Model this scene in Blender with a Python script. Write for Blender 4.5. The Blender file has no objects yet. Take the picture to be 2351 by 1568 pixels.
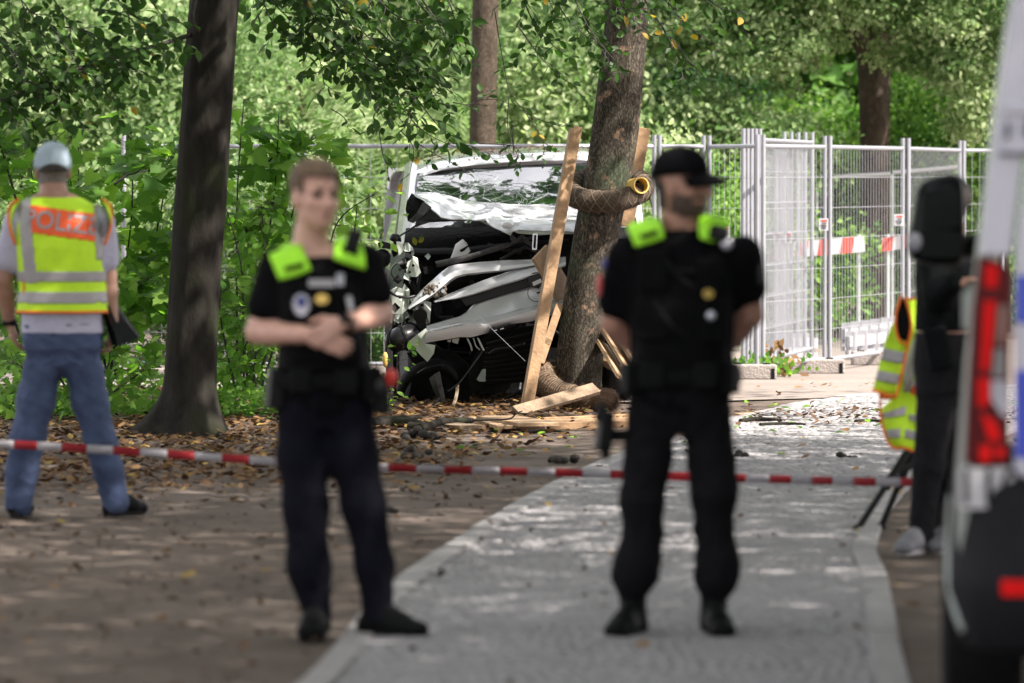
import bpy, math, random
import numpy as np
from mathutils import Vector, Matrix, noise
from mathutils.bvhtree import BVHTree

sc = bpy.context.scene
COL = sc.collection
R = math.radians

# ------------------------------------------------------------------ camera
HC = 1.77
FPX = 200 / 36 * 2351.0                 # focal length in pixels of a 2351 px wide picture
TILT = math.atan((784 - 406) / FPX)
cam = bpy.data.objects.new('camera', bpy.data.cameras.new('camera'))
COL.objects.link(cam)
cam.location = (0, 0, HC)
cam.rotation_euler = (R(90) - TILT, 0, 0)
cam.data.lens = 200
cam.data.sensor_width = 36
cam.data.clip_start = 0.5
cam.data.clip_end = 600
cam.data.dof.use_dof = True
cam.data.dof.focus_distance = 43.0
cam.data.dof.aperture_fstop = 2.8
cam.data.dof.aperture_blades = 9
sc.camera = cam

# ------------------------------------------------------------------ world, sun, exposure
SUN_EL, SUN_AZ = R(50), R(116)          # azimuth clockwise from +Y: from the right, a little from behind the camera
w = bpy.data.worlds.new('World')
sc.world = w
w.use_nodes = True
nt = w.node_tree
nt.nodes.clear()
out = nt.nodes.new('ShaderNodeOutputWorld')
bg = nt.nodes.new('ShaderNodeBackground')
sky = nt.nodes.new('ShaderNodeTexSky')
sky.sky_type = 'NISHITA'
sky.sun_disc = False
sky.sun_elevation = SUN_EL
sky.sun_rotation = SUN_AZ
sky.air_density = 1.0
sky.dust_density = 5.0
sky.ozone_density = 1.0
bg.inputs[1].default_value = 0.115
# thin bright cloud over the blue, all round
wtc = nt.nodes.new('ShaderNodeTexCoord')
wno = nt.nodes.new('ShaderNodeTexNoise')
wno.inputs['Scale'].default_value = 3.0
wno.inputs['Detail'].default_value = 6
wrp = nt.nodes.new('ShaderNodeValToRGB')
wrp.color_ramp.elements[0].position = .34
wrp.color_ramp.elements[0].color = (.25, .25, .25, 1)
wrp.color_ramp.elements[1].position = .6
wrp.color_ramp.elements[1].color = (.95, .95, .95, 1)
wmx = nt.nodes.new('ShaderNodeMix')
wmx.data_type = 'RGBA'
wmx.inputs[7].default_value = (8.5, 8.5, 8.8, 1)
nt.links.new(wtc.outputs['Generated'], wno.inputs['Vector'])
nt.links.new(wno.outputs[0], wrp.inputs[0])
nt.links.new(wrp.outputs[0], wmx.inputs[0])
nt.links.new(sky.outputs[0], wmx.inputs[6])
nt.links.new(wmx.outputs[2], bg.inputs[0])
nt.links.new(bg.outputs[0], out.inputs[0])
sun = bpy.data.objects.new('sun', bpy.data.lights.new('sun', 'SUN'))
COL.objects.link(sun)
sun.data.energy = 5.0
sun.data.angle = R(0.6)
sun.data.color = (1.0, 0.95, 0.89)
sdir = Vector((math.sin(SUN_AZ) * math.cos(SUN_EL), math.cos(SUN_AZ) * math.cos(SUN_EL), math.sin(SUN_EL)))
sun.rotation_euler = (-sdir).to_track_quat('-Z', 'Y').to_euler()
sun.location = (20, 30, 30)
sc.view_settings.view_transform = 'Standard'
sc.view_settings.look = 'None'
sc.view_settings.exposure = 1.52
sc.view_settings.gamma = 1
sc.view_settings.use_curve_mapping = False
try:
    sc.view_settings.use_white_balance = True
    sc.view_settings.white_balance_temperature = 6700
    sc.view_settings.white_balance_tint = 12
except Exception:
    pass
try:
    sc.cycles.use_denoising = True
    sc.cycles.max_bounces = 8
    sc.cycles.diffuse_bounces = 3
    sc.cycles.glossy_bounces = 3
    sc.cycles.transmission_bounces = 6
    sc.cycles.transparent_max_bounces = 8
    sc.cycles.caustics_reflective = False
    sc.cycles.caustics_refractive = False
except Exception:
    pass

# ------------------------------------------------------------------ placing helpers
_ct, _st = math.cos(TILT), math.sin(TILT)


def W(x, y, Y):
    """world point at depth Y that the photograph shows at pixel x, y (2351 px wide)"""
    u = (x - 1175.5) / FPX
    v = (784 - y) / FPX
    d = Vector((u, _ct + v * _st, -_st + v * _ct))
    return Vector((0, 0, HC)) + d * (Y / d.y)


def G(x, y, z=0.0):
    u = (x - 1175.5) / FPX
    v = (784 - y) / FPX
    d = Vector((u, _ct + v * _st, -_st + v * _ct))
    return Vector((0, 0, HC)) + d * ((z - HC) / d.z)


def proj(p):
    X, Y, Z = p[0], p[1], p[2] - HC
    f = Y * _ct - Z * _st
    up = Y * _st + Z * _ct
    return 1175.5 + X / f * FPX, 784 - up / f * FPX


# ------------------------------------------------------------------ object helpers
BASE = {}


def tag(o, label=None, cat=None, group=None, kind=None):
    if label: o['label'] = label
    if cat: o['category'] = cat
    if group: o['group'] = group
    if kind: o['kind'] = kind
    return o


def thing(name, loc, label, cat, group=None):
    o = bpy.data.objects.new(name, None)
    COL.objects.link(o)
    o.location = loc
    o.empty_display_size = 0.2
    BASE[o] = Vector(loc)
    return tag(o, label, cat, group)


def link(name, me, parent=None, mat=None, kind=None):
    o = bpy.data.objects.new(name, me)
    COL.objects.link(o)
    if parent is not None:
        o.parent = parent
        BASE[o] = BASE.get(parent, Vector((0, 0, 0)))
    if mat is not None and not me.materials:
        me.materials.append(mat)
    if kind: o['kind'] = kind
    return o


class MB:
    """collects geometry in world coordinates, builds ONE mesh object"""

    def __init__(s):
        s.v = []
        s.f = []
        s.m = []

    def add(s, vs, fs, mi=0):
        b = len(s.v)
        s.v += [tuple(v) for v in vs]
        s.f += [tuple(i + b for i in f) for f in fs]
        s.m += [mi] * len(fs)
        return s

    def box(s, c, size, rot=None, mi=0):
        x, y, z = size[0] / 2, size[1] / 2, size[2] / 2
        vs = [Vector(p) for p in ((-x, -y, -z), (x, -y, -z), (x, y, -z), (-x, y, -z), (-x, -y, z), (x, -y, z), (x, y, z), (-x, y, z))]
        if rot is not None:
            vs = [rot @ v for v in vs]
        c = Vector(c)
        return s.add([v + c for v in vs], [(0, 3, 2, 1), (4, 5, 6, 7), (0, 1, 5, 4), (1, 2, 6, 5), (2, 3, 7, 6), (3, 0, 4, 7)], mi)

    def bar(s, a, b, wx, wy, up=(0, 0, 1), mi=0):
        """rectangular bar from a to b, wx across, wy along the 'up' side"""
        a, b = Vector(a), Vector(b)
        d = (b - a).normalized()
        sx = d.cross(Vector(up))
        if sx.length < 1e-4: sx = d.cross(Vector((1, 0, 0)))
        sx.normalize()
        sy = sx.cross(d).normalized()
        vs = []
        for p in (a, b):
            for (i, j) in ((-1, -1), (1, -1), (1, 1), (-1, 1)):
                vs.append(p + sx * (i * wx / 2) + sy * (j * wy / 2))
        return s.add(vs, [(3, 2, 1, 0), (4, 5, 6, 7), (0, 1, 5, 4), (1, 2, 6, 5), (2, 3, 7, 6), (3, 0, 4, 7)], mi)

    def tube(s, pts, rad, n=8, caps=True, mi=0, ell=None, ref=None, fn=None):
        """tube through pts with radii; ell: per-point factor across the 'ref' direction"""
        pts = [Vector(p) for p in pts]
        k = len(pts)
        if not hasattr(rad, '__len__'): rad = [rad] * k
        r0 = Vector(ref) if ref is not None else None
        vs = []
        prev = None
        for i, p in enumerate(pts):
            a = pts[max(i - 1, 0)]
            b = pts[min(i + 1, k - 1)]
            d = (b - a)
            if d.length < 1e-9: d = Vector((0, 0, 1))
            d.normalize()
            if r0 is not None:
                sx = r0 - d * r0.dot(d)
            elif prev is None:
                t = Vector((0, 0, 1)) if abs(d.z) < .9 else Vector((1, 0, 0))
                sx = t.cross(d)
            else:
                sx = prev - d * prev.dot(d)
            if sx.length < 1e-6: sx = d.orthogonal()
            sx.normalize()
            prev = sx
            sy = d.cross(sx)
            e = ell[i] if ell is not None else 1.0
            for j in range(n):
                t = 2 * math.pi * j / n
                q = fn(i, t) if fn else 1.0
                vs.append(p + sx * (math.cos(t) * rad[i] * q) + sy * (math.sin(t) * rad[i] * e * q))
        fs = []
        for i in range(k - 1):
            for j in range(n):
                fs.append((i * n + j, i * n + (j + 1) % n, (i + 1) * n + (j + 1) % n, (i + 1) * n + j))
        if caps:
            fs.append(tuple(reversed(range(n))))
            fs.append(tuple((k - 1) * n + j for j in range(n)))
        return s.add(vs, fs, mi)

    def loft(s, rings, closed=True, caps=True, mi=0):
        n = len(rings[0])
        vs = [p for r in rings for p in r]
        fs = []
        for i in range(len(rings) - 1):
            for j in range(n if closed else n - 1):
                fs.append((i * n + j, i * n + (j + 1) % n, (i + 1) * n + (j + 1) % n, (i + 1) * n + j))
        if caps and closed:
            fs.append(tuple(reversed(range(n))))
            fs.append(tuple((len(rings) - 1) * n + j for j in range(n)))
        return s.add(vs, fs, mi)

    def sheet(s, grid, thick, mi=0):
        """a grid of points (rows of equal length) given thickness along its normals"""
        nr, nc = len(grid), len(grid[0])
        g = [[Vector(p) for p in r] for r in grid]
        back = []
        for i in range(nr):
            rr = []
            for j in range(nc):
                du = g[i][min(j + 1, nc - 1)] - g[i][max(j - 1, 0)]
                dv = g[min(i + 1, nr - 1)][j] - g[max(i - 1, 0)][j]
                nn = du.cross(dv)
                nn = nn.normalized() if nn.length > 1e-9 else Vector((0, 1, 0))
                rr.append(g[i][j] + nn * thick)
            back.append(rr)
        vs = [p for r in g for p in r] + [p for r in back for p in r]
        o = nr * nc
        fs = []
        for i in range(nr - 1):
            for j in range(nc - 1):
                a, b, c, d = i * nc + j, i * nc + j + 1, (i + 1) * nc + j + 1, (i + 1) * nc + j
                fs.append((a, d, c, b))
                fs.append((o + a, o + b, o + c, o + d))
        for j in range(nc - 1):
            fs.append((j, j + 1, o + j + 1, o + j))
            a = (nr - 1) * nc + j
            fs.append((a + 1, a, o + a, o + a + 1))
        for i in range(nr - 1):
            a, b = i * nc, (i + 1) * nc
            fs.append((b, a, o + a, o + b))
            a, b = i * nc + nc - 1, (i + 1) * nc + nc - 1
            fs.append((a, b, o + b, o + a))
        return s.add(vs, fs, mi)

    def plate(s, poly, thick, mi=0):
        """a polygon (ordered points, roughly planar) extruded away from the viewer (+Y)"""
        poly = [Vector(p) for p in poly]
        n = len(poly)
        off = thick if isinstance(thick, Vector) else Vector((0, thick, 0))
        vs = poly + [p + off for p in poly]
        fs = [tuple(range(n)), tuple(reversed(range(n, 2 * n)))]
        for i in range(n):
            j = (i + 1) % n
            fs.append((j, i, n + i, n + j))
        return s.add(vs, fs, mi)

    def ball(s, c, r, n=10, m=7, mi=0, rot=None):
        c = Vector(c)
        r = Vector(r) if hasattr(r, '__len__') else Vector((r, r, r))
        vs = []
        for i in range(m + 1):
            th = math.pi * i / m
            if i in (0, m):
                q = Vector((0, 0, r.z * math.cos(th)))
                vs.append(c + (rot @ q if rot is not None else q))
                continue
            for j in range(n):
                ph = 2 * math.pi * j / n
                q = Vector((r.x * math.sin(th) * math.cos(ph), r.y * math.sin(th) * math.sin(ph), r.z * math.cos(th)))
                vs.append(c + (rot @ q if rot is not None else q))
        fs = []
        last = len(vs) - 1
        for j in range(n):
            fs.append((0, 1 + j, 1 + (j + 1) % n))
            b = 1 + (m - 2) * n
            fs.append((last, b + (j + 1) % n, b + j))
        for i in range(m - 2):
            for j in range(n):
                a, b = 1 + i * n + j, 1 + i * n + (j + 1) % n
                fs.append((a, a + n, b + n, b))
        return s.add(vs, fs, mi)

    def mesh(s, name, off=None, smooth=False):
        me = bpy.data.meshes.new(name)
        vs = s.v
        if off is not None and off.length > 0:
            vs = [(v[0] - off.x, v[1] - off.y, v[2] - off.z) for v in vs]
        me.from_pydata(vs, [], s.f)
        if any(s.m):
            me.polygons.foreach_set('material_index', s.m)
        if smooth:
            me.polygons.foreach_set('use_smooth', [True] * len(me.polygons))
        me.update()
        return me

    def build(s, name, mat, parent=None, smooth=False, bevel=0, kind=None, angle=None, subsurf=0, seg=2):
        off = BASE.get(parent) if parent is not None else None
        me = s.mesh(name, off, smooth or angle is not None)
        for m_ in (mat if isinstance(mat, (list, tuple)) else [mat]):
            me.materials.append(m_)
        if angle is not None:
            try:
                me.set_sharp_from_angle(angle=R(angle))
            except Exception:
                pass
        o = link(name, me, parent, None, kind)
        if parent is None: BASE[o] = Vector((0, 0, 0))
        if subsurf:
            sm = o.modifiers.new('s', 'SUBSURF')
            sm.levels = sm.render_levels = subsurf
        if bevel:
            bv = o.modifiers.new('b', 'BEVEL')
            bv.width = bevel
            bv.segments = seg
            bv.limit_method = 'ANGLE'
            bv.angle_limit = R(35)
        return o


# ------------------------------------------------------------------ materials
def mat_new(name):
    m = bpy.data.materials.new(name)
    m.use_nodes = True
    n = m.node_tree
    n.nodes.clear()
    o = n.nodes.new('ShaderNodeOutputMaterial')
    p = n.nodes.new('ShaderNodeBsdfPrincipled')
    n.links.new(p.outputs[0], o.inputs[0])
    return m, n, p, o


def simple(name, col, rough=.6, metal=0, noise_amt=0.15, scale=30, bump=0, bscale=None, spec=None, coat=0, stretch=None, col2=None):
    m, n, p, o = mat_new(name)
    p.inputs['Roughness'].default_value = rough
    p.inputs['Metallic'].default_value = metal
    if spec is not None: p.inputs['Specular IOR Level'].default_value = spec
    if coat: p.inputs['Coat Weight'].default_value = coat
    tc = n.nodes.new('ShaderNodeTexCoord')
    mp = n.nodes.new('ShaderNodeMapping')
    if stretch: mp.inputs['Scale'].default_value = stretch
    n.links.new(tc.outputs['Object'], mp.inputs[0])
    nz = n.nodes.new('ShaderNodeTexNoise')
    nz.inputs['Scale'].default_value = scale
    nz.inputs['Detail'].default_value = 6
    nz.inputs['Roughness'].default_value = .65
    n.links.new(mp.outputs[0], nz.inputs['Vector'])
    rp = n.nodes.new('ShaderNodeValToRGB')
    c2 = col2 or tuple(min(1, c * (1 + noise_amt)) for c in col)
    c1 = tuple(c * (1 - noise_amt) for c in col) if col2 is None else col
    rp.color_ramp.elements[0].color = (*c1, 1)
    rp.color_ramp.elements[0].position = .32
    rp.color_ramp.elements[1].color = (*c2, 1)
    rp.color_ramp.elements[1].position = .68
    n.links.new(nz.outputs[0], rp.inputs[0])
    n.links.new(rp.outputs[0], p.inputs['Base Color'])
    if bump:
        nb = n.nodes.new('ShaderNodeTexNoise')
        nb.inputs['Scale'].default_value = bscale or scale * 3
        nb.inputs['Detail'].default_value = 4
        n.links.new(mp.outputs[0], nb.inputs['Vector'])
        b = n.nodes.new('ShaderNodeBump')
        b.inputs['Strength'].default_value = bump
        b.inputs['Distance'].default_value = .02
        n.links.new(nb.outputs[0], b.inputs['Height'])
        n.links.new(b.outputs[0], p.inputs['Normal'])
    return m


def leaf_mat(name, stops, trans, rough=.45, tfac=.45):
    """stops: colours over the leaf's own tint attribute (each leaf one colour); trans multiplies the transmitted light"""
    m, n, p, o = mat_new(name)
    at = n.nodes.new('ShaderNodeAttribute')
    at.attribute_name = 'tint'
    rp = n.nodes.new('ShaderNodeValToRGB')
    els = rp.color_ramp.elements
    for i, (ps, c) in enumerate(stops):
        e = els[i] if i < 2 else els.new(ps)
        e.position = ps
        e.color = (*c, 1)
    n.links.new(at.outputs['Fac'], rp.inputs[0])
    n.links.new(rp.outputs[0], p.inputs['Base Color'])
    p.inputs['Roughness'].default_value = rough
    p.inputs['Specular IOR Level'].default_value = .15
    tr = n.nodes.new('ShaderNodeBsdfTranslucent')
    mx = n.nodes.new('ShaderNodeMix')
    mx.data_type = 'RGBA'
    mx.blend_type = 'MULTIPLY'
    mx.inputs[0].default_value = 1
    mx.inputs[7].default_value = (*trans, 1)
    n.links.new(rp.outputs[0], mx.inputs[6])
    n.links.new(mx.outputs[2], tr.inputs[0])
    ms = n.nodes.new('ShaderNodeMixShader')
    ms.inputs[0].default_value = tfac
    n.links.new(p.outputs[0], ms.inputs[1])
    n.links.new(tr.outputs[0], ms.inputs[2])
    n.links.new(ms.outputs[0], o.inputs[0])
    return m


def bark_mat(name, c1, c2, scale, plates=True, strength=1.0, moss=None, patch=None):
    m, n, p, o = mat_new(name)
    p.inputs['Roughness'].default_value = .85
    p.inputs['Specular IOR Level'].default_value = .05
    tc = n.nodes.new('ShaderNodeTexCoord')
    mp = n.nodes.new('ShaderNodeMapping')
    mp.inputs['Scale'].default_value = (1, 1, .35)
    n.links.new(tc.outputs['Object'], mp.inputs[0])
    nz = n.nodes.new('ShaderNodeTexNoise')
    nz.inputs['Scale'].default_value = scale
    nz.inputs['Detail'].default_value = 8
    nz.inputs['Roughness'].default_value = .7
    n.links.new(mp.outputs[0], nz.inputs['Vector'])
    rp = n.nodes.new('ShaderNodeValToRGB')
    rp.color_ramp.elements[0].color = (*c1, 1)
    rp.color_ramp.elements[0].position = .3
    rp.color_ramp.elements[1].color = (*c2, 1)
    rp.color_ramp.elements[1].position = .72
    n.links.new(nz.outputs[0], rp.inputs[0])
    col = rp.outputs[0]
    hgt = nz.outputs[0]
    if plates:
        # distort the coordinates, then cracks between plates
        mixv = n.nodes.new('ShaderNodeVectorMath')
        mixv.operation = 'MULTIPLY_ADD'
        mixv.inputs[1].default_value = (.24, .24, .24)
        n.links.new(nz.outputs[1], mixv.inputs[0])
        n.links.new(mp.outputs[0], mixv.inputs[2])
        vo = n.nodes.new('ShaderNodeTexVoronoi')
        vo.feature = 'DISTANCE_TO_EDGE'
        vo.inputs['Scale'].default_value = scale * 4.6
        n.links.new(mixv.outputs[0], vo.inputs['Vector'])
        cr = n.nodes.new('ShaderNodeValToRGB')
        cr.color_ramp.elements[0].position = 0
        cr.color_ramp.elements[0].color = (0.42, .39, .37, 1)
        cr.color_ramp.elements[1].position = .12
        cr.color_ramp.elements[1].color = (1, 1, 1, 1)
        n.links.new(vo.outputs[0], cr.inputs[0])
        mx = n.nodes.new('ShaderNodeMix')
        mx.data_type = 'RGBA'
        mx.blend_type = 'MULTIPLY'
        mx.inputs[0].default_value = .9
        n.links.new(col, mx.inputs[6])
        n.links.new(cr.outputs[0], mx.inputs[7])
        col = mx.outputs[2]
        hgt = cr.outputs[0]
    for (pc, sca, lo, hi) in ([(moss, 3.2, .52, .66)] if moss else []) + ([(patch, 9, .62, .68)] if patch else []):
        n2 = n.nodes.new('ShaderNodeTexNoise')
        n2.inputs['Scale'].default_value = sca
        n2.inputs['Detail'].default_value = 5
        n.links.new(tc.outputs['Object'], n2.inputs['Vector'])
        r2 = n.nodes.new('ShaderNodeValToRGB')
        r2.color_ramp.elements[0].position = lo
        r2.color_ramp.elements[1].position = hi
        n.links.new(n2.outputs[0], r2.inputs[0])
        m2 = n.nodes.new('ShaderNodeMix')
        m2.data_type = 'RGBA'
        n.links.new(r2.outputs[0], m2.inputs[0])
        n.links.new(col, m2.inputs[6])
        m2.inputs[7].default_value = (*pc, 1)
        col = m2.outputs[2]
    n.links.new(col, p.inputs['Base Color'])
    b = n.nodes.new('ShaderNodeBump')
    b.inputs['Strength'].default_value = strength
    b.inputs['Distance'].default_value = .02
    n.links.new(hgt, b.inputs['Height'])
    n.links.new(b.outputs[0], p.inputs['Normal'])
    return m


def ground_mat(name, c1, c2, c3, s1, s2, bump=.5):
    m, n, p, o = mat_new(name)
    p.inputs['Roughness'].default_value = .9
    p.inputs['Specular IOR Level'].default_value = .1
    tc = n.nodes.new('ShaderNodeTexCoord')
    a = n.nodes.new('ShaderNodeTexNoise')
    a.inputs['Scale'].default_value = s1
    a.inputs['Detail'].default_value = 8
    a.inputs['Roughness'].default_value = .7
    n.links.new(tc.outputs['Object'], a.inputs['Vector'])
    r = n.nodes.new('ShaderNodeValToRGB')
    r.color_ramp.elements[0].position = .3
    r.color_ramp.elements[0].color = (*c1, 1)
    r.color_ramp.elements[1].position = .7
    r.color_ramp.elements[1].color = (*c2, 1)
    n.links.new(a.outputs[0], r.inputs[0])
    b = n.nodes.new('ShaderNodeTexNoise')
    b.inputs['Scale'].default_value = s2
    b.inputs['Detail'].default_value = 6
    b.inputs['Roughness'].default_value = .75
    n.links.new(tc.outputs['Object'], b.inputs['Vector'])
    r2 = n.nodes.new('ShaderNodeValToRGB')
    r2.color_ramp.elements[0].position = .52
    r2.color_ramp.elements[1].position = .72
    n.links.new(b.outputs[0], r2.inputs[0])
    mx = n.nodes.new('ShaderNodeMix')
    mx.data_type = 'RGBA'
    n.links.new(r2.outputs[0], mx.inputs[0])
    n.links.new(r.outputs[0], mx.inputs[6])
    mx.inputs[7].default_value = (*c3, 1)
    n.links.new(mx.outputs[2], p.inputs['Base Color'])
    bp = n.nodes.new('ShaderNodeBump')
    bp.inputs['Strength'].default_value = bump
    bp.inputs['Distance'].default_value = .03
    n.links.new(b.outputs[0], bp.inputs['Height'])
    n.links.new(bp.outputs[0], p.inputs['Normal'])
    return m


M = {}
M['dirt'] = ground_mat('dirt', (.078, .060, .049), (.155, .125, .106), (.05, .038, .031), .7, 9, .7)
M['sand'] = ground_mat('sandy_soil', (.17, .145, .125), (.235, .205, .185), (.12, .10, .085), .9, 12, .5)
M['stone'] = simple('paving_stone', (.21, .203, .206), .85, noise_amt=.0, scale=5, bump=.4, bscale=60, spec=.25, col2=(.285, .277, .28))
M['joint'] = ground_mat('joint_sand', (.17, .163, .162), (.215, .207, .206), (.135, .128, .126), 2, 30, .4)
M['kerb'] = simple('kerb_stone', (.235, .225, .222), .8, noise_amt=.2, scale=12, bump=.5, bscale=70)
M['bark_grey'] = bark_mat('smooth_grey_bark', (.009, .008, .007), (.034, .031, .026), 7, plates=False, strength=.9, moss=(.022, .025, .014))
M['bark_plate'] = bark_mat('plated_bark', (.055, .047, .037), (.15, .13, .103), 9, True, 1.0, moss=(.09, .105, .07), patch=(.28, .19, .13))
M['bark_brown'] = bark_mat('brown_bark', (.06, .047, .036), (.15, .118, .09), 10, True, .8)
M['twig'] = simple('twig_bark', (.03, .025, .02), .85, noise_amt=.4, scale=20, bump=.4)
M['leaf_dark'] = leaf_mat('hornbeam_leaf', [(0, (.014, .036, .009)), (.55, (.030, .072, .015)), (.95, (.06, .115, .024)), (.975, (.3, .2, .03)), (1, (.3, .19, .03))], (1.7, 2.1, .9), tfac=.4)
M['leaf_maple'] = leaf_mat('maple_leaf', [(0, (.04, .105, .02)), (.5, (.08, .175, .032)), (1, (.16, .27, .055))], (2.3, 2.5, 1.1), rough=.5, tfac=.55)
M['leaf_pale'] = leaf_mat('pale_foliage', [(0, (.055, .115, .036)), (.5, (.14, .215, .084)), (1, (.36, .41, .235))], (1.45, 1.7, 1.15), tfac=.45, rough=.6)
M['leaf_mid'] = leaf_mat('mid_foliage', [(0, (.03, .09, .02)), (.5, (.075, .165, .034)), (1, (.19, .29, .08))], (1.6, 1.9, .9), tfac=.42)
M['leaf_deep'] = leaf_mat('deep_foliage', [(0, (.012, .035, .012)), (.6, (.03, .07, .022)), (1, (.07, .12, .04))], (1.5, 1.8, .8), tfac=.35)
M['litter'] = leaf_mat('leaf_litter', [(0, (.04, .024, .014)), (.45, (.11, .06, .03)), (.8, (.2, .115, .05)), (.95, (.33, .23, .06)), (1, (.12, .16, .04))], (.6, .5, .4), rough=.7, tfac=.12)
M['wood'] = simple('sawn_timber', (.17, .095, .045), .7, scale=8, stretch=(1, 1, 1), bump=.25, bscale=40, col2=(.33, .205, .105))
M['wood_lit'] = simple('pale_sunlit_timber', (.22, .135, .07), .7, scale=9, bump=.35, bscale=45, col2=(.37, .25, .145))  # paler timber, sunlight on the boards put into its colour
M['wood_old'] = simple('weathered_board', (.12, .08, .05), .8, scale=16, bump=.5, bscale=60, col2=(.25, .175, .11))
M['galv'] = simple('galvanised_steel', (.52, .53, .55), .42, .75, .12, 8)
M['galv_white'] = simple('pale_galvanised_tube', (.26, .265, .29), .5, .3, .08, 8)
M['concrete'] = simple('concrete_block', (.26, .23, .21), .9, noise_amt=.2, scale=9, bump=.6, bscale=60)
M['black_pl'] = simple('black_plastic', (.007, .0075, .008), .5, noise_amt=.3, scale=20, spec=.12)
M['rubber'] = simple('tyre_rubber', (.007, .007, .0075), .8, noise_amt=.25, scale=20, spec=.2)
M['white_paint'] = simple('white_paint', (.66, .66, .69), .35, noise_amt=.03, scale=4, coat=.3)
M['red_film'] = simple('red_film', (.42, .025, .03), .45, noise_amt=.08, scale=10)
M['white_film'] = simple('white_film', (.46, .455, .47), .45, noise_amt=.05, scale=10)
# ------------------------------------------------------------------ leaves and foliage
def leaf_tpl(kind):
    """leaf with its base at the origin, growing along +Y, upper side +Z, length about 1"""
    if kind == 'ovate':
        v = [(0, 0, 0), (.23, .25, .07), (.30, .5, .08), (.2, .78, .05), (0, 1, -.06), (-.2, .78, .05), (-.30, .5, .08), (-.23, .25, .07), (0, .5, 0)]
        f = [(0, 1, 2, 8), (8, 2, 3, 4), (0, 8, 6, 7), (8, 4, 5, 6)]
    elif kind == 'maple':
        half = [(.0, .0), (.16, -.03), (.36, -.06), (.30, .07), (.44, .15), (.62, .30), (.44, .33), (.50, .46), (.24, .44), (.28, .62), (.16, .72), (.0, 1.0)]
        v = [(0, .18, 0)]
        for (x, y) in half: v.append((x, y, .10 * abs(x) - .10 * y * y))
        for (x, y) in reversed(half[1:-1]): v.append((-x, y, .10 * abs(x) - .10 * y * y))
        k = len(v) - 1
        f = [(0, 1 + i, 1 + (i + 1) % k) for i in range(k)]
    elif kind == 'quad':
        v = [(0, 0, 0), (.36, .45, .08), (0, 1, -.05), (-.36, .45, .08)]
        f = [(0, 1, 2), (0, 2, 3)]
    elif kind == 'flat':
        v = [(0, 0, 0), (.25, .3, .05), (.22, .7, .0), (0, 1, .06), (-.22, .7, .04), (-.25, .3, .0)]
        f = [(0, 1, 2, 3), (0, 3, 4, 5)]
    elif kind == 'frond':
        v = [(0, 0, 0)]
        f = []
        v = []
        for i in range(9):
            y = .1 + i * .095
            l = .30 * math.sin(math.pi * (.18 + .75 * i / 9))
            for s in (-1, 1):
                b = len(v)
                v += [(0, y, -.25 * y * y), (s * l * .5, y + .055, .02 - .25 * y * y), (s * l, y + .03, -.05 - .25 * y * y), (s * l * .5, y - .012, .0 - .25 * y * y)]
                f.append((b, b + 1, b + 2, b + 3) if s > 0 else (b, b + 3, b + 2, b + 1))
    return np.array(v, float), f


TPL = {k: leaf_tpl(k) for k in ('ovate', 'maple', 'quad', 'flat', 'frond')}


def scatter_mesh(name, kind, P, D, N, S, T, off=None):
    """many leaves in one mesh. P positions, D growth directions, N up sides, S sizes, T tints"""
    tv, tf = TPL[kind]
    P = np.asarray(P, float)
    D = np.asarray(D, float)
    N = np.asarray(N, float)
    S = np.asarray(S, float)
    D = D / (np.linalg.norm(D, axis=1, keepdims=True) + 1e-9)
    X = np.cross(D, N)
    X = X / (np.linalg.norm(X, axis=1, keepdims=True) + 1e-9)
    Z = np.cross(X, D)
    n, k = len(P), len(tv)
    V = P[:, None, :] + S[:, None, None] * (tv[None, :, 0, None] * X[:, None, :] + tv[None, :, 1, None] * D[:, None, :] + tv[None, :, 2, None] * Z[:, None, :])
    if off is not None: V = V - np.array(off)
    V = V.reshape(-1, 3)
    me = bpy.data.meshes.new(name)
    lens = np.array([len(f) for f in tf])
    idx = np.concatenate([np.array(f) for f in tf])
    L = len(idx)
    allidx = (idx[None, :] + (np.arange(n) * k)[:, None]).reshape(-1)
    alllen = np.tile(lens, n)
    starts = np.concatenate([[0], np.cumsum(alllen)[:-1]])
    me.vertices.add(len(V))
    me.vertices.foreach_set('co', V.reshape(-1))
    me.loops.add(len(allidx))
    me.loops.foreach_set('vertex_index', allidx.astype(np.int32))
    me.polygons.add(len(alllen))
    me.polygons.foreach_set('loop_start', starts.astype(np.int32))
    me.update(calc_edges=True)
    a = me.attributes.new('tint', 'FLOAT', 'POINT')
    a.data.foreach_set('value', np.repeat(np.asarray(T, float), k).astype(np.float32))
    return me


LEAF_ME = {}


def leaf_variant(kind, mat, i):
    """shared mesh of one leaf: 8 tints of each kind"""
    key = (kind, mat, i)
    if key not in LEAF_ME:
        rg = random.Random(hash(kind) % 97 + i)
        me = scatter_mesh(kind + '_leaf', kind, [(0, 0, 0)], [(0, 1, 0)], [(rg.uniform(-.2, .2), rg.uniform(-.1, .1), 1)], [1], [(i + .5) / 8])
        me.materials.append(M[mat])
        LEAF_ME[key] = me
    return LEAF_ME[key]


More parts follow.
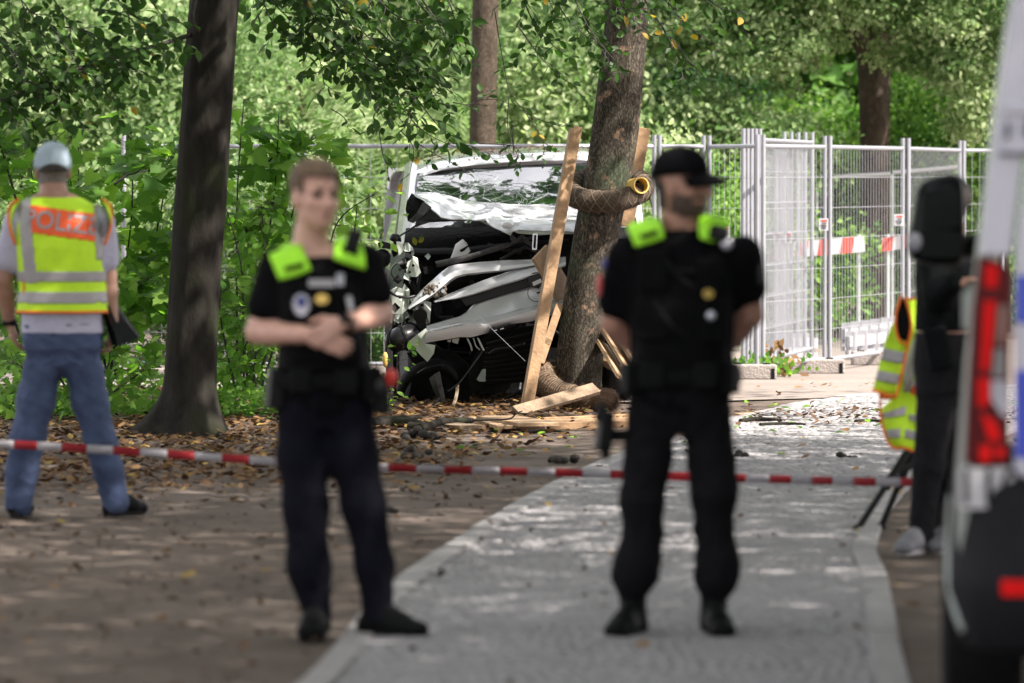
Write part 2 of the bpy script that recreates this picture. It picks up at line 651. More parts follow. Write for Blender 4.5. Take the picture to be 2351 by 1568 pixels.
def add_leaves(parent, kind, mat, leaves, cap=300, rng=None, name='leaf', single=True):
    """leaves: (pos, dir, normal, size, tint). The ones that show largest become parts, the rest one part."""
    off = BASE.get(parent, Vector((0, 0, 0)))

    def score(l):
        x, y = proj(l[0])
        inside = -20 < x < 2370 and -30 < y < 1590
        return -(l[3] / l[0][1]) if inside else 1

    ls = sorted(leaves, key=score)
    ones = [l for l in ls[:cap] if score(l) < 0] if single else []
    rest = ls[len(ones):]
    for (p, d, n, s, t) in ones:
        d = Vector(d).normalized()
        x = d.cross(Vector(n))
        if x.length < 1e-4: x = d.orthogonal()
        x.normalize()
        z = x.cross(d)
        o = bpy.data.objects.new(name, leaf_variant(kind, mat, min(7, int(t * 8))))
        COL.objects.link(o)
        o.parent = parent
        m = Matrix((x, d, z)).transposed().to_4x4() @ Matrix.Scale(s, 4)
        m.translation = Vector(p) - off
        o.matrix_local = m
    if rest:
        me = scatter_mesh('leaves', kind, [l[0] for l in rest], [l[1] for l in rest], [l[2] for l in rest], [l[3] for l in rest], [l[4] for l in rest], off)
        me.materials.append(M[mat])
        link('foliage', me, parent, None, 'stuff')


def rv(rng, s=1.0):
    return Vector((rng.gauss(0, s), rng.gauss(0, s), rng.gauss(0, s)))


def curve_pts(pts, n):
    """Catmull-Rom through pts"""
    pts = [Vector(p) for p in pts]
    k = len(pts)
    res = []
    for i in range(n + 1):
        t = i / n * (k - 1)
        j = min(int(t), k - 2)
        u = t - j
        p0, p1, p2, p3 = pts[max(j - 1, 0)], pts[j], pts[j + 1], pts[min(j + 2, k - 1)]
        res.append(.5 * ((2 * p1) + (p2 - p0) * u + (2 * p0 - 5 * p1 + 4 * p2 - p3) * u * u + (3 * p1 - p0 - 3 * p2 + p3) * u ** 3))
    return res


def spray(rng, pts, r0, lsize, twig_len, step=.09, leafstep=.045, droop=.5, tubes=None, leaves=None, bare=.0, spread=1.0, sub=True):
    """a leafy bough: a main axis through pts, alternating twigs, leaves in two ranks along them"""
    n = max(6, int(sum((Vector(pts[i + 1]) - Vector(pts[i])).length for i in range(len(pts) - 1)) / .06))
    ax = curve_pts(pts, n)
    tubes.append((ax, [r0 * (1 - .8 * i / n) + .0012 for i in range(n + 1)]))
    acc = 0
    side = 1
    for i in range(1, n + 1):
        seg = (ax[i] - ax[i - 1])
        acc += seg.length
        t = i / n
        if t < bare: continue
        if acc >= step or i == n:
            acc = 0
            d = seg.normalized()
            up = Vector((0, -.35, 1)) + rv(rng, .35)
            lat = d.cross(up).normalized() * side
            side = -side
            tl = twig_len * (1 - .55 * t) * rng.uniform(.5, 1.15)
            td = (lat * spread + d * .75 + rv(rng, .2)).normalized()
            q = ax[i].copy()
            tp = [q.copy()]
            m = max(2, int(tl / leafstep))
            ls = 1
            for j in range(m):
                td = (td + Vector((0, 0, -droop * .12)) + rv(rng, .07)).normalized()
                q = q + td * leafstep
                tp.append(q.copy())
                up2 = (Vector((0, -.45, 1)) + rv(rng, .45)).normalized()
                ld = (td.cross(up2).normalized() * ls * .85 + td * .7 + Vector((0, 0, -.35)) + rv(rng, .25)).normalized()
                ls = -ls
                tt = min(.999, max(0, rng.gauss(.45, .22))) if rng.random() > .03 else rng.uniform(.94, .999)
                leaves.append((q + rv(rng, .006), ld, up2, lsize * rng.uniform(.65, 1.2), tt))
            tubes.append((tp, [.0028 * (1 - .7 * j / m) + .0008 for j in range(m + 1)]))


def tubes_obj(name, tubes, mat, parent, n=5):
    mb = MB()
    for (pts, rad) in tubes: mb.tube(pts, rad, n)
    return mb.build(name, mat, parent, smooth=True)


def trunk_mesh(mb, pts, rad, n=40, ridge=.06, flare=None, rows=70, seed=0, lumps=()):
    cp = curve_pts(pts, rows)
    k = len(rad) - 1

    def rr(t):
        x = t * k
        j = min(int(x), k - 1)
        return rad[j] + (rad[j + 1] - rad[j]) * (x - j)

    rings = []
    for i, p in enumerate(cp):
        t = i / rows
        ring = []
        for j in range(n):
            a = 2 * math.pi * j / n
            c = Vector((math.cos(a), math.sin(a), 0))
            q = 1 + ridge * noise.noise(Vector((c.x * 1.8 + seed, c.y * 1.8, p.z * .55))) + ridge * .45 * noise.noise(Vector((c.x * 6 + seed, c.y * 6, p.z * 1.6)))
            f = 0
            if flare:
                h, amt, dirs = flare
                if p.z < h:
                    e = (1 - max(p.z, 0) / h) ** 2.4
                    f = e * amt * (.45 + sum(max(0, math.cos(a - da)) ** 6 * wa for da, wa in dirs))
            for (la, lz, lr, lh) in lumps:
                dd = ((math.cos(a) - math.cos(la)) ** 2 + (math.sin(a) - math.sin(la)) ** 2) * rr(t) ** 2 + (p.z - lz) ** 2
                f += lh * math.exp(-dd / (lr * lr))
            ring.append(p + c * (rr(t) * q + f))
        rings.append(ring)
    mb.loft(rings)


# ------------------------------------------------------------------ ground and path
def terrain():
    nx, ny = 90, 130
    xs = np.linspace(-1, 1, nx)
    xs = np.sign(xs) * np.abs(xs) ** 2.2 * 90
    ys = np.concatenate([np.linspace(-30, 12, 12), np.linspace(13, 75, 106), np.linspace(80, 240, 12)])
    vs = []
    for y in ys:
        for x in xs:
            z = -.012 + .012 * noise.noise(Vector((x * .8, y * .8, 0))) if 13 <= y <= 75 and abs(x) < 9 else -.012
            z = min(z, -.004)
            if y > 62: z += (y - 62) * .02
            vs.append((x, y, z))
    fs = []
    for i in range(len(ys) - 1):
        for j in range(nx - 1):
            a = i * nx + j
            fs.append((a, a + 1, a + nx + 1, a + nx))
    mb = MB()
    mb.v, mb.f, mb.m = vs, fs, [0] * len(fs)
    o = mb.build('ground', M['dirt'], None, smooth=True)
    tag(o, 'bare brown park soil under the trees', None, None, 'structure')


terrain()
# sandy clearing beyond the path, left and right of the fence feet
mb = MB()
poly = [(-1.2, 45.2), (1.2, 44.6), (2.6, 45.6), (3.3, 46.4), (6, 48.3), (9.5, 50.5), (9.5, 62), (-6, 62), (-6, 49.5), (-2.5, 47.5)]
mb.add([(x, y, .002) for x, y in poly], [tuple(range(len(poly)))])
tag(mb.build('clearing', M['sand']), 'pale sandy soil around the fence feet', None, None, 'structure')

L_EDGE = [(-1.06, 12), (-.98, 16), (-.724, 19.9), (-.489, 25.0), (.157, 31.9), (.67, 36.0), (1.62, 41.5), (2.4, 44.7), (2.95, 46.0), (4.6, 48.3), (7.5, 51), (12, 53.5)]
R_EDGE = [(1.12, 12), (1.25, 16), (1.39, 19.9), (1.64, 24.75), (1.76, 27.4), (2.2, 31.9), (2.75, 35.6), (3.6, 40.0), (4.6, 43.3), (5.3, 44.3), (6.6, 46.2), (9.1, 48.6), (13, 50.6)]


def edge(pts, n):
    c = curve_pts([Vector((x, y, 0)) for x, y in pts], n)
    return c


NE = 400
Lc, Rc = edge(L_EDGE, NE), edge(R_EDGE, NE)
mb = MB()
vs = []
fs = []
for i in range(NE + 1):
    vs += [(Lc[i].x, Lc[i].y, .004), (Rc[i].x, Rc[i].y, .004)]
for i in range(NE):
    fs.append((2 * i, 2 * i + 1, 2 * i + 3, 2 * i + 2))
mb.add(vs, fs)
path = mb.build('footpath', M['joint'])
tag(path, 'grey mosaic stone footpath curving to the right', None, None, 'structure')


def paving(parent):
    rng = np.random.default_rng(5)
    V = []
    F = []
    s_acc = 0
    rows = []
    # rows of small setts across the path
    tot = sum((Lc[i + 1] - Lc[i]).length for i in range(NE))
    i = 0
    pos = 0.0
    pitch = .068
    cum = [0]
    for k in range(NE): cum.append(cum[-1] + ((Lc[k + 1] + Rc[k + 1]) / 2 - (Lc[k] + Rc[k]) / 2).length)
    cum = np.array(cum)
    La = np.array([(p.x, p.y) for p in Lc])
    Ra = np.array([(p.x, p.y) for p in Rc])
    s = cum[np.searchsorted(La[:, 1], 16.5)]
    end = cum[np.searchsorted(La[:, 1], 49)]
    out = []
    while s < end:
        lx = np.array([np.interp(s, cum, La[:, 0]), np.interp(s, cum, La[:, 1])])
        rx = np.array([np.interp(s, cum, Ra[:, 0]), np.interp(s, cum, Ra[:, 1])])
        wdt = np.linalg.norm(rx - lx)
        dx = (rx - lx) / wdt
        dy = np.array([-dx[1], dx[0]])
        p = .09 + rng.uniform(0, .05)
        while p < wdt - .14:
            w_ = rng.uniform(.052, .074)
            c = lx + dx * (p + w_ / 2) + dy * rng.normal(0, .013)
            a = rng.normal(0, .22)
            ca, sa = math.cos(a), math.sin(a)
            hx, hy = w_ / 2 - .005, pitch / 2 - .005
            h = .012 + rng.uniform(0, .004)
            tl = rng.normal(0, .0012, 4)
            for lev, (z, sh) in enumerate(((.002, 1.0), (h, .86))):
                for q, (ux, uy) in enumerate(((-1, -1), (1, -1), (1, 1), (-1, 1))):
                    x_, y_ = ux * hx * sh * rng.uniform(.9, 1.05), uy * hy * sh * rng.uniform(.9, 1.05)
                    pt = c + dx * (x_ * ca - y_ * sa) + dy * (x_ * sa + y_ * ca)
                    out.append((pt[0], pt[1], z + (tl[q] if lev else 0)))
            p += w_
        s += pitch
    V = np.array(out)
    n = len(V) // 8
    tf = np.array([(4, 5, 6, 7), (0, 1, 5, 4), (1, 2, 6, 5), (2, 3, 7, 6), (3, 0, 4, 7)])
    idx = (tf[None] + (np.arange(n) * 8)[:, None, None]).reshape(-1)
    me = bpy.data.meshes.new('paving_setts')
    me.vertices.add(len(V))
    me.vertices.foreach_set('co', V.reshape(-1))
    me.loops.add(len(idx))
    me.loops.foreach_set('vertex_index', idx.astype(np.int32))
    me.polygons.add(n * 5)
    me.polygons.foreach_set('loop_start', (np.arange(n * 5) * 4).astype(np.int32))
    me.update(calc_edges=True)
    me.materials.append(M['stone'])
    link('paving_setts', me, parent, None, 'stuff')


paving(path)


def kerbs(edge_pts, side):
    """kerb stones, each its own piece"""
    cum = 0
    i = 0
    pts = edge_pts
    start = next(k for k in range(NE) if pts[k].y > 17)
    k = start
    rng = random.Random(3 + side)
    while k < NE and pts[k].y < 49.5:
        a = pts[k]
        j = k
        while j < NE and (pts[j] - a).length < .62: j += 1
        b = pts[j]
        d = (b - a).normalized()
        nrm = Vector((d.y, -d.x, 0)) * side
        mb = MB()
        z = .024 + rng.uniform(-.004, .006)
        w_ = .115
        mb.bar(a + d * .006 + nrm * (w_ / 2) + Vector((0, 0, z - .05)), b - d * .006 + nrm * (w_ / 2) + Vector((0, 0, z - .05 + rng.uniform(-.003, .003))), w_, .1)
        mb.build('kerb_stone', M['kerb'], path, bevel=.008)
        k = j


kerbs(Lc, 1)
kerbs(Rc, -1)


def litter(name, n, region, sizes, label, seed, mat='litter', tlo=0, thi=1, kind='flat', parent=None):
    rng = np.random.default_rng(seed)
    P = []
    while len(P) < n:
        y = rng.uniform(region[2], region[3])
        x = rng.uniform(region[0], region[1])
        if callable(region[4]) and rng.random() > region[4](x, y): continue
        P.append((x, y, rng.uniform(.008, .03)))
    P = np.array(P)
    a = rng.uniform(0, 2 * math.pi, n)
    D = np.stack([np.cos(a), np.sin(a), rng.normal(0, .22, n)], 1)
    N = np.stack([rng.normal(0, .35, n), rng.normal(0, .35, n), np.ones(n)], 1)
    S = rng.uniform(sizes[0], sizes[1], n)
    T = rng.uniform(tlo, thi, n)
    me = scatter_mesh(name, kind, P, D, N, S, T)
    me.materials.append(M[mat])
    o = link(name, me)
    tag(o, label, None, None, 'stuff')


def sm(a, b, x):
    t = min(1, max(0, (x - a) / (b - a)))
    return t * t * (3 - 2 * t)


def xl(y): return np.interp(y, [p[1] for p in L_EDGE], [p[0] for p in L_EDGE])


litter('leaf_litter', 15000, (-5.2, .6, 29.5, 47.5, lambda x, y: sm(30.3, 34.5, y + .5 * noise.noise(Vector((x, y, 3)))) * sm(.8, -1.6, x - (y - 36) * .1 + .8 * noise.noise(Vector((x * 1.5, y * .7, 0))))),
       (.045, .085), 'brown and orange fallen leaves covering the ground left of the path', 1, thi=.93)
litter('fallen_leaves', 700, (-3.6, 5, 21, 49, lambda x, y: .25 + .75 * sm(30, 38, y)), (.04, .085), 'scattered yellow and brown leaves lying on path and soil', 2, tlo=.25)
litter('soil_crumbs', 1500, (-4, 4, 19, 33, lambda x, y: 1 if x < xl(y) - .05 else .12), (.02, .06), 'dark crumbs of soil, bark and leaf scattered on the bare ground', 6, tlo=0, thi=.35)
litter('leaf_scraps', 2600, (-1.2, 5.2, 39.3, 44.2, lambda x, y: math.exp(-((y - 41.6 - .22 * max(0, x - 1)) / 1.1) ** 2)), (.02, .06), 'twigs, torn leaves and splinters strewn across the path by the tree', 3, tlo=0, thi=.6)
litter('green_leaf_scraps', 140, (-1.2, 5.2, 36, 44.5, lambda x, y: 1), (.04, .09), 'torn green leaves fallen on the path near the wreck', 4, mat='leaf_maple', kind='ovate')

# ------------------------------------------------------------------ trees
RNG = random.Random(11)


def crown(parent, center, rad, n, mat, kind, size, seed, hole=.35, tint=(.05, .85), flat=.0, face=None, name='crown'):
    """leaf clumps spread through the crown's volume, denser in some clumps"""
    rng = np.random.default_rng(seed)
    nc = max(5, int(n / 130))
    C = rng.normal(0, 1, (nc, 3))
    C /= np.linalg.norm(C, axis=1, keepdims=True)
    C *= (rng.uniform(hole, 1.0, (nc, 1)) ** .6)
    C = C * np.array(rad) + np.array(center)
    which = rng.integers(0, nc, n)
    spread = np.array(rad) * .17
    P = C[which] + rng.normal(0, 1, (n, 3)) * spread
    D = rng.normal(0, 1, (n, 3))
    D[:, 2] -= .5
    N = rng.normal(0, 1.0, (n, 3))
    N[:, 2] += .8
    if face is not None: N += np.array(face)
    S = rng.uniform(.65, 1.2, n) * size
    T = np.clip(rng.normal(0, .16, n) + rng.uniform(tint[0], tint[1], nc)[which], 0, .999)
    off = BASE.get(parent, Vector((0, 0, 0)))
    me = scatter_mesh(name, kind, P, D, N, S, T, off)
    me.materials.append(M[mat])
    return link(name, me, parent, None, 'stuff')


def canopy(parent, x0, x1, y0, y1, z0, z1, n, size, mat, seed, dens=None, name='crown', thr=.02):
    rng = np.random.default_rng(seed)
    P = []
    while len(P) < n:
        q = rng.uniform((x0, y0, z0), (x1, y1, z1), (n, 3))
        # gaps: a low-frequency field decides where clumps hang
        for p in q:
            v = noise.noise(Vector((p[0] * .75 + seed, p[1] * .75, p[2] * .8))) + .5 * noise.noise(Vector((p[0] * 2.2, p[1] * 2.2 + seed, p[2] * 2)))
            dn = dens(p) if dens else 1
            if v > thr - .25 * (dn - 1) and rng.random() < dn: P.append(p)
            if len(P) >= n: break
    P = np.array(P)
    D = rng.normal(0, 1, (n, 3))
    D[:, 2] *= .4
    N = rng.normal(0, .45, (n, 3))
    N[:, 2] += 1
    S = rng.uniform(.7, 1.3, n) * size
    T = np.clip(rng.normal(.45, .22, n), 0, .93)
    off = BASE.get(parent, Vector((0, 0, 0)))
    me = scatter_mesh(name, 'quad', P, D, N, S, T, off)
    me.materials.append(M[mat])
    return link(name, me, parent, None, 'stuff')


# tree one: dark smooth trunk left of the middle
YA = 38.9
A0 = G(430, 1000)
t1 = thing('hornbeam_tree', (A0.x, YA, 0), 'thick dark smooth-barked tree with flared roots, left of the young officer', 'tree')
mb = MB()
ctr = [(420, 1012), (430, 930), (437, 800), (445, 650), (458, 480), (470, 300), (483, 120), (497, -60), (515, -330), (530, -900)]
cp = [W(x, y, YA) for x, y in ctr]
cp[0].z = -.05
trunk_mesh(mb, cp, [.2, .185, .176, .177, .178, .176, .174, .17, .165, .13], n=44, ridge=.11, rows=90, seed=3.3,
           flare=(.42, .15, [(math.pi, 1.3), (math.pi * 1.55, .5), (0.2, .45), (math.pi * .5, .5)]), lumps=[(R(-20), 1.35, .035, -.02), (R(-22), 1.05, .04, -.018), (R(-24), 1.55, .03, .018), (R(-60), 2.55, .07, .03), (R(-24), 2.3, .03, .02), (R(-70), 2.1, .03, -.01), (R(-80), 2.0, .03, -.012)])
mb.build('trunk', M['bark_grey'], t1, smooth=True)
tb = []
lv = []
B = lambda *a: [W(x, y, Y) for (x, y, Y) in a]
boughs1 = [
    # long bough sweeping left from the trunk
    (B((440, 78, 38.8), (400, 92, 38.7), (330, 112, 38.4), (240, 138, 38.1), (150, 168, 37.8), (60, 205, 37.6), (-40, 250, 37.4)), .017, .5, .25),
    (B((455, -40, 38.7), (440, 40, 38.6), (460, 75, 38.75)), .03, .0, 1.0),
]
for pts, r0, tl, bare in boughs1:
    spray(RNG, pts, r0, .088, tl, step=.06, leafstep=.042, tubes=tb, leaves=lv, bare=bare if tl else 2)
for (x0, y0, x1, y1, Y) in [(-30, -60, 120, 150, 38), (60, -90, 200, 120, 38.3), (150, -80, 330, 90, 38.2), (250, -90, 390, 60, 38.6), (-60, 60, 110, 260, 37.8), (0, 120, 190, 290, 37.8), (120, 150, 270, 250, 38),
                            (-60, 200, 90, 300, 37.9), (-50, -20, 60, 180, 37.5), (180, 130, 330, 190, 38.0), (-20, 40, 130, 210, 38.1), (60, 20, 190, 170, 37.9), (130, 60, 280, 160, 38.2), (220, 20, 380, 120, 38.3), (300, 60, 410, 130, 38.5), (-60, 120, 60, 330, 37.7), (100, 190, 200, 260, 38.0), (40, 180, 150, 300, 37.8)]:
    mx = ((x0 + x1) / 2 + RNG.uniform(-20, 20), (y0 + y1) / 2 - 30)
    spray(RNG, B((x0, y0, Y), (mx[0], mx[1], Y - .15), (x1, y1, Y - .3)), .006, .1, .32, step=.06, leafstep=.042, tubes=tb, leaves=lv)
tubes_obj('branches', tb, M['twig'], t1)['kind'] = 'stuff'
add_leaves(t1, 'ovate', 'leaf_dark', lv)
tb = []
canopy(t1, -8, 2.5, 33, 45, 4.6, 8.5, 15000, .19, 'leaf_dark', 5, lambda p: .9, thr=-.08)

# tree two: the leaning trunk the car ran into
YB = 43.75
t2 = thing('leaning_tree', (W(1328, 930, YB).x, YB, 0), 'leaning scaly-barked tree that the wrecked van stands against', 'tree')
mb = MB()
ctr = [(1322, 955), (1325, 900), (1330, 830), (1343, 700), (1366, 550), (1396, 400), (1412, 300), (1428, 150), (1441, 0), (1456, -200), (1480, -500), (1500, -900)]
cp = [W(x, y, YB) for x, y in ctr]
cp[0].z = -.05
trunk_mesh(mb, cp, [.195, .185, .18, .176, .176, .180, .182, .172, .165, .16, .15, .1], n=48, ridge=.06, rows=110, seed=8.1,
           flare=(.22, .1, [(math.pi, .6), (0, .5), (math.pi * 1.5, .5)]))
mb.build('trunk', M['bark_plate'], t2, smooth=True)
tb = []
lv = []
# boughs that hang into the middle of the picture
mid = [((560, -80), (640, 20), (760, 120), 40.5), ((640, -100), (720, 40), (830, 190), 40.2), ((720, -90), (800, 60), (900, 250), 40.6), ((800, -90), (880, 60), (985, 200), 40.9), ((860, -70), (930, 90), (1010, 250), 41.2),
       ((760, 60), (830, 170), (880, 270), 40.4), ((900, -80), (980, 30), (1060, 90), 41.4), ((580, -60), (630, 60), (680, 100), 40.3), ((900, 120), (960, 230), (1040, 330), 41), ((820, 110), (900, 200), (960, 300), 40.8),
       ((690, 0), (730, 120), (745, 200), 40.4), ((1000, -70), (1040, 30), (1050, 110), 41.5), ((660, -60), (720, 20), (800, 60), 40.3), ((840, -40), (900, 30), (990, 60), 40.8), ((760, -30), (850, 90), (960, 150), 40.7), ((600, -70), (700, 0), (740, 70), 40.4), ((680, -60), (780, 90), (870, 160), 40.5), ((780, 40), (870, 140), (950, 230), 40.7), ((860, 60), (950, 150), (1030, 200), 41.0), ((940, -40), (1010, 60), (1050, 140), 41.3), ((820, 160), (900, 250), (930, 290), 40.6)]
for a, b_, c, Y in mid:
    spray(RNG, B((*a, Y), (*b_, Y - .1), (*c, Y - .2)), .006, .102, .34, step=.055, leafstep=.043, tubes=tb, leaves=lv)
rgt = [((1180, -60), (1230, 60), (1300, 130), 42.6), ((1250, -60), (1300, 40), (1380, 110), 42.4), ((1300, -50), (1350, 60), (1420, 150), 42.2), ((1500, -60), (1560, 40), (1650, 110), 42.6), ((1480, 0), (1540, 90), (1620, 180), 42.8),
       ((1400, -60), (1440, 30), (1500, 80), 42.4), ((1190, 60), (1240, 130), (1290, 180), 42.7), ((1340, 60), (1380, 110), (1400, 150), 42.3), ((1560, -70), (1640, 10), (1700, 30), 42.9), ((1520, 60), (1560, 150), (1570, 190), 42.9),
       ((1230, -80), (1260, 0), (1290, 60), 42.5), ((1350, -60), (1400, 10), (1480, 30), 42.3)]
for a, b_, c, Y in rgt:
    spray(RNG, B((*a, Y), (*b_, Y - .1), (*c, Y - .25)), .006, .086, .28, step=.06, leafstep=.045, tubes=tb, leaves=lv)
# thin drooping twigs over the car roof
thin = [((1135, 20), (1155, 140), (1175, 220), (1230, 270), (1290, 290), 42.9), ((1170, 215), (1165, 290), (1185, 350), (1195, 372), 42.9), ((1060, 260), (1100, 230), (1150, 230), 42.8), ((880, 190), (960, 290), (1040, 335), (1120, 352), 42.5),
        ((920, 300), (950, 340), (940, 400), 42.5), ((960, 330), (1010, 360), (1060, 385), 42.6), ((1040, 235), (1080, 240), (1110, 220), 42.4), ((1200, 250), (1240, 310), (1250, 345), 42.9), ((1100, 330), (1180, 335), (1190, 360), 42.8),
        ((760, 250), (790, 270), (800, 300), 40.4), ((870, 300), (880, 360), (890, 380), 42.3)]
for q in thin:
    Y = q[-1]
    spray(RNG, B(*[(*p, Y) for p in q[:-1]]), .0035, .075, .13, step=.085, leafstep=.045, tubes=tb, leaves=lv, bare=.25)
tubes_obj('branches', tb, M['twig'], t2)['kind'] = 'stuff'
add_leaves(t2, 'ovate', 'leaf_dark', lv)
canopy(t2, -3.5, 7.5, 36, 45.5, 5.2, 9, 4500, .19, 'leaf_dark', 9, lambda p: .7, thr=.1)
# crown leaves added over the van roof, unseen, for the windscreen to reflect
canopy(t2, -3.5, 3.5, 46.2, 51.5, 5.4, 8.2, 7000, .15, 'leaf_dark', 19, lambda p: .7, thr=.16)

# tree three: slim trunk behind the wreck
t3 = thing('slim_tree', (W(1107, 700, 57).x, 57, 0), 'slim straight tree trunk behind the roof of the wrecked van', 'tree')
mb = MB()
cp = [W(x, y, 57) for x, y in ((1105, 815), (1107, 600), (1108, 350), (1111, 200), (1115, 0), (1120, -300), (1126, -700))]
cp[0].z = -.05
trunk_mesh(mb, cp, [.16, .138, .134, .132, .13, .12, .1], n=24, ridge=.05, rows=40, seed=1.2)
mb.build('trunk', M['bark_brown'], t3, smooth=True)
crown(t3, (cp[0].x, 57.5, 8.5), (2.0, 2.0, 2.0), 1800, 'leaf_mid', 'quad', .2, 21)

# tree four: linden with a broad crown over the fence
t4 = thing('linden_tree', (W(2010, 770, 62).x, 62, 0), 'brown forked trunk with pale leafy crown behind the mesh fence', 'tree')
mb = MB()
cp = [W(x, y, 62) for x, y in ((2012, 790), (2012, 640), (2010, 480), (2008, 300), (2006, 160), (2003, 95), (1996, -60))]
cp[0].z = -.05
trunk_mesh(mb, cp, [.185, .165, .16, .16, .172, .19, .14], n=28, ridge=.06, rows=50, seed=5.2)
mb.tube(curve_pts([W(2012, 150, 62), W(2045, 60, 62.2), W(2110, -80, 62.5)], 12), [.13] * 8 + [.11, .1, .09, .08, .07], 12)
mb.tube(curve_pts([W(1998, 140, 62), W(1965, 70, 61.8), W(1900, -60, 61.5)], 12), [.11] * 8 + [.1, .09, .08, .07, .06], 12)
mb.build('trunk', M['bark_brown'], t4, smooth=True)
c4 = W(1990, -40, 61)
crown(t4, (c4.x, 60.6, c4.z + .72), (3.6, 2.2, 1.0), 26000, 'leaf_pale', 'ovate', .082, 22, tint=(.3, 1), face=(0, -.9, 0))
crown(t4, (c4.x, 61.5, 6.2), (3.4, 3.0, 1.9), 5000, 'leaf_mid', 'quad', .2, 23)
# lower fringe of the crown
for i, (x, y, rx, rz) in enumerate([(1640, 60, .8, .42), (1800, 110, .8, .4), (1930, -10, .9, .35), (2150, 90, .8, .45), (2230, 60, .7, .5), (2240, 200, .45, .5), (1560, 30, .6, .5)]):
    p = W(x, y, 60)
    crown(t4, p, (rx, .8, rz), 3600, 'leaf_pale', 'ovate', .075, 30 + i, tint=(.3, 1), hole=.2, face=(0, -.9, 0))
t5 = thing('dark_tree', (W(2290, 760, 64).x, 64, 0), 'dark narrow trunk at the right beside the police van roof', 'tree')
mb = MB()
cp = [W(x, y, 64) for x, y in ((2292, 790), (2290, 500), (2287, 200), (2284, -200))]
trunk_mesh(mb, cp, [.14, .12, .11, .1], n=20, ridge=.06, rows=30, seed=7)
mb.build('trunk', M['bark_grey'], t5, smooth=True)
crown(t5, (cp[0].x + .6, 64.5, 3.6), (1.2, 1, 1.6), 2200, 'leaf_deep', 'ovate', .14, 41, face=(0, -.6, 0))

# avenue trees whose trunks stand outside the picture; their crowns roof the path, the last added to shade the police van
for i, (x, y, seed) in enumerate([(4.9, 30.5, 51), (-6.2, 26, 52), (6.8, 20.5, 53), (-6.0, 14.0, 54), (6.4, 13.6, 56)]):
    t = thing('avenue_tree', (x, y, 0), ['grey avenue tree to the right of the path behind the police van', 'grey avenue tree left of the path nearest the man in the vest', 'grey avenue tree right of the path, nearest the camera', 'grey avenue tree left of the path, nearest the camera', 'unseen grey avenue tree added right of the path to shade the police van'][i], 'tree', 'avenue trees along the path')
    mb = MB()
    trunk_mesh(mb, [(x, y, -.05), (x + .05, y, 2), (x + .1, y + .1, 4.5), (x + .1, y + .2, 8)], [.24, .2, .17, .1], n=20, ridge=.07, rows=30, seed=seed)
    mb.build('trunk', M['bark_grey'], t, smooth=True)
    canopy(t, x - 5.2, x + 5.2, y - 5.2, y + 5.2, 4.8, 9.2, 20000, .20, 'leaf_dark', seed, thr=-.20, dens=lambda p, x=x, y=y: max(0, 1.15 - .5 * (((p[0] - x) / 5.2) ** 2 + ((p[1] - y) / 5.2) ** 2)))

# ------------------------------------------------------------------ maple saplings at the left, in focus
def sapling(name, label, base, stems, kind, mat, lsize, nleaf, seed, hang=.3, r=.01, spreadv=.16, group=None, tint=(.1, .95), face=.7):
    """base (x,y) on the ground; stems: list of pixel polylines with depth; leaves stand in loose layers along them"""
    rng = random.Random(seed)
    t = thing(name, base, label, 'shrub' if 'shrub' in name else 'sapling', group)
    tubes = []
    leaves = []
    axes = []
    for st in stems:
        ax = curve_pts([W(*p) if len(p) == 3 else p for p in st], 24)
        axes.append(ax)
        tubes.append((ax, [r * (1 - .75 * i / 24) + .001 for i in range(25)]))
    for q in range(nleaf):
        ax = rng.choice(axes)
        i = rng.randint(3, 24)
        p = ax[i]
        d = Vector((rng.gauss(0, 1), rng.gauss(0, .8), rng.gauss(.1, .5))).normalized()
        ln = abs(rng.gauss(0, spreadv)) + .05
        tip = p + d * ln + Vector((0, 0, -.15 * ln))
        if tip.z < .04: continue
        if rng.random() < .5: tubes.append(([p, p + d * ln * .55 + Vector((0, 0, .02)), tip], [.0022, .0016, .001]))
        n_ = (Vector((0, -face, 1)) + rv(rng, .4)).normalized()
        ld = (d * .7 + Vector((rng.gauss(0, .5), rng.gauss(-.2, .4), -hang)) + rv(rng, .2)).normalized()
        leaves.append((tip, ld, n_, lsize * rng.uniform(.55, 1.2), min(.999, max(0, rng.uniform(*tint)))))
    tubes_obj('stems', tubes, M['twig'], t)
    add_leaves(t, kind, mat, leaves, 300)
    return t


GM = 'maple saplings under the trees'
def st(x0, y0, x1, y1, Y, bend=20):
    return [(x0, y0, Y), ((x0 * 2 + x1) / 3 + bend * .6, (y0 * 2 + y1) / 3, Y), ((x0 + x1 * 2) / 3 + bend, (y0 + y1 * 2) / 3 - 10, Y - .1), (x1, y1, Y - .2)]


def gb(x, Y): return (W(x, 900, Y).x, Y, 0)


sapling('maple_sapling', 'bright green maple sapling with dark stem at the left picture edge', gb(40, 42.5),
        [st(60, 880, -20, 320, 42.5, -30), st(60, 880, 60, 300, 42.6), st(60, 860, 150, 420, 42.4), st(50, 800, -60, 500, 42.3), [(40, 470, 42), (0, 330, 42), (-40, 220, 42.2)]], 'maple', 'leaf_maple', .15, 430, 61, group=GM)
sapling('maple_sapling', 'broad maple sapling with layered leaves between the vest man and the dark trunk', gb(250, 43.2),
        [st(250, 880, 180, 330, 43.2, -20), st(250, 880, 300, 290, 43.3), st(260, 870, 390, 330, 43.2), st(250, 800, 120, 480, 43.0, -40), st(260, 800, 410, 540, 43.1), [(240, 440, 42.6), (300, 400, 42.6), (390, 385, 42.8), (430, 382, 42.9)], st(250, 700, 340, 640, 42.8)], 'maple', 'leaf_maple', .16, 620, 62, spreadv=.2, group=GM)
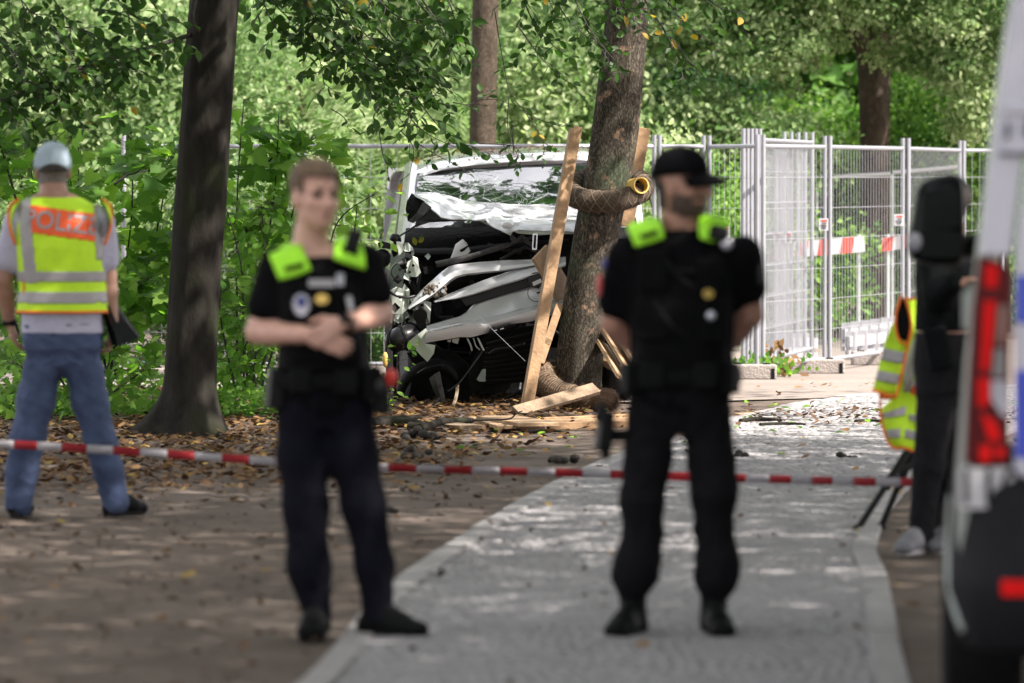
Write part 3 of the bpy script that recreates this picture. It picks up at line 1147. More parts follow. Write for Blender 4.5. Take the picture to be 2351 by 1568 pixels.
sapling('maple_sapling', 'maple sapling with large leaves just right of the dark trunk', gb(560, 43),
        [st(545, 890, 560, 230, 43, -10), st(545, 890, 640, 260, 42.9), st(545, 880, 700, 330, 43.0), [(540, 560, 42.8), (620, 470, 42.7), (740, 400, 42.8)], [(560, 430, 42.9), (640, 350, 42.8), (720, 320, 42.8)]], 'maple', 'leaf_maple', .16, 330, 63, spreadv=.17, group=GM)
sapling('dogwood_shrub', 'leafy shrub with oval leaves and thin dark stems left of the young officer', gb(600, 42.2),
        [st(560, 900, 520, 480, 42.2), st(560, 900, 600, 470, 42.3), st(580, 900, 680, 520, 42.2), st(600, 890, 640, 640, 42), st(540, 890, 510, 640, 42.1, -15), st(580, 900, 560, 700, 42)], 'ovate', 'leaf_maple', .095, 520, 64, spreadv=.14, hang=.5)
sapling('dogwood_shrub', 'small pale-leaved shrub arching beside the van windscreen', gb(800, 43.3),
        [[(760, 900, 43.2), (750, 700, 43.1), (770, 520, 43), (860, 445, 42.8)], [(760, 880, 43.2), (800, 650, 43), (820, 470, 42.8)], [(740, 800, 43.2), (700, 600, 43.2), (770, 380, 43)]], 'ovate', 'leaf_maple', .1, 140, 65, spreadv=.13, hang=.4, tint=(.5, .99))
sapling('maple_sapling', 'low maple sapling with small leaves behind the legs of the vest man', gb(180, 41),
        [st(180, 930, 100, 760, 41, -20), st(190, 930, 250, 800, 41), st(200, 930, 330, 850, 41), st(60, 930, 30, 830, 41), st(180, 930, 170, 700, 41)], 'maple', 'leaf_maple', .085, 300, 66, spreadv=.14, group=GM)
sapling('dogwood_shrub', 'thin weed with small leaves growing against the crushed front of the van', gb(905, 42.6),
        [[(890, 935, 42.7), (902, 880, 42.7), (925, 800, 42.7), (935, 760, 42.7)], [(880, 935, 42.7), (868, 860, 42.7), (862, 825, 42.7)]], 'ovate', 'leaf_maple', .06, 42, 67, spreadv=.05, hang=.2, r=.003)

# low ground cover along the shrub edge
rng = np.random.default_rng(8)
n = 5200
X = rng.uniform(-4.6, -1.2, n)
Y = 41.3 + rng.gamma(2, .5, n)
Z = np.abs(rng.normal(0, .13, n)) + .02
keep = rng.random(n) < np.clip((np.array([noise.noise(Vector((x * 2, y * 2, 1))) for x, y in zip(X, Y)]) + .55), 0, 1)
P = np.stack([X, Y, Z], 1)[keep]
n = len(P)
me = scatter_mesh('ground_cover', 'ovate', P, rng.normal(0, 1, (n, 3)) * (1, 1, .4), rng.normal(0, .4, (n, 3)) + (0, -.8, 1), rng.uniform(.04, .085, n), rng.uniform(.1, .95, n))
me.materials.append(M['leaf_maple'])
tag(link('ground_cover', me), 'low green ground cover along the edge of the leaf litter', None, None, 'stuff')

# ------------------------------------------------------------------ background shrubs (out of focus)
def bgshrub(name, label, x, y, Y, rx, rz, n, mat, kind, size, seed, tint=(.1, .9), face=(0, -.8, .2), stems=True, ry=1.2):
    c = W(x, y, Y)
    gz = max(0, (Y - 62) * .02) if Y > 62 else 0
    t = thing(name, (c.x, Y, gz), label, 'shrub' if 'tree' not in name else 'tree')
    crown(t, c, (rx, ry, rz), n, mat, kind, size, seed, hole=.15, tint=tint, face=face, name='foliage')
    mb = MB()
    rg = random.Random(seed)
    for i in range(5):
        top = Vector((c.x + rg.uniform(-.6, .6) * rx, Y + rg.uniform(-.3, .3), c.z + rz * rg.uniform(0, .6)))
        mb.tube(curve_pts([(c.x + rg.uniform(-.15, .15), Y, gz - .05), (c.x + rg.uniform(-.3, .3), Y + .1, c.z * .5), top], 8), [.035 * (1 - i_ / 10) for i_ in range(9)], 6)
    mb.build('stems', M['bark_brown'], t, smooth=True)
    return t


bgshrub('sumac_shrub', 'pale feathery sumac with long fronds behind the wreck, left of the slim tree', 740, 250, 58.2, 1.35, 1.1, 420, 'leaf_pale', 'frond', .7, 71, (.45, .99), face=(0, -1.0, .8))
bgshrub('sumac_shrub', 'pale feathery sumac standing just above the mesh fence rail', 910, 330, 58.6, 1.2, .95, 380, 'leaf_pale', 'frond', .62, 72, (.35, .95), face=(0, -1.0, .8))
bgshrub('sumac_shrub', 'feathery green sumac low behind the mesh fence beside the van', 800, 560, 55, 1.15, 1.0, 420, 'leaf_pale', 'frond', .55, 73, (.0, .7), face=(0, -1.0, .8))
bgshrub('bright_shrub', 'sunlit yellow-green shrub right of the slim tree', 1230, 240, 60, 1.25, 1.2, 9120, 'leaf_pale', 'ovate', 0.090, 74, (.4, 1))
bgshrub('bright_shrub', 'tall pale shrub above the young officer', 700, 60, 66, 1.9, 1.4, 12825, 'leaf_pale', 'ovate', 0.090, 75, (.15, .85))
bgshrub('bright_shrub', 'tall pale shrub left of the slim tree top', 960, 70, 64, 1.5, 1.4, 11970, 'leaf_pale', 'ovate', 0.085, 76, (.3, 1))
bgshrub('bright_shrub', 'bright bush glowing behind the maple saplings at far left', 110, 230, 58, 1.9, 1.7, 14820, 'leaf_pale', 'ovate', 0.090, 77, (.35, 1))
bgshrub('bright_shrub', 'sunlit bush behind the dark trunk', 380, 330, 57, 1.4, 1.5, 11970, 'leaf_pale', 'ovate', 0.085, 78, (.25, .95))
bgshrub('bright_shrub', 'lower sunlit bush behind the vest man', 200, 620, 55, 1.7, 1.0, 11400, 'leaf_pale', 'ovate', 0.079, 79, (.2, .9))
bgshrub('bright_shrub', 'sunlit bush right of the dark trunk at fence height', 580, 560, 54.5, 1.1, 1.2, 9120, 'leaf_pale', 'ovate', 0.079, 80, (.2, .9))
bgshrub('dark_gap_shrub', 'deep green bush put in for the dark gap between leaning tree and linden', 1570, 240, 68, 1.1, 1.0, 7410, 'leaf_deep', 'ovate', 0.090, 81, (.0, .5))  # dark leaf colour stands for the shaded gap in the foliage
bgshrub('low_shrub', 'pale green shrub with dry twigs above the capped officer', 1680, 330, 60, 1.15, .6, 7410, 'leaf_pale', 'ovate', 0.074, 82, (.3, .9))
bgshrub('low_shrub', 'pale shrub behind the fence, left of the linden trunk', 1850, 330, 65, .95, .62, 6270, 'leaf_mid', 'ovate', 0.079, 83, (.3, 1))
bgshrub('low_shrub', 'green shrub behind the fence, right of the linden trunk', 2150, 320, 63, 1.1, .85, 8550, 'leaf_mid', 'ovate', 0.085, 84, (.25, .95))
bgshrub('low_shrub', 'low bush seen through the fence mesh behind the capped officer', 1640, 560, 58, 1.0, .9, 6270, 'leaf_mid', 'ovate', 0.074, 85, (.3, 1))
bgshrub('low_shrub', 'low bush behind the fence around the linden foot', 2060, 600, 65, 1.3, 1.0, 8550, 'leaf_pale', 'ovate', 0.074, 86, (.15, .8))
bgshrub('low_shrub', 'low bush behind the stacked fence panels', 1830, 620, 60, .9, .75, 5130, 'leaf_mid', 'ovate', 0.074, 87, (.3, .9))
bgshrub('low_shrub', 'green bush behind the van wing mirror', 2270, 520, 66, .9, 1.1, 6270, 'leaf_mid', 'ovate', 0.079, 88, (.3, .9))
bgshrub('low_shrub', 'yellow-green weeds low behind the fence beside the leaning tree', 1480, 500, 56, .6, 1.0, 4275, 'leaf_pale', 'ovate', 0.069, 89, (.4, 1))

# far wood that closes the view: one mass
rng = np.random.default_rng(77)
n = 60000
X = rng.uniform(-15, 15, n)
Y = rng.uniform(74, 84, n)
Z = rng.uniform(0, 1, n) ** .8 * 10.5
nz = np.array([noise.noise(Vector((x * .45, y * .4, z * .45))) for x, y, z in zip(X, Y, Z)])
tint = np.clip(.48 + nz * .8 + rng.normal(0, .12, n), 0, .99)
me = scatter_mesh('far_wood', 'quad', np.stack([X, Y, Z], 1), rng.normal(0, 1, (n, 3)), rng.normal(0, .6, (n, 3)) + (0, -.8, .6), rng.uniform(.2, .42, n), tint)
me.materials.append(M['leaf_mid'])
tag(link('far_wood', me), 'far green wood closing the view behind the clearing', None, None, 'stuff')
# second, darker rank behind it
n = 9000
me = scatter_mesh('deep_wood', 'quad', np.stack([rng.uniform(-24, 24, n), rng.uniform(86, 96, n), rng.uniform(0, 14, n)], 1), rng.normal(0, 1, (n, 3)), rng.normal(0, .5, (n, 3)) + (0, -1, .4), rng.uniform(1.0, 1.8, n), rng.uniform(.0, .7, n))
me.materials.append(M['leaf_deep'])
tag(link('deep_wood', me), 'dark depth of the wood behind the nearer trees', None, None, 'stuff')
# ------------------------------------------------------------------ mesh fence panels, their blocks and signs
GF = 'mesh site fence panels'


def fence_panel(a, b, label, H=2.04, z0=.12, sign=None, group=GF, dense=.12, r=.0021, tube=.021, posts=True):
    a, b = Vector(a), Vector(b)
    t = thing('fence_panel', (a.x, a.y, 0), label, 'fence panel', group)
    d = b - a
    L = d.length
    d.normalize()
    mat = M['galv_white']
    for q in ((a, b)):
        mb = MB()
        mb.tube([q + Vector((0, 0, .08)), q + Vector((0, 0, H + .1))], tube, 10)
        mb.build('post', mat, t, smooth=False, angle=40)
    for z in (z0, H):
        mb = MB()
        mb.tube([a + Vector((0, 0, z)) + d * tube, b + Vector((0, 0, z)) - d * tube], tube * .9, 8)
        mb.build('rail', mat, t, angle=40)
    mb = MB()
    k = int(L / dense)
    nrm = Vector((d.y, -d.x, 0)) * .006
    for i in range(1, k + 1):
        p = a + d * (L * i / (k + 1))
        mb.tube([p + Vector((0, 0, z0)) + nrm, p + Vector((0, 0, H)) + nrm], r, 4, caps=False)
    n = 7
    for i in range(1, n):
        z = z0 + (H - z0) * i / n
        # stiffening fold of the mesh: a wire pair
        mb.tube([a + Vector((0, 0, z)) - nrm * .2, b + Vector((0, 0, z)) - nrm * .2], r * 1.15, 4, caps=False)
    mb.build('wire_mesh', M['wire'], t, kind='stuff')
    if sign is not None:
        for (u, z, w_, h_) in sign:
            c = a + d * u + Vector((0, 0, z)) + Vector((0, -.03, 0))
            mb = MB()
            dd = Vector((1, 0, 0))
            mb.box(c, (w_, .004, h_))
            s = mb.build('warning_plate', M['white_film'], t)
            mb = MB()
            mb.box(c + Vector((w_ * .05, -.004, h_ * .3)), (w_ * .6, .003, h_ * .16))
            mb.build('red_field', M['red_sign'], s)
            mb = MB()
            for q in range(3):
                mb.box(c + Vector((-w_ * .02, -.004, -h_ * (.08 + .13 * q))), (w_ * (.7 - .12 * q), .003, h_ * .045))
            mb.box(c + Vector((w_ * .05, -.0065, h_ * .08)), (w_ * .5, .003, h_ * .05))
            mb.build('print_lines', M['black_pl'], s)
    return t


M['pale_plastic'] = simple('pale_grey_plastic', (.30, .30, .32), .5, noise_amt=.1, scale=8)
M['wire'] = simple('fence_wire', (.30, .305, .33), .5, .15, .06, 6)
M['red_sign'] = simple('red_sign_print', (.5, .07, .05), .5, noise_amt=.05)


def fp(x, Y): return (W(x, 800, Y).x, Y, 0)


fence_panel(fp(285, 50.4), fp(690, 50.2), 'mesh fence panel half hidden behind the maple saplings')
fence_panel(fp(700, 50.2), fp(1308, 50.0), 'mesh fence panel straight behind the wrecked van')
fence_panel(fp(1320, 50.0), fp(1502, 50.4), 'mesh fence panel right behind the leaning tree', sign=[(.62, 1.14, .09, .13)])
fence_panel(fp(1514, 50.4), fp(1615, 50.9), 'mesh fence panel behind the head of the capped officer')
fence_panel(fp(1628, 50.9), fp(1738, 49.9), 'mesh fence panel between the capped officer and the stacked panels', sign=[(.36, 1.28, .075, .11)])
fence_panel(fp(1752, 50.1), fp(1893, 51.5), 'mesh fence panel with its foot on the two concrete blocks', sign=[(1.5, 1.34, .085, .11)])
fence_panel(fp(1905, 51.5), fp(2072, 54.4), 'mesh fence panel in front of the linden trunk', sign=[(2.85, 1.36, .09, .11)])
fence_panel(fp(2085, 54.4), fp(2203, 58.2), 'mesh fence panel above the hanging vest', sign=[(3.8, 1.36, .07, .11)])
fence_panel(fp(2212, 58.2), fp(2300, 58.6), 'mesh fence panel ending behind the police van')
# spare panels parked edge-on, one behind the other
for i in range(5):
    x0 = 1706 + i * 9.5
    fence_panel(fp(x0, 50.7 + i * .02), fp(1800 + i * 16, 54.6 + .05 * i), ['spare mesh panel of the parked stack, leftmost', 'spare mesh panel of the parked stack, second from the left', 'spare mesh panel in the middle of the parked stack', 'spare mesh panel of the parked stack, second from the right', 'spare mesh panel of the parked stack, rightmost'][i],
                H=2.1, group='spare fence panels parked in a stack', dense=.12, r=.0022, sign=[(2.6, 1.2, .06, .1)] if i in (1, 3) else None)

# concrete feet
def block(x0, x1, Y, label, h=.13, d=.24, w_=None):
    a, b = W(x0, 850, Y), W(x1, 850, Y)
    c = Vector(((a.x + b.x) / 2, Y, 0))
    t = thing('concrete_block', c, label, 'fence foot', 'concrete feet of the mesh fence')
    mb = MB()
    L = b.x - a.x
    # block with bevelled ends and a slot at one end
    mb.box(c + Vector((0, 0, h / 2)), (L, d, h))
    mb.build('block', M['concrete'], t, bevel=.012)
    mb = MB()
    for s in (-.3, .3):
        mb.tube([c + Vector((s * L, 0, h - .01)), c + Vector((s * L, 0, h + .012))], .035, 10)
    mb.box(c + Vector((L / 2 - .035, -d / 2 - .002, h * .4)), (.03, .006, h * .7))
    mb.build('socket', M['black_pl'], t)


block(1672, 1782, 49.75, 'concrete fence foot right beside the capped officer')
block(1773, 1938, 51.2, 'long concrete fence foot with a slot at its end, middle one of three')
block(1955, 2060, 53.5, 'concrete fence foot behind the hanging vest')

# red and white barrier boards hung behind the fence
def barrier(x0, y0, x1, y1, Y, label, h=.16, n=9, red_first=False):
    a, b = W(x0, y0, Y), W(x1, y1, Y)
    t = thing('barrier_board', (a.x, Y, a.z), label, 'barrier board', 'red and white barrier boards behind the fence')
    d = b - a
    mb = MB()
    mb.bar(a, b, .022, h)
    mb.build('board', M['white_film'], t)
    L = d.length
    d.normalize()
    for i in range(n):
        if (i % 2 == 0) == red_first:
            mb = MB()
            # slanted edges of the stripes
            u0, u1 = L * i / n, L * (i + 1) / n
            f = a + Vector((0, -.016, 0))
            up = Vector((0, 0, h / 2))
            sk = .012
            mb.plate([f + d * (u0 - sk) - up, f + d * (u1 - sk) - up, f + d * (u1 + sk) + up, f + d * (u0 + sk) + up], .003)
            mb.build('red_stripe', M['red_sign'], t)
    mb = MB()
    for u in (.06, L - .06):
        q = a + d * u
        mb.tube([Vector((q.x, q.y + .02, 0)), Vector((q.x, q.y + .02, q.z + .1))], .02, 8)
    mb.build('support', M['galv'], t)


barrier(1775, 577, 1985, 560, 57.5, 'red and white barrier board seen through the fence left of the linden trunk', n=8, red_first=True)
barrier(2025, 562, 2100, 552, 58.5, 'red and white barrier board seen through the fence right of the linden trunk', n=3, red_first=True, h=.14)
# white handrail tubes
t = thing('site_handrail', fp(1840, 60), 'white handrail tube running behind the fence at head height', 'handrail')
for (x0, y0, x1, y1) in ((1765, 378, 1870, 384), (1880, 385, 2045, 377), (2050, 374, 2210, 360)):
    mb = MB()
    mb.tube([W(x0, y0 + 22, 60), W(x1, y1 + 22, 60)], .02, 8)
    mb.build('rail', M['white_film'], t, angle=40)
for x in (1765, 1875, 2048, 2205):
    mb = MB()
    p = W(x, 400, 60)
    mb.tube([(p.x, 60, 0), (p.x, 60, p.z)], .02, 8)
    mb.build('upright', M['galv'], t, angle=40)
# stacked white plastic barrier panels (crenellated edge)
def grille(x0, x1, ytop, ybot, Y, dy, label, n=6):
    a0, b0 = W(x0, ybot, Y), W(x1, ybot + dy, Y + .7)
    a1, b1 = W(x0, ytop, Y), W(x1, ytop + dy, Y + .7)
    t = thing('plastic_barrier', (a0.x, Y, a0.z), label, 'barrier panel', 'pale plastic barrier panels laid behind the fence')
    mb = MB()
    mb.bar(a0, b0, .05, .05)
    mb.bar(a0 * .45 + a1 * .55, b0 * .45 + b1 * .55, .06, .1)
    mb.build('rail', M['pale_plastic'], t)
    for i in range(n):
        u = (i + .3) / n
        p, q = a0.lerp(b0, u), a1.lerp(b1, u)
        mb = MB()
        mb.bar(p, q, .09, .04, up=(0, 1, 0))
        mb.build('slat', M['pale_plastic'], t)


grille(1935, 2070, 742, 800, 55.4, -18, 'pale plastic barrier panel with notched edge leaning behind the fence', 6)
grille(1945, 2075, 762, 812, 55.0, -14, 'pale plastic barrier panel lying lowest in front of the notched one', 5)
grille(1775, 1872, 765, 815, 54.8, 0, 'pale plastic barrier feet low behind the parked panels', 5)
# plants at the fence foot
rng = np.random.default_rng(90)
n = 200
t = thing('weed_tuft', fp(1735, 49.9), 'tuft of fresh green weeds at the concrete foot of the fence', 'weeds')
X = rng.normal(0, .2, n) + W(1725, 800, 50.0).x
P = np.stack([X, rng.normal(50.05, .1, n), np.abs(rng.normal(0, .07, n)) + .02], 1)
me = scatter_mesh('leaves', 'quad', P, rng.normal(0, .6, (n, 3)) + (0, 0, 1.2), rng.normal(0, .5, (n, 3)) + (0, -1, .6), rng.uniform(.04, .085, n), rng.uniform(.2, .8, n), BASE[t])
me.materials.append(M['leaf_maple'])
link('foliage', me, t, None, 'stuff')
t = thing('dry_weed', fp(1790, 51), 'dry reddish weed between the two concrete feet', 'weeds')
n = 90
P = np.stack([rng.normal(W(1788, 800, 50.4).x, .08, n), rng.normal(50.4, .1, n), np.abs(rng.normal(0, .12, n)) + .02], 1)
me = scatter_mesh('leaves', 'flat', P, rng.normal(0, 1, (n, 3)), rng.normal(0, .5, (n, 3)) + (0, -.6, 1), rng.uniform(.05, .1, n), rng.uniform(.5, .9, n), BASE[t])
me.materials.append(M['litter'])
link('foliage', me, t, None, 'stuff')

# ------------------------------------------------------------------ cordon tape
def cordon(pts, label, period=.285, h=.043):
    c = curve_pts(pts, 480)
    cum = [0]
    for i in range(480): cum.append(cum[-1] + (c[i + 1] - c[i]).length)
    t = thing('cordon_tape', c[0], label, 'cordon tape', 'red and white cordon tape')

    def at(s):
        i = int(np.searchsorted(cum, s)) - 1
        i = max(0, min(479, i))
        u = (s - cum[i]) / max(1e-6, cum[i + 1] - cum[i])
        return c[i].lerp(c[i + 1], u)

    k = int(cum[-1] / (period / 2))
    for i in range(k):
        s0, s1 = i * period / 2, (i + 1) * period / 2
        grid = [[], []]
        for q in range(5):
            s = s0 + (s1 - s0) * q / 4
            p = at(s)
            tw = .35 * math.sin(s * 1.1) + .2 * math.sin(s * 3.1)
            dz = Vector((0, math.sin(tw), math.cos(tw))) * (h / 2)
            grid[1].append(p + dz)
            grid[0].append(p - dz)
        mb = MB()
        mb.sheet(grid, .0006)
        mb.build('red_stripe' if i % 2 else 'white_stripe', M['tape_red'] if i % 2 else M['tape_white'], t, smooth=True)


M['tape_red'] = leaf_mat('red_tape', [(0, (.25, .018, .024)), (1, (.25, .018, .024))], (1.2, .8, .8), tfac=.25)
M['tape_white'] = leaf_mat('white_tape', [(0, (.33, .315, .335)), (1, (.33, .315, .335))], (1, 1, 1), tfac=.3)
cordon([W(-520, 1000, 29.2), W(-100, 1015, 29.1), W(200, 1030, 28.8), W(600, 1057, 28.6), W(900, 1074, 28.5), W(1300, 1086, 28.3), W(1700, 1098, 28.0), W(2000, 1106, 27.4), W(2150, 1106, 27.2), W(2330, 1100, 27.0)],
       'sagging red and white striped cordon tape stretched across the path behind the officers')

# ------------------------------------------------------------------ timber tree guard, broken
def plank(name, label, a, b, wx, wy, up=(0, 0, 1), mat='wood', group='broken boards of the tree guard', bevel=.004, cat='board', jag=0):
    a, b = Vector(a), Vector(b)
    mb = MB()
    mb.bar(a, b, wx, wy, up)
    if jag:
        d = (b - a).normalized()
        sx = d.cross(Vector(up)).normalized()
        sy = sx.cross(d)
        rg = random.Random(int(a.x * 1000))
        for i in range(5):
            o = b + sx * wx * (-.4 + .2 * i) + sy * rg.uniform(-.3, .3) * wy
            l = rg.uniform(.3, 1) * jag
            mb.add([o - sx * wx * .1 - sy * wy * .3, o + sx * wx * .1 - sy * wy * .3, o + sy * wy * .3, o + d * l + sx * rg.uniform(-.01, .01)], [(0, 1, 3), (1, 2, 3), (2, 0, 3), (0, 2, 1)])
    o = mb.build(name, M[mat], None, bevel=bevel)
    return tag(o, label, cat, group)


pa, pb = W(1207, 932, 42.75), W(1322, 292, 43.2)
pa.z = .0
plank('guard_post', 'long square timber post leaning against the tree in front of the wrecked van', pa, pb, .085, .085, up=(.2, -1, 0), cat='post', group='timber posts of the tree guard')
plank('guard_post', 'upright timber post standing behind the leaning tree trunk', W(1437, 520, 44.15), W(1478, 294, 44.2), .1, .06, up=(.3, -1, 0), cat='post', group='timber posts of the tree guard')
plank('guard_post', 'second timber post close behind the trunk, mostly hidden', W(1440, 480, 44.4), W(1464, 292, 44.45), .04, .06, up=(.3, -1, 0), cat='post', group='timber posts of the tree guard')
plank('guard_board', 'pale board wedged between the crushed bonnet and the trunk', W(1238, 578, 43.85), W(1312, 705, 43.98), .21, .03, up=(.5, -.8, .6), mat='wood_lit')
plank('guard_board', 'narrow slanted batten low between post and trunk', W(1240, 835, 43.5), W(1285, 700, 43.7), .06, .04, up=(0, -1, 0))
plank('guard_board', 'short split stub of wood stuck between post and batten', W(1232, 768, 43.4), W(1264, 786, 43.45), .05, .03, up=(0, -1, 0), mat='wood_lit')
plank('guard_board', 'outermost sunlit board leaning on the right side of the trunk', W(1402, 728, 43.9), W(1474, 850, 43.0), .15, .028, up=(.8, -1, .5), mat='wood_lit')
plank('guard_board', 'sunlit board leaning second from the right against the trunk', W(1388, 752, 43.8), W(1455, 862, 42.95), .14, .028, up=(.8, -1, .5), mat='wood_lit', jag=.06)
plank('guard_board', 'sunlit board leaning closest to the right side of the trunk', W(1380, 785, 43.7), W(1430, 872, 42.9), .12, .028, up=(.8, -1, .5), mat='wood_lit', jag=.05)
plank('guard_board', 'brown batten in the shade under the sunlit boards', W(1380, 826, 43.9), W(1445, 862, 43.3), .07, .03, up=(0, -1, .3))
ga, gb_ = G(1185, 946, .035), W(1368, 892, 42.45)
plank('guard_board', 'splintered board lying across the coir roll at the foot of the tree', ga, gb_, .105, .035, up=(0, -.75, .65), mat='wood_old', jag=.05)
# boards lying on the ground
def gp(x, y, z=.03): return G(x, y, z)


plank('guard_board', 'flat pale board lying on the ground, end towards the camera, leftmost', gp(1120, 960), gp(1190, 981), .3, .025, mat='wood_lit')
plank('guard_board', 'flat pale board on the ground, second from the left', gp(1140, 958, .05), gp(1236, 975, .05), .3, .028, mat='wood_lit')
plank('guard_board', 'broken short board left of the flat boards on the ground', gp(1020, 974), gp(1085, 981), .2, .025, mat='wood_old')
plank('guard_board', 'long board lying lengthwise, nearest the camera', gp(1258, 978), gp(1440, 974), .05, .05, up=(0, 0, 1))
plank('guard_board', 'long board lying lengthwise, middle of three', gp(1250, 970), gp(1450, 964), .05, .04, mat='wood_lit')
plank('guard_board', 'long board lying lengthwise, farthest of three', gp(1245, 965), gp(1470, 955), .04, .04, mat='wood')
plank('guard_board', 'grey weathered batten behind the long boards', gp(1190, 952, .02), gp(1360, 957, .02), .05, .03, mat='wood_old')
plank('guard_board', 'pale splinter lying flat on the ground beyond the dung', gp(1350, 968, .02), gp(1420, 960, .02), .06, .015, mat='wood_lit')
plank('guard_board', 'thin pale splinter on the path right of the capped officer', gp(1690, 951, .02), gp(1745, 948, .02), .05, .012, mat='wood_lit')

# coir rolls round the trunk
M['coir'] = simple('coir_fibre', (.075, .04, .02), .95, noise_amt=.0, scale=60, bump=1.0, bscale=160, col2=(.17, .105, .06))
M['coir_dark'] = simple('dark_coir_fibre', (.05, .034, .022), .95, noise_amt=.0, scale=55, bump=1.0, bscale=150, col2=(.12, .085, .058))  # darker, greyer coir for the upper roll
M['pipe_yellow'] = simple('yellow_pipe', (.62, .40, .10), .5, noise_amt=.1, scale=10)
M['string'] = simple('pale_string', (.27, .21, .15), .8, noise_amt=.1)


def coir_roll(label, pts, r, seed, mat='coir', fuzz=900, net=True, pipe=None, fl=.03):
    ax = curve_pts(pts, 60)
    t = thing('coir_roll', ax[0], label, 'coir roll', 'coir rolls round the leaning tree')
    mb = MB()
    mb.tube(ax, [r * (1 + .07 * noise.noise(Vector((i * .3, seed, 0)))) for i in range(61)], 20, fn=lambda i, a: 1 + .07 * noise.noise(Vector((math.cos(a) * 2, math.sin(a) * 2, i * .5 + seed))))
    body = mb.build('roll', M[mat], t, smooth=True)
    rg = random.Random(seed)
    # loose fibres standing off the roll
    mb = MB()
    for q in range(fuzz):
        i = rg.randint(1, 59)
        d = (ax[i + 1] - ax[i - 1]).normalized() if i < 60 else Vector((1, 0, 0))
        o = d.orthogonal().normalized()
        o.rotate(Matrix.Rotation(rg.uniform(0, 6.28), 3, d))
        p = ax[i] + o * r * .97
        tip = p + (o * rg.uniform(.1, .6) + d * rg.gauss(0, .8) + Vector((0, 0, -.3))).normalized() * rg.uniform(.3, 1) * fl
        s = d.cross(o) * .0022
        mb.add([p - s, p + s, tip], [(0, 1, 2)])
    mb.build('fibres', M[mat], t, kind='stuff')
    if net:
        mb = MB()
        L = 60
        for ph in range(4):
            for sg in (-1, 1):
                hp = []
                for i in range(0, 241):
                    x = i / 240 * 60
                    j = min(59, int(x))
                    p = ax[j].lerp(ax[j + 1], x - j)
                    d = (ax[j + 1] - ax[j]).normalized()
                    up = Vector((0, 0, 1))
                    sx = d.cross(up)
                    sx = sx.normalized() if sx.length > .05 else Vector((1, 0, 0))
                    sy = sx.cross(d)
                    a = sg * (x * .62) + ph * math.pi / 2
                    hp.append(p + (sx * math.cos(a) + sy * math.sin(a)) * (r * 1.035))
                mb.tube(hp, .0017, 3, caps=False)
        mb.build('netting', M['string'], t)
    if pipe:
        p, d, pr = pipe
        d = Vector(d).normalized()
        mb = MB()
        n = 20
        o = d.orthogonal().normalized()
        o2 = d.cross(o)
        rings = []
        for (u, rr) in ((-.12, pr), (.03, pr), (.03, pr * .86), (-.12, pr * .86)):
            rings.append([Vector(p) + d * u + (o * math.cos(2 * math.pi * j / n) + o2 * math.sin(2 * math.pi * j / n)) * rr for j in range(n)])
        mb.loft(rings, caps=False)
        mb.build('pipe', M['pipe_yellow'], t, angle=50)
        mb = MB()
        mb.tube([Vector(p) - d * .1, Vector(p) - d * .09], pr * .87, n)
        mb.build('pipe_inside', M['black_pl'], t)
    return t


c = W(1393, 432, YB)
ring = []
for k in range(15):
    a = R(28) - k / 14 * R(318)
    rr = .262
    ring.append((c.x + .015 + rr * math.cos(a) * (1.12 if math.cos(a) < 0 else 1), YB + rr * math.sin(a) * 1.1, c.z + .10 * math.sin(a) + .02 * math.cos(a)))
coir_roll('dark netted coir roll tied round the trunk at chest height with a yellow pipe end', ring, .082, 4, 'coir_dark', 5200, True,
          (W(1469, 426, YB - .27), (.45, -1, .1), .064), fl=.04)
p0 = W(1236, 852, 43.75)
coir_roll('frayed brown coir roll sagging round the foot of the tree', [W(1268, 850, 43.95), W(1243, 858, 43.6), W(1256, 880, 43.4), W(1285, 902, 43.3), W(1325, 912, 43.2), W(1365, 915, 43.2), W(1400, 918, 43.35)], .085, 9, 'coir', 5200, False,
          None, fl=.07)
# string wound round the lower roll
mb = MB()
ax = curve_pts([W(1243, 858, 43.6), W(1256, 880, 43.4), W(1285, 902, 43.3), W(1325, 912, 43.2)], 22)
for i in range(1, 21):
    d = (ax[i + 1] - ax[i - 1]).normalized()
    o = d.orthogonal().normalized()
    o2 = d.cross(o)
    mb.tube([ax[i] + (o * math.cos(a) + o2 * math.sin(a)) * .09 for a in np.linspace(0, 6.28, 15)], .0022, 4, caps=False)
mb.build('string_winding', M['string'], [o for o in bpy.data.objects if o.name.startswith('coir_roll')][1])

# ------------------------------------------------------------------ sticks, dung, stones on the ground
def stick(label, pts, r, group='broken branches on the ground', cat='branch', mat='bark_grey'):
    mb = MB()
    c = curve_pts(pts, 16)
    mb.tube(c, [r * (1 - .35 * i / 16) * (1 + .1 * noise.noise(Vector((i * .9, r * 99, 0)))) for i in range(17)], 8)
    return tag(mb.build('fallen_branch', M[mat], None, smooth=True), label, cat, group)


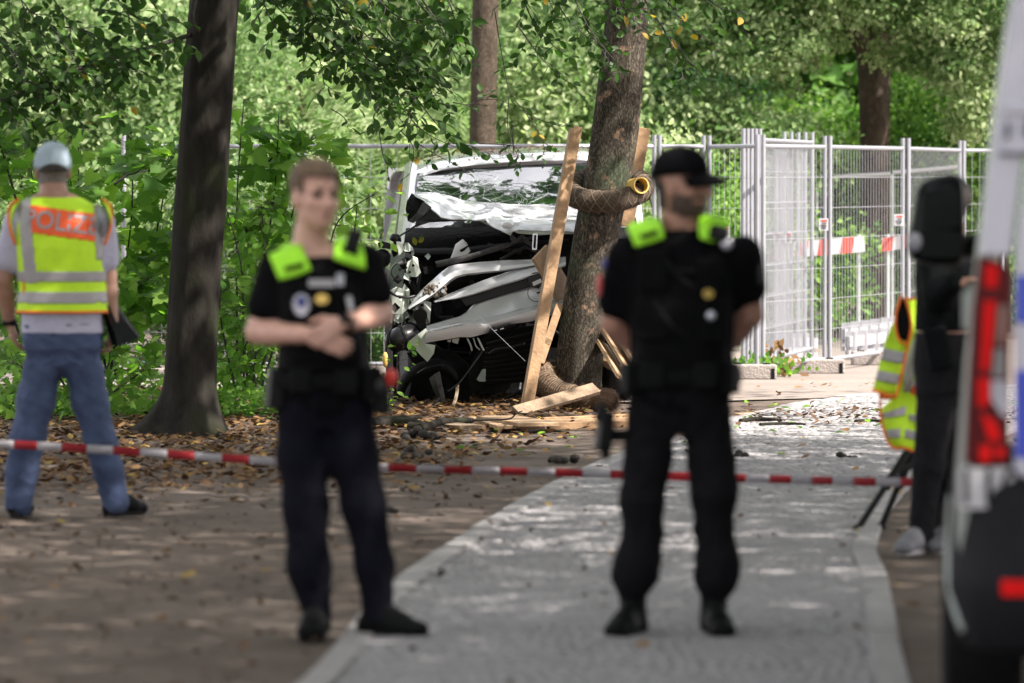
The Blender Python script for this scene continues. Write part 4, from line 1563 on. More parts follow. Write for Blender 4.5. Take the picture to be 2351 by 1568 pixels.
stick('thick dark broken branch lying left of the flat boards', [gp(850, 973), gp(900, 970), gp(950, 972), gp(968, 975)], .045)
stick('crooked dark branch crossing the thick one, beside the flat boards', [gp(965, 983, .04), gp(985, 978, .05), gp(1015, 968, .06), gp(1082, 965, .04)], .033)
stick('short stub of branch below the crooked one', [gp(940, 979), gp(975, 980)], .035)
stick('straight dark branch lying behind the thick one', [gp(868, 963), gp(930, 960), gp(966, 958)], .025)
stick('thin forked twig resting on the flat boards', [gp(1085, 965, .07), gp(1130, 963, .075), gp(1168, 962, .08), gp(1182, 952, .16), gp(1180, 945, .2)], .008)
stick('thin twig lying in front of the long boards', [gp(1205, 990, .012), gp(1250, 988, .015), gp(1290, 990, .012)], .012)
stick('dark twig lying on the path right of the capped officer', [gp(1700, 967, .02), gp(1740, 962, .03), gp(1795, 966, .02)], .02)
stick('longer dark twig across the path beyond the capped officer', [gp(1745, 975, .02), gp(1800, 972, .025), gp(1850, 974, .02)], .014)
stick('dark twig near the vest on the path', [gp(1965, 968, .02), gp(2000, 966, .02), gp(2040, 969, .02)], .016)
M['dung'] = simple('dark_dung', (.018, .014, .009), .85, noise_amt=.5, scale=40, bump=.8, bscale=90)


def dung(x, y, label, n, spread, r, seed):
    rg = random.Random(seed)
    g = G(x, y)
    mb = MB()
    for i in range(n):
        q = Vector((g.x + rg.gauss(0, spread), g.y + rg.gauss(0, spread * .8), 0))
        rr = r * rg.uniform(.7, 1.25)
        mb.ball(q + Vector((0, 0, rr * .65 + max(0, rg.gauss(0, .6)) * r)), (rr * rg.uniform(.9, 1.25), rr, rr * .85), 10, 7)
    tag(mb.build('dung_pile', M['dung'], None, smooth=True), label, 'horse dung', 'horse dung piles on the ground')


dung(958, 1010, 'largest dark horse dung pile, right behind the young officer', 14, .085, .03, 1)
dung(942, 1055, 'dark horse dung pile directly above the cordon tape beside the young officer', 9, .05, .034, 2)
dung(1290, 1062, 'dark horse dung pile left of the capped officer', 10, .07, .026, 3)
dung(1705, 1053, 'small dung pile at the right leg of the capped officer', 5, .04, .024, 4)
dung(1945, 1055, 'small dark dung lump on the path left of the tripod', 4, .04, .02, 5)
dung(900, 1178, 'small dark dung lump between the two officers on the bare soil', 3, .03, .02, 6)
# ------------------------------------------------------------------ the wrecked white van
M['van_white'] = simple('silver_white_car_paint', (.56, .56, .59), .24, .12, .04, 3, coat=1.0)
M['van_white'].node_tree.nodes['Principled BSDF'].inputs['Coat Roughness'].default_value = .05
M['van_green'] = simple('grey_green_primer', (.20, .235, .215), .45, 0, .12, 6)
M['van_pale'] = simple('pale_underside_paint', (.44, .48, .43), .5, 0, .1, 5)
M['van_dark'] = simple('dark_engine_plastic', (.006, .006, .0065), .6, 0, .5, 14, bump=.4, bscale=30, spec=.08)
M['van_black'] = simple('gloss_black_plastic', (.006, .006, .007), .32, 0, .2, 8, spec=.35)
M['glass_dark'] = simple('cracked_windscreen_glass', (.012, .016, .016), .03, 0, .1, 8, bump=.10, bscale=3.0, spec=1.0)
M['glass_dark'].node_tree.nodes['Principled BSDF'].inputs['IOR'].default_value = 2.5
M['crack'] = simple('crazed_glass', (.55, .6, .6), .4, noise_amt=.1)
M['chrome'] = simple('bright_metal', (.6, .61, .63), .25, .9, .05, 8)
M['rubber_grey'] = simple('scuffed_grey_plastic', (.018, .0175, .0175), .65, 0, .4, 14, bump=.5, bscale=40)
M['dust'] = simple('dust_and_bark_bits', (.06, .045, .032), .9, 0, .0, 60, bump=.8, bscale=90, col2=(.17, .145, .12))


def c2(x, y, Y): return W(857.1 + .20833 * x, 336.7 + .20833 * y, Y)
def c3(x, y, Y): return W(857.1 + .25377 * x, 581.6 + .25377 * y, Y)


YAW = R(4.0)
bd = Vector((-math.sin(YAW), math.cos(YAW), 0))
van = thing('wrecked_van', (W(1170, 940, 45).x, 45, 0), 'white van with its front torn open and crushed against the leaning tree', 'van')


def resample(pts, n):
    pts = [Vector(p) for p in pts]
    cum = [0]
    for i in range(len(pts) - 1): cum.append(cum[-1] + (pts[i + 1] - pts[i]).length)
    res = []
    for k in range(n):
        s = cum[-1] * k / (n - 1)
        i = 0
        while i < len(pts) - 2 and cum[i + 1] < s: i += 1
        u = (s - cum[i]) / max(1e-9, cum[i + 1] - cum[i])
        res.append(pts[i].lerp(pts[i + 1], min(1, u)))
    return res


def strip(name, up, lo, bulge, mat, rows=7, n=40, thick=.008, prof=None, crump=.004, seed=0, angle=30, parent=van):
    """pressed sheet between an upper and a lower edge, bulging toward the viewer by the profile"""
    a, b = resample(up, n), resample(lo, n)
    grid = []
    for i in range(rows):
        t = i / (rows - 1)
        bu = prof(t) if prof else math.sin(math.pi * t)
        row = []
        for j in range(n):
            p = a[j].lerp(b[j], t)
            q = noise.noise(Vector((p.x * 5 + seed, p.z * 9, seed)))
            row.append(p + Vector((0, -bulge * bu + crump * q * 2.2, crump * q)))
        grid.append(row)
    mb = MB()
    mb.sheet(grid, thick)
    return mb.build(name, mat, parent, angle=angle)


# roof
xs = np.linspace(0, 1, 13)
rows = []
for (dv, up_, drop) in ((0, 0, .0), (.12, .035, .02), (.35, .075, .05), (.8, .10, .085), (1.6, .11, .10), (2.6, .09, .1), (3.2, .03, .1), (3.28, -.12, .1)):
    r = []
    for u in xs:
        x = 952 + (1446 - 952) * u
        y = 396.5 - 25 * u - 6 * math.sin(math.pi * u)
        p = W(x, y, 45.55) + bd * dv + Vector((0, 0, up_ - .07 * abs(2 * u - 1) ** 6 + .012 * math.sin(math.pi * u)))
        r.append(p)
    rows.append(r)
for r in rows:
    r.insert(0, r[0] + Vector((-.05, .02, -.03)))
    r.append(r[-1] + Vector((.05, .02, -.03)))
mb = MB()
mb.sheet([list(reversed(r)) for r in rows], -.02)
roof = mb.build('roof', M['van_white'], van, angle=40, subsurf=1)
# aerial
mb = MB()
p = c2(1555, 165, 46.0)
mb.loft([[p + Vector((.028 * s * math.cos(a), .05 * s * math.sin(a), h)) for a in np.linspace(0, 6.28, 13)[:-1]] for s, h in ((1, -.01), (.85, .02), (.45, .04))])
mb.tube([p + Vector((0, 0, .03)), p + Vector((-.015, .06, .2)), p + Vector((-.02, .1, .3))], [.006, .004, .003], 6)
mb.build('aerial', M['black_pl'], van, smooth=True)
# windscreen
top = [W(955, 398, 45.6), W(1075, 387, 45.58), W(1200, 379, 45.56), W(1330, 374.5, 45.56), W(1444, 373, 45.58)]
bot = [W(934, 556, 44.85), W(1060, 552, 44.72), W(1200, 545, 44.68), W(1330, 538, 44.7), W(1460, 530, 44.85)]
ws = strip('windscreen', top, bot, .05, M['glass_dark'], rows=10, n=30, thick=.012, crump=.003, angle=60)
strip('screen_frit', [W(932, 524, 44.97), W(1060, 522, 44.84), W(1200, 516, 44.80), W(1330, 510, 44.82), W(1460, 500, 44.97)], [W(926, 572, 44.72), W(1060, 570, 44.58), W(1200, 562, 44.55), W(1330, 555, 44.58), W(1462, 545, 44.72)], .06, M['van_dark'], rows=5, n=24)
# cracks in the glass
rg = random.Random(17)
bm_ws = MB()
ev = BVHTree.FromPolygons([tuple(Vector(v.co) + BASE[van]) for v in ws.data.vertices], [tuple(p.vertices) for p in ws.data.polygons])


def on_glass(x, y):
    o = Vector((0, 0, HC))
    d = (W(x, y, 45) - o).normalized()
    h = ev.ray_cast(o, d)
    return h[0] - d * .004 if h[0] is not None else None


mb = MB()
for (cx, cy, nr, rad, dens) in ((1095, 425, 26, 120, 1), (985, 525, 34, 60, 1), (1190, 440, 18, 90, 1), (962, 470, 20, 45, 1)):
    for i in range(nr):
        a = rg.uniform(0, 6.28)
        l = rad * rg.uniform(.3, 1)
        pts = []
        for k in range(7):
            t = k / 6
            aa = a + .12 * math.sin(t * 5 + i)
            q = on_glass(cx + math.cos(aa) * l * t * 1.25, cy + math.sin(aa) * l * t * .5)
            if q: pts.append(q)
        if len(pts) > 2: mb.tube(pts, .0007, 3, caps=False)
    for k in range(5):
        rr = rad * (.12 + .16 * k)
        pts = []
        a0 = rg.uniform(0, 6)
        for i in range(14):
            a = a0 + i / 14 * rg.uniform(2, 5)
            q = on_glass(cx + math.cos(a) * rr * 1.25 * rg.uniform(.92, 1.08), cy + math.sin(a) * rr * .5)
            if q: pts.append(q)
        if len(pts) > 3: mb.tube(pts, .0006, 3, caps=False)
mb.build('glass_cracks', M['crack'], ws, kind='stuff')
# splinters of glass at the lower corner
mb = MB()
for i in range(420):
    q = on_glass(rg.gauss(965, 24), rg.gauss(532, 14)) if rg.random() < .7 else on_glass(rg.uniform(950, 1130), rg.gauss(520, 9))
    if q:
        s = rg.uniform(.003, .009)
        mb.add([q + Vector((rg.uniform(-s, s), -.004, rg.uniform(-s, s))) for _ in range(3)], [(0, 1, 2), (0, 2, 1)])
mb.build('glass_splinters', M['crack'], ws, kind='stuff')
# pillar and side of the body (left in the picture)
strip('pillar', [W(930, 377, 46.05), W(944, 370, 45.75), W(957, 380, 45.6)], [W(909, 560, 45.25), W(921, 560, 45.0), W(935, 557, 44.83)], .02, M['van_white'], rows=12, n=9, crump=.001)
strip('pillar', [W(1440, 372, 45.6), W(1452, 374, 45.75), W(1462, 384, 46)], [W(1452, 536, 44.85), W(1462, 540, 45.0), W(1470, 545, 45.25)], .02, M['van_white'], rows=8, n=7, crump=.001)
strip('side_window', [W(925, 392, 46.2), W(931, 388, 46.0)], [W(903, 562, 45.5), W(910, 562, 45.2)], .0, M['van_black'], rows=6, n=3, crump=0)
side = []
strip('door', [W(921, 388, 48.4), W(926, 386, 47.2), W(929, 385, 46.15)], [W(884, 556, 48.2), W(892, 558, 47), W(904, 562, 45.45)], .0, M['van_white'], rows=8, n=8, crump=.001)
strip('side_panel', [W(884, 556, 48.2), W(892, 558, 47), W(910, 562, 45.25), W(924, 562, 45.0)], [W(880, 720, 48.2), W(886, 735, 47), W(896, 740, 45.25), W(905, 745, 45.0)], .015, M['van_white'], rows=6, n=10)
strip('sill', [W(880, 720, 48.2), W(888, 735, 47), W(900, 740, 45.25)], [W(898, 900, 48.2), W(900, 905, 47), W(905, 905, 45.3)], .0, M['van_dark'], rows=4, n=8)
# far side and tail so that the body closes
mb = MB()
a, b = W(1458, 378, 46), W(1474, 545, 45.3)
L3 = bd * 3.0
mb.sheet([[a, a + L3], [b, b + L3], [Vector((b.x, b.y, .35)), Vector((b.x, b.y, .35)) + L3]], -.02)
mb.build('side_panel', M['van_white'], van)
mb = MB()
a, b = W(930, 385, 46) + bd * 2.8, W(1458, 378, 46) + bd * 2.95
mb.plate([a, b, Vector((b.x + .06, b.y, .5)), Vector((a.x - .1, a.y, .5))], .05)
mb.build('tail', M['van_white'], van)
mb = MB()
f0 = Vector((-.80, 45.0, .42))
mb.sheet([[f0, f0 + Vector((1.65, 0, 0))], [f0 + bd * 3.4, f0 + Vector((1.65, 0, 0)) + bd * 3.4]], .12)
mb.build('underbody', M['van_dark'], van)

# bonnet, folded upward
cols = [[(948, 442, 44.95), (946, 445, 44.75), (952, 447, 44.62), (956, 452, 44.55)],
        [(975, 441, 44.98), (972, 449, 44.75), (974, 456, 44.6), (976, 461, 44.52)],
        [(1000, 443, 44.98), (992, 460, 44.7), (990, 468, 44.56), (992, 478, 44.46)],
        [(1020, 447, 44.98), (1012, 468, 44.66), (1009, 486, 44.5), (1013, 499, 44.4)],
        [(1045, 455, 44.98), (1036, 474, 44.62), (1034, 492, 44.44), (1036, 503, 44.36)],
        [(1070, 460, 44.96), (1062, 480, 44.66), (1062, 494, 44.4), (1064, 504, 44.32)],
        [(1095, 463, 44.96), (1092, 483, 44.72), (1092, 497, 44.42), (1094, 504, 44.28)],
        [(1118, 464, 44.96), (1114, 482, 44.6), (1113, 498, 44.34), (1115, 504, 44.22)],
        [(1138, 465, 44.96), (1134, 480, 44.52), (1128, 502, 44.24), (1129, 519, 44.16)],
        [(1165, 468, 44.96), (1162, 486, 44.62), (1160, 505, 44.22), (1162, 533, 44.1)],
        [(1195, 470, 44.96), (1198, 490, 44.5), (1193, 509, 44.16), (1192, 529, 44.06)],
        [(1230, 471, 44.96), (1232, 492, 44.62), (1228, 510, 44.14), (1228, 529, 44.04)],
        [(1275, 473, 44.96), (1272, 494, 44.5), (1268, 511, 44.1), (1268, 529, 44.0)],
        [(1330, 475, 44.96), (1330, 494, 44.6), (1330, 510, 44.08), (1330, 531, 43.98)],
        [(1395, 476, 44.96), (1395, 493, 44.55), (1395, 508, 44.2), (1395, 528, 44.15)],
        [(1450, 478, 44.96), (1450, 490, 44.6), (1448, 503, 44.35), (1448, 518, 44.3)]]
grid = [[W(*c[r]) for c in cols] for r in range(4)]


def dense(grid, k):
    n, m = len(grid), len(grid[0])
    g1 = [curve_pts(row, (m - 1) * k) for row in grid]
    g2 = []
    for j in range(len(g1[0])):
        g2.append(curve_pts([g1[i][j] for i in range(n)], (n - 1) * k))
    return [[g2[j][i] for j in range(len(g2))] for i in range(len(g2[0]))]


def facet(grid, k):
    n, m = len(grid), len(grid[0])
    out = []
    for i in range(n - 1):
        for a in range(k):
            if i and a == 0: pass
            t = a / k
            row = []
            for j in range(m - 1):
                for b in range(k):
                    u = b / k
                    row.append(grid[i][j].lerp(grid[i][j + 1], u).lerp(grid[i + 1][j].lerp(grid[i + 1][j + 1], u), t))
            row.append(grid[i][-1].lerp(grid[i + 1][-1], t))
            out.append(row)
    last = []
    for j in range(m - 1):
        for b in range(k): last.append(grid[-1][j].lerp(grid[-1][j + 1], b / k))
    last.append(grid[-1][-1])
    return out + [last]


gd1, gd2 = dense(grid, 5), facet(grid, 5)
gd = [[a.lerp(b, .65) for a, b in zip(r1, r2)] for r1, r2 in zip(gd1, gd2)]
for r in gd:
    for i, p in enumerate(r):
        q = noise.noise(Vector((p.x * 9, p.y * 7, p.z * 14)))
        q2 = abs(noise.noise(Vector((p.x * 4 + 9, p.y * 4, p.z * 8))))
        q4 = noise.voronoi(Vector((p.x * 5.5, p.y * 2, p.z * 11)))[0]
        q3 = 1.6 * (q4[1] - q4[0]) * .5 + abs(noise.noise(Vector((p.x * 7 - 3, p.y * 3, p.z * 5 + p.x * 6))))
        r[i] = p + Vector((0, .03 * q - .05 * q2 - .03 * q3, .012 * q))
mb = MB()
mb.sheet(gd, .008)
hood = mb.build('bonnet', M['van_white'], van, angle=16)
# its folded corner seen from below
mb = MB()
mb.plate([W(945, 443, 44.62), W(958, 452, 44.58), W(976, 462, 44.55), W(960, 486, 44.5), W(948, 510, 44.5), W(936, 508, 44.5), (W(931, 480, 44.5)), W(934, 462, 44.55)], .01)
mb.build('bonnet_corner', M['van_dark'], hood)
mb = MB()
mb.sheet([[W(972, 462, 44.47), W(990, 474, 44.42)], [W(957, 488, 44.4), W(972, 496, 44.38)], [W(938, 508, 44.4), W(948, 513, 44.4)]], .02)
mb.build('inner_stiffener', M['rubber_grey'], hood, bevel=.004)
mb = MB()
mb.plate([W(976, 464, 44.6), W(992, 478, 44.55), W(1013, 500, 44.52), W(1064, 505, 44.45), (W(1094, 506, 44.4)), W(1040, 508, 44.5), W(985, 511, 44.55), W(952, 522, 44.6), W(955, 505, 44.6)], .01)
mb.build('bonnet_underside', M['rubber_grey'], hood)
mb = MB()
mb.plate([W(1094, 505, 44.34), W(1128, 520, 44.3), W(1162, 534, 44.25), W(1172, 541, 44.2), W(1178, 532, 44.2), W(1129, 512, 44.3)], .01)
mb.plate([W(1176, 530, 44.02), W(1262, 530, 44.0), W(1330, 532, 44), W(1330, 537, 44), W(1262, 538, 44.0), W(1240, 540, 44.02), W(1190, 536, 44.04)], .02)
mb.build('bonnet_lip', M['van_pale'], hood)
mb = MB()
mb.ball(W(1165, 517, 44.08), (.05, .03, .03), 10, 6)
mb.build('dent', M['van_white'], hood, smooth=True)
# hinge arm left, strap running down
mb = MB()
mb.tube(curve_pts([W(962, 512, 44.6), W(940, 528, 44.6), W(918, 542, 44.6), W(911, 556, 44.6), W(906, 575, 44.62)], 14), [.018] * 15, 8, ell=[.4] * 15)
mb.build('hinge_arm', M['rubber_grey'], van, smooth=True)
# latch bracket and dark brackets below the bonnet lip
mb = MB()
for s in (-1, 1):
    mb.bar(c2(1785 + s * 20, 965, 43.95), c2(1775 + s * 20, 1128, 43.95), .007, .01)
mb.bar(c2(1760, 965, 43.95), c2(1812, 965, 43.95), .012, .012)
mb.bar(c2(1752, 1128, 43.95), c2(1800, 1128, 43.95), .012, .012)
mb.build('latch_bracket', M['chrome'], van)
mb = MB()
mb.plate([c2(1500, 1000, 44.1), c2(1525, 965, 44.1), c2(1580, 1010, 44.1), c2(1640, 960, 44.1), c2(1700, 1010, 44.1), c2(1750, 1090, 44.1), c2(1730, 1100, 44.1), c2(1660, 1050, 44.1), c2(1640, 1000, 44.1), c2(1580, 1060, 44.1), c2(1530, 1060, 44.1)], .02)
mb.build('latch_carrier', M['rubber_grey'], van)

# dark engine bay behind everything: backing plate, blocks, hoses
mb = MB()
mb.plate([W(912, 560, 45.0), W(1470, 545, 45.0), W(1474, 900, 45.0), W(1160, 902, 45.0), W(1078, 902, 45.0), W(1060, 925, 45), W(905, 925, 45.0), W(900, 740, 45.0)], .3)
mb.build('dark_backing', M['van_dark'], van)  # black backing plate; the open bay's deep shade is put into its colour
rg = random.Random(5)
for i in range(46):
    x, y = rg.uniform(925, 1290), rg.uniform(560, 860)
    w_, h_ = rg.uniform(15, 60), rg.uniform(10, 40)
    Y = rg.uniform(44.55, 44.95)
    mb = MB()
    p = W(x, y, Y)
    rot = Matrix.Rotation(rg.uniform(-.5, .5), 3, 'Y') @ Matrix.Rotation(rg.uniform(-.4, .4), 3, 'Z')
    if rg.random() < .55:
        mb.box(p, (w_ / 290, rg.uniform(.05, .2), h_ / 290), rot)
        mb.build('engine_block', M['van_dark'] if rg.random() < .8 else M['rubber_grey'], van, bevel=.006)
    else:
        q = [p, p + Vector((rg.uniform(-.2, .2), rg.uniform(-.05, .05), rg.uniform(-.1, .1))), p + Vector((rg.uniform(-.3, .3), 0, rg.uniform(-.2, .2)))]
        mb.tube(curve_pts(q, 12), rg.uniform(.006, .022), 8)
        mb.build('hose', M['van_black'] if rg.random() < .7 else M['rubber_grey'], van, smooth=True)
# scuttle and wiper trough under the screen
strip('scuttle', [c2(420, 1110, 44.62), c2(900, 1120, 44.5), c2(1500, 1060, 44.45), c2(2150, 1010, 44.5)], [c2(450, 1190, 44.5), c2(900, 1180, 44.38), c2(1500, 1120, 44.34), c2(2150, 1080, 44.4)], .03, M['van_dark'], rows=4, n=20, crump=.012)
mb = MB()
mb.tube(curve_pts([c2(690, 1300, 44.1), c2(1000, 1230, 44.1), c2(1300, 1140, 44.1), c2(1550, 1060, 44.15), c2(1760, 995, 44.15)], 24), [.026] * 8 + [.022] * 9 + [.014] * 8, 10)
mb.build('air_hose', M['rubber_grey'], van, smooth=True)
mb = MB()
mb.tube(curve_pts([c2(1400, 1250, 44.2), c2(1560, 1160, 44.2), c2(1700, 1100, 44.2)], 12), .012, 8)
mb.build('hose', M['van_black'], van, smooth=True)
mb = MB()
mb.plate([c2(850, 1230, 44.2), c2(880, 1150, 44.2), c2(905, 1075, 44.2), c2(985, 1018, 44.2), c2(1030, 1060, 44.17), c2(1070, 1150, 44.2), c2(1030, 1195, 44.2), c2(930, 1212, 44.2)], .012)
mb.build('torn_bracket', M['van_white'], van, bevel=.003)
mb = MB()
mb.plate([c2(950, 1140, 44.18), c2(1045, 1085, 44.18), c2(1050, 1100, 44.18), c2(1000, 1150, 44.18), c2(965, 1165, 44.18)], .006)
mb.build('torn_rubber', M['van_dark'], van)
# front panel pieces
UPA = [c3(*p, 44.08) for p in ((312, 490), (370, 402), (500, 270), (600, 185), (690, 120), (760, 100), (1000, 75), (1240, 60), (1540, 48), (1720, 30))]
LOA = [c3(*p, 44.02) for p in ((330, 502), (450, 440), (560, 380), (650, 300), (700, 258), (760, 222), (850, 195), (1150, 168), (1540, 100), (1720, 70))]
PRESS = lambda t: float(np.interp(t, [0, .08, .5, .56, .86, .9, 1], [0, .22, .95, 1, .92, .8, .4]))
strip('wing_panel', UPA, LOA, .11, M['van_white'], rows=14, n=60, crump=.006, seed=2, prof=PRESS, angle=22)
strip('wing_edge', [c3(*p, 44.06) for p in ((640, 305), (760, 226), (860, 198), (1150, 172))], [c3(*p, 44.08) for p in ((660, 325), (770, 290), (900, 240), (1130, 190))], .01, M['van_dark'], rows=4, n=18)
mb = MB()
for i in range(60):
    p = c3(random.Random(i).gauss(545, 45), random.Random(i + 99).gauss(345, 32), 43.95)
    mb.ball(p, random.Random(i + 7).uniform(.008, .024), 7, 5)
mb.build('bark_debris', M['dust'], van, smooth=True, kind='stuff')
mb = MB()
p = c3(632, 340, 43.92)
mb.tube([p + Vector((0, -.01, 0)), p + Vector((0, .03, 0))], .016, 12)
mb.build('mount', M['chrome'], van, angle=40)
UPB = [c3(*p, 43.98) for p in ((545, 426), (650, 376), (800, 318), (1000, 240), (1300, 142), (1540, 85), (1740, 30))]
LOB = [c3(*p, 43.92) for p in ((562, 436), (740, 415), (900, 380), (1150, 296), (1420, 214), (1540, 180), (1740, 118))]
strip('grille_bar', UPB, LOB, .10, M['van_white'], rows=14, n=54, crump=.004, seed=4, prof=PRESS, angle=22)
# grille mesh
gr = strip('grille', [c3(*p, 44.0) for p in ((700, 425), (900, 382), (1150, 298), (1420, 218), (1600, 165))], [c3(*p, 44.0) for p in ((740, 500), (900, 465), (1200, 370), (1420, 305), (1600, 250))], .0, M['van_dark'], rows=3, n=20, crump=.0)
mb = MB()
ga_ = resample([c3(*p, 43.97) for p in ((800, 412), (900, 388), (1150, 304), (1420, 224), (1600, 172))], 44)
gb2 = resample([c3(*p, 43.97) for p in ((830, 480), (900, 455), (1200, 362), (1420, 298), (1600, 244))], 44)
for j in range(42):
    mb.bar(ga_[j], gb2[j + 1], .006, .012)
    if j % 2: mb.bar(gb2[j], ga_[min(j + 2, 43)], .005, .01)
mb.build('grille_mesh', M['van_black'], gr, kind='stuff')
# emblem recess with a torn white label
mb = MB()
p = c3(1474, 243, 43.84)
mb.tube([p, p + Vector((0, .03, 0))], .062, 24)
em = mb.build('emblem_mount', M['van_black'], van, angle=40)
mb = MB()
mb.plate([c3(1438, 262, 43.83), c3(1515, 228, 43.83), c3(1525, 262, 43.83), c3(1448, 296, 43.83)], .003)
mb.build('paper_label', M['white_film'], em)
mb = MB()
q = c3(1475, 360, 43.86)
mb.tube([q + Vector((math.cos(a) * .066, 0, math.sin(a) * .066)) for a in np.linspace(R(150), R(330), 20)], .0025, 5)
mb.build('emblem_ring', M['van_dark'], em)
mb = MB()
mb.bar(c3(1478, 362, 43.85), c3(1508, 352, 43.85), .012, .012)
mb.bar(c3(1485, 290, 43.83), c3(1495, 320, 43.83), .012, .012)
mb.build('emblem_clip', M['van_dark'], em)
# bumper cover: upper plate, step, lower lip
UPC = [c3(*p, 44.0) for p in ((480, 652), (640, 610), (780, 570), (840, 530), (900, 462), (1050, 410), (1200, 365), (1420, 302), (1740, 205))]
MIC = [c3(*p, 43.965) for p in ((488, 690), (640, 652), (780, 622), (860, 607), (920, 606), (1050, 575), (1200, 540), (1420, 482), (1740, 395))]
M2C = [c3(*p, 43.79) for p in ((478, 720), (640, 685), (780, 660), (880, 632), (1000, 650), (1060, 630), (1200, 590), (1420, 528), (1740, 440))]
LOC = [c3(*p, 43.83) for p in ((466, 812), (640, 782), (780, 757), (880, 760), (1030, 722), (1062, 676), (1235, 640), (1420, 618), (1740, 520))]
strip('bumper_cover', UPC, MIC, .012, M['van_white'], rows=10, n=60, crump=.005, seed=6, angle=22, prof=lambda t: float(np.interp(t, [0, .05, .9, 1], [-1.5, .1, .0, .0])))
strip('bumper_step', MIC, M2C, .004, M['van_white'], rows=4, n=50, crump=.0015, seed=7)
strip('bumper_lip', M2C, LOC, .012, M['van_white'], rows=5, n=50, crump=.0015, seed=8)
mb = MB()
mb.plate([c3(312, 800, 43.9), c3(400, 735, 43.88), c3(476, 676, 43.9), (c3(486, 690, 43.9)), c3(466, 815, 43.86), c3(560, 832, 43.84), c3(548, 905, 43.84), c3(490, 982, 43.88), c3(430, 925, 43.9)], .006)
mb.build('torn_bumper_corner', M['van_pale'], van)
strip('fog_lamp_surround', [c3(*p, 43.78) for p in ((1030, 722), (1055, 682), (1225, 632), (1275, 640))], [c3(*p, 43.8) for p in ((1035, 735), (1080, 722), (1200, 690), (1290, 660))], .01, M['van_black'], rows=4, n=14)
mb = MB()
for (x0, y0, x1, y1) in ((1095, 700, 1120, 692), (1150, 686, 1180, 678)):
    mb.bar(c3(x0, y0, 43.76), c3(x1, y1, 43.76), .006, .006)
mb.build('surround_tab', M['chrome'], van)
# white clips and straps hanging below the bumper
for poly in (((670, 790), (705, 775), (700, 805), (672, 800)), ((712, 775), (778, 765), (765, 820), (715, 805))):
    mb = MB()
    mb.plate([c3(x, y, 43.95) for x, y in poly], .008)
    mb.build('clip', M['van_pale'], van)
for (a, b, c) in (((850, 770), (880, 830), (892, 880)), ((905, 765), (930, 840), (960, 870)), ((945, 765), (975, 830), (1000, 878))):
    mb = MB()
    mb.tube(curve_pts([c3(*a, 43.98), c3(*b, 43.97), c3(*c, 43.98)], 8), [.014] * 9, 6, ell=[.4] * 9)
    mb.build('strap', M['van_pale'], van, smooth=True)
# radiator and condenser with fins, right lower part
rad = []
mb = MB()
mb.plate([c3(x, y, 44.15) for x, y in ((1010, 740), (1490, 640), (1490, 1150), (1180, 1180), (860, 1260), (880, 1000))], .06)
rad = mb.build('radiator', M['van_dark'], van)
for i in range(9):
    y0 = 770 + i * 48
    mb = MB()
    mb.bar(c3(1030 - i * 6, y0 + 60 - i * 6, 44.08), c3(1480, y0 - 50 + i * 4, 44.06), .016, .04, up=(0, -.6, 1))
    mb.build('radiator_slat', M['van_black'], rad, bevel=.003)
mb = MB()
mb.tube(curve_pts([c3(1050, 910, 43.98), c3(1120, 865, 43.96), c3(1240, 850, 43.96), c3(1370, 815, 43.98)], 12), [.012] * 13, 8)
mb.build('coolant_pipe', M['van_black'], van, smooth=True)
mb = MB()
mb.plate([c3(935, 1140, 43.95), c3(985, 1050, 43.95), c3(1018, 1045, 43.95), c3(1015, 1160, 43.95), c3(960, 1160, 43.95)], .01)
mb.build('broken_lens', M['van_green'], van)
mb = MB()
mb.box(c3(1330, 1200, 42.95), (.012, .02, .05), Matrix.Rotation(.2, 3, 'Y'))
mb.build('plastic_tag', M['white_film'], van, bevel=.003)
strip('undertray', [c3(1180, 1300, 44.0), c3(1250, 1265, 43.9), c3(1330, 1235, 43.8)], [c3(1185, 1325, 44.0), c3(1260, 1300, 43.9), c3(1335, 1258, 43.8)], .01, M['van_dark'], rows=3, n=8)
# left front: inner wing, brackets, broken lamp, wheel
mb = MB()
mb.plate([c3(x, y, 44.45) for x, y in ((165, -60), (290, -90), (290, 60), (262, 330), (280, 420), (250, 480), (130, 340), (150, 120))], .03)
mb.build('inner_wing', M['van_green'], van, bevel=.004)
for k, (poly, Y, mt) in enumerate([(((312, 55), (350, 20), (402, 44), (412, 120), (432, 175), (390, 215), (335, 210), (300, 205), (298, 130)), 44.25, 'van_pale'), (((150, 335), (215, 300), (285, 335), (330, 340), (322, 500), (255, 555), (180, 550), (128, 520)), 44.2, 'van_pale'),
                     (((405, 432), (455, 425), (525, 445), (512, 630), (478, 645), (462, 520), (412, 500)), 44.2, 'van_pale'), (((270, 545), (380, 500), (385, 640), (320, 668), (285, 620)), 44.3, 'van_green'),
                     (((60, 215), (140, 130), (158, 300), (100, 290)), 44.7, 'van_white'), (((190, 720), (250, 680), (380, 655), (370, 690), (260, 712), (215, 740)), 44.1, 'van_green'), (((205, -110), (262, -100), (270, -20), (225, 30)), 44.4, 'van_pale')]):
    mb = MB()
    mb.plate([c3(x, y, Y + .04 * ((i * 37) % 5 - 2) / 2) for i, (x, y) in enumerate(poly)], .02)
    mb.build('torn_bracket', M[mt], van, bevel=.004)
rgf = random.Random(77)
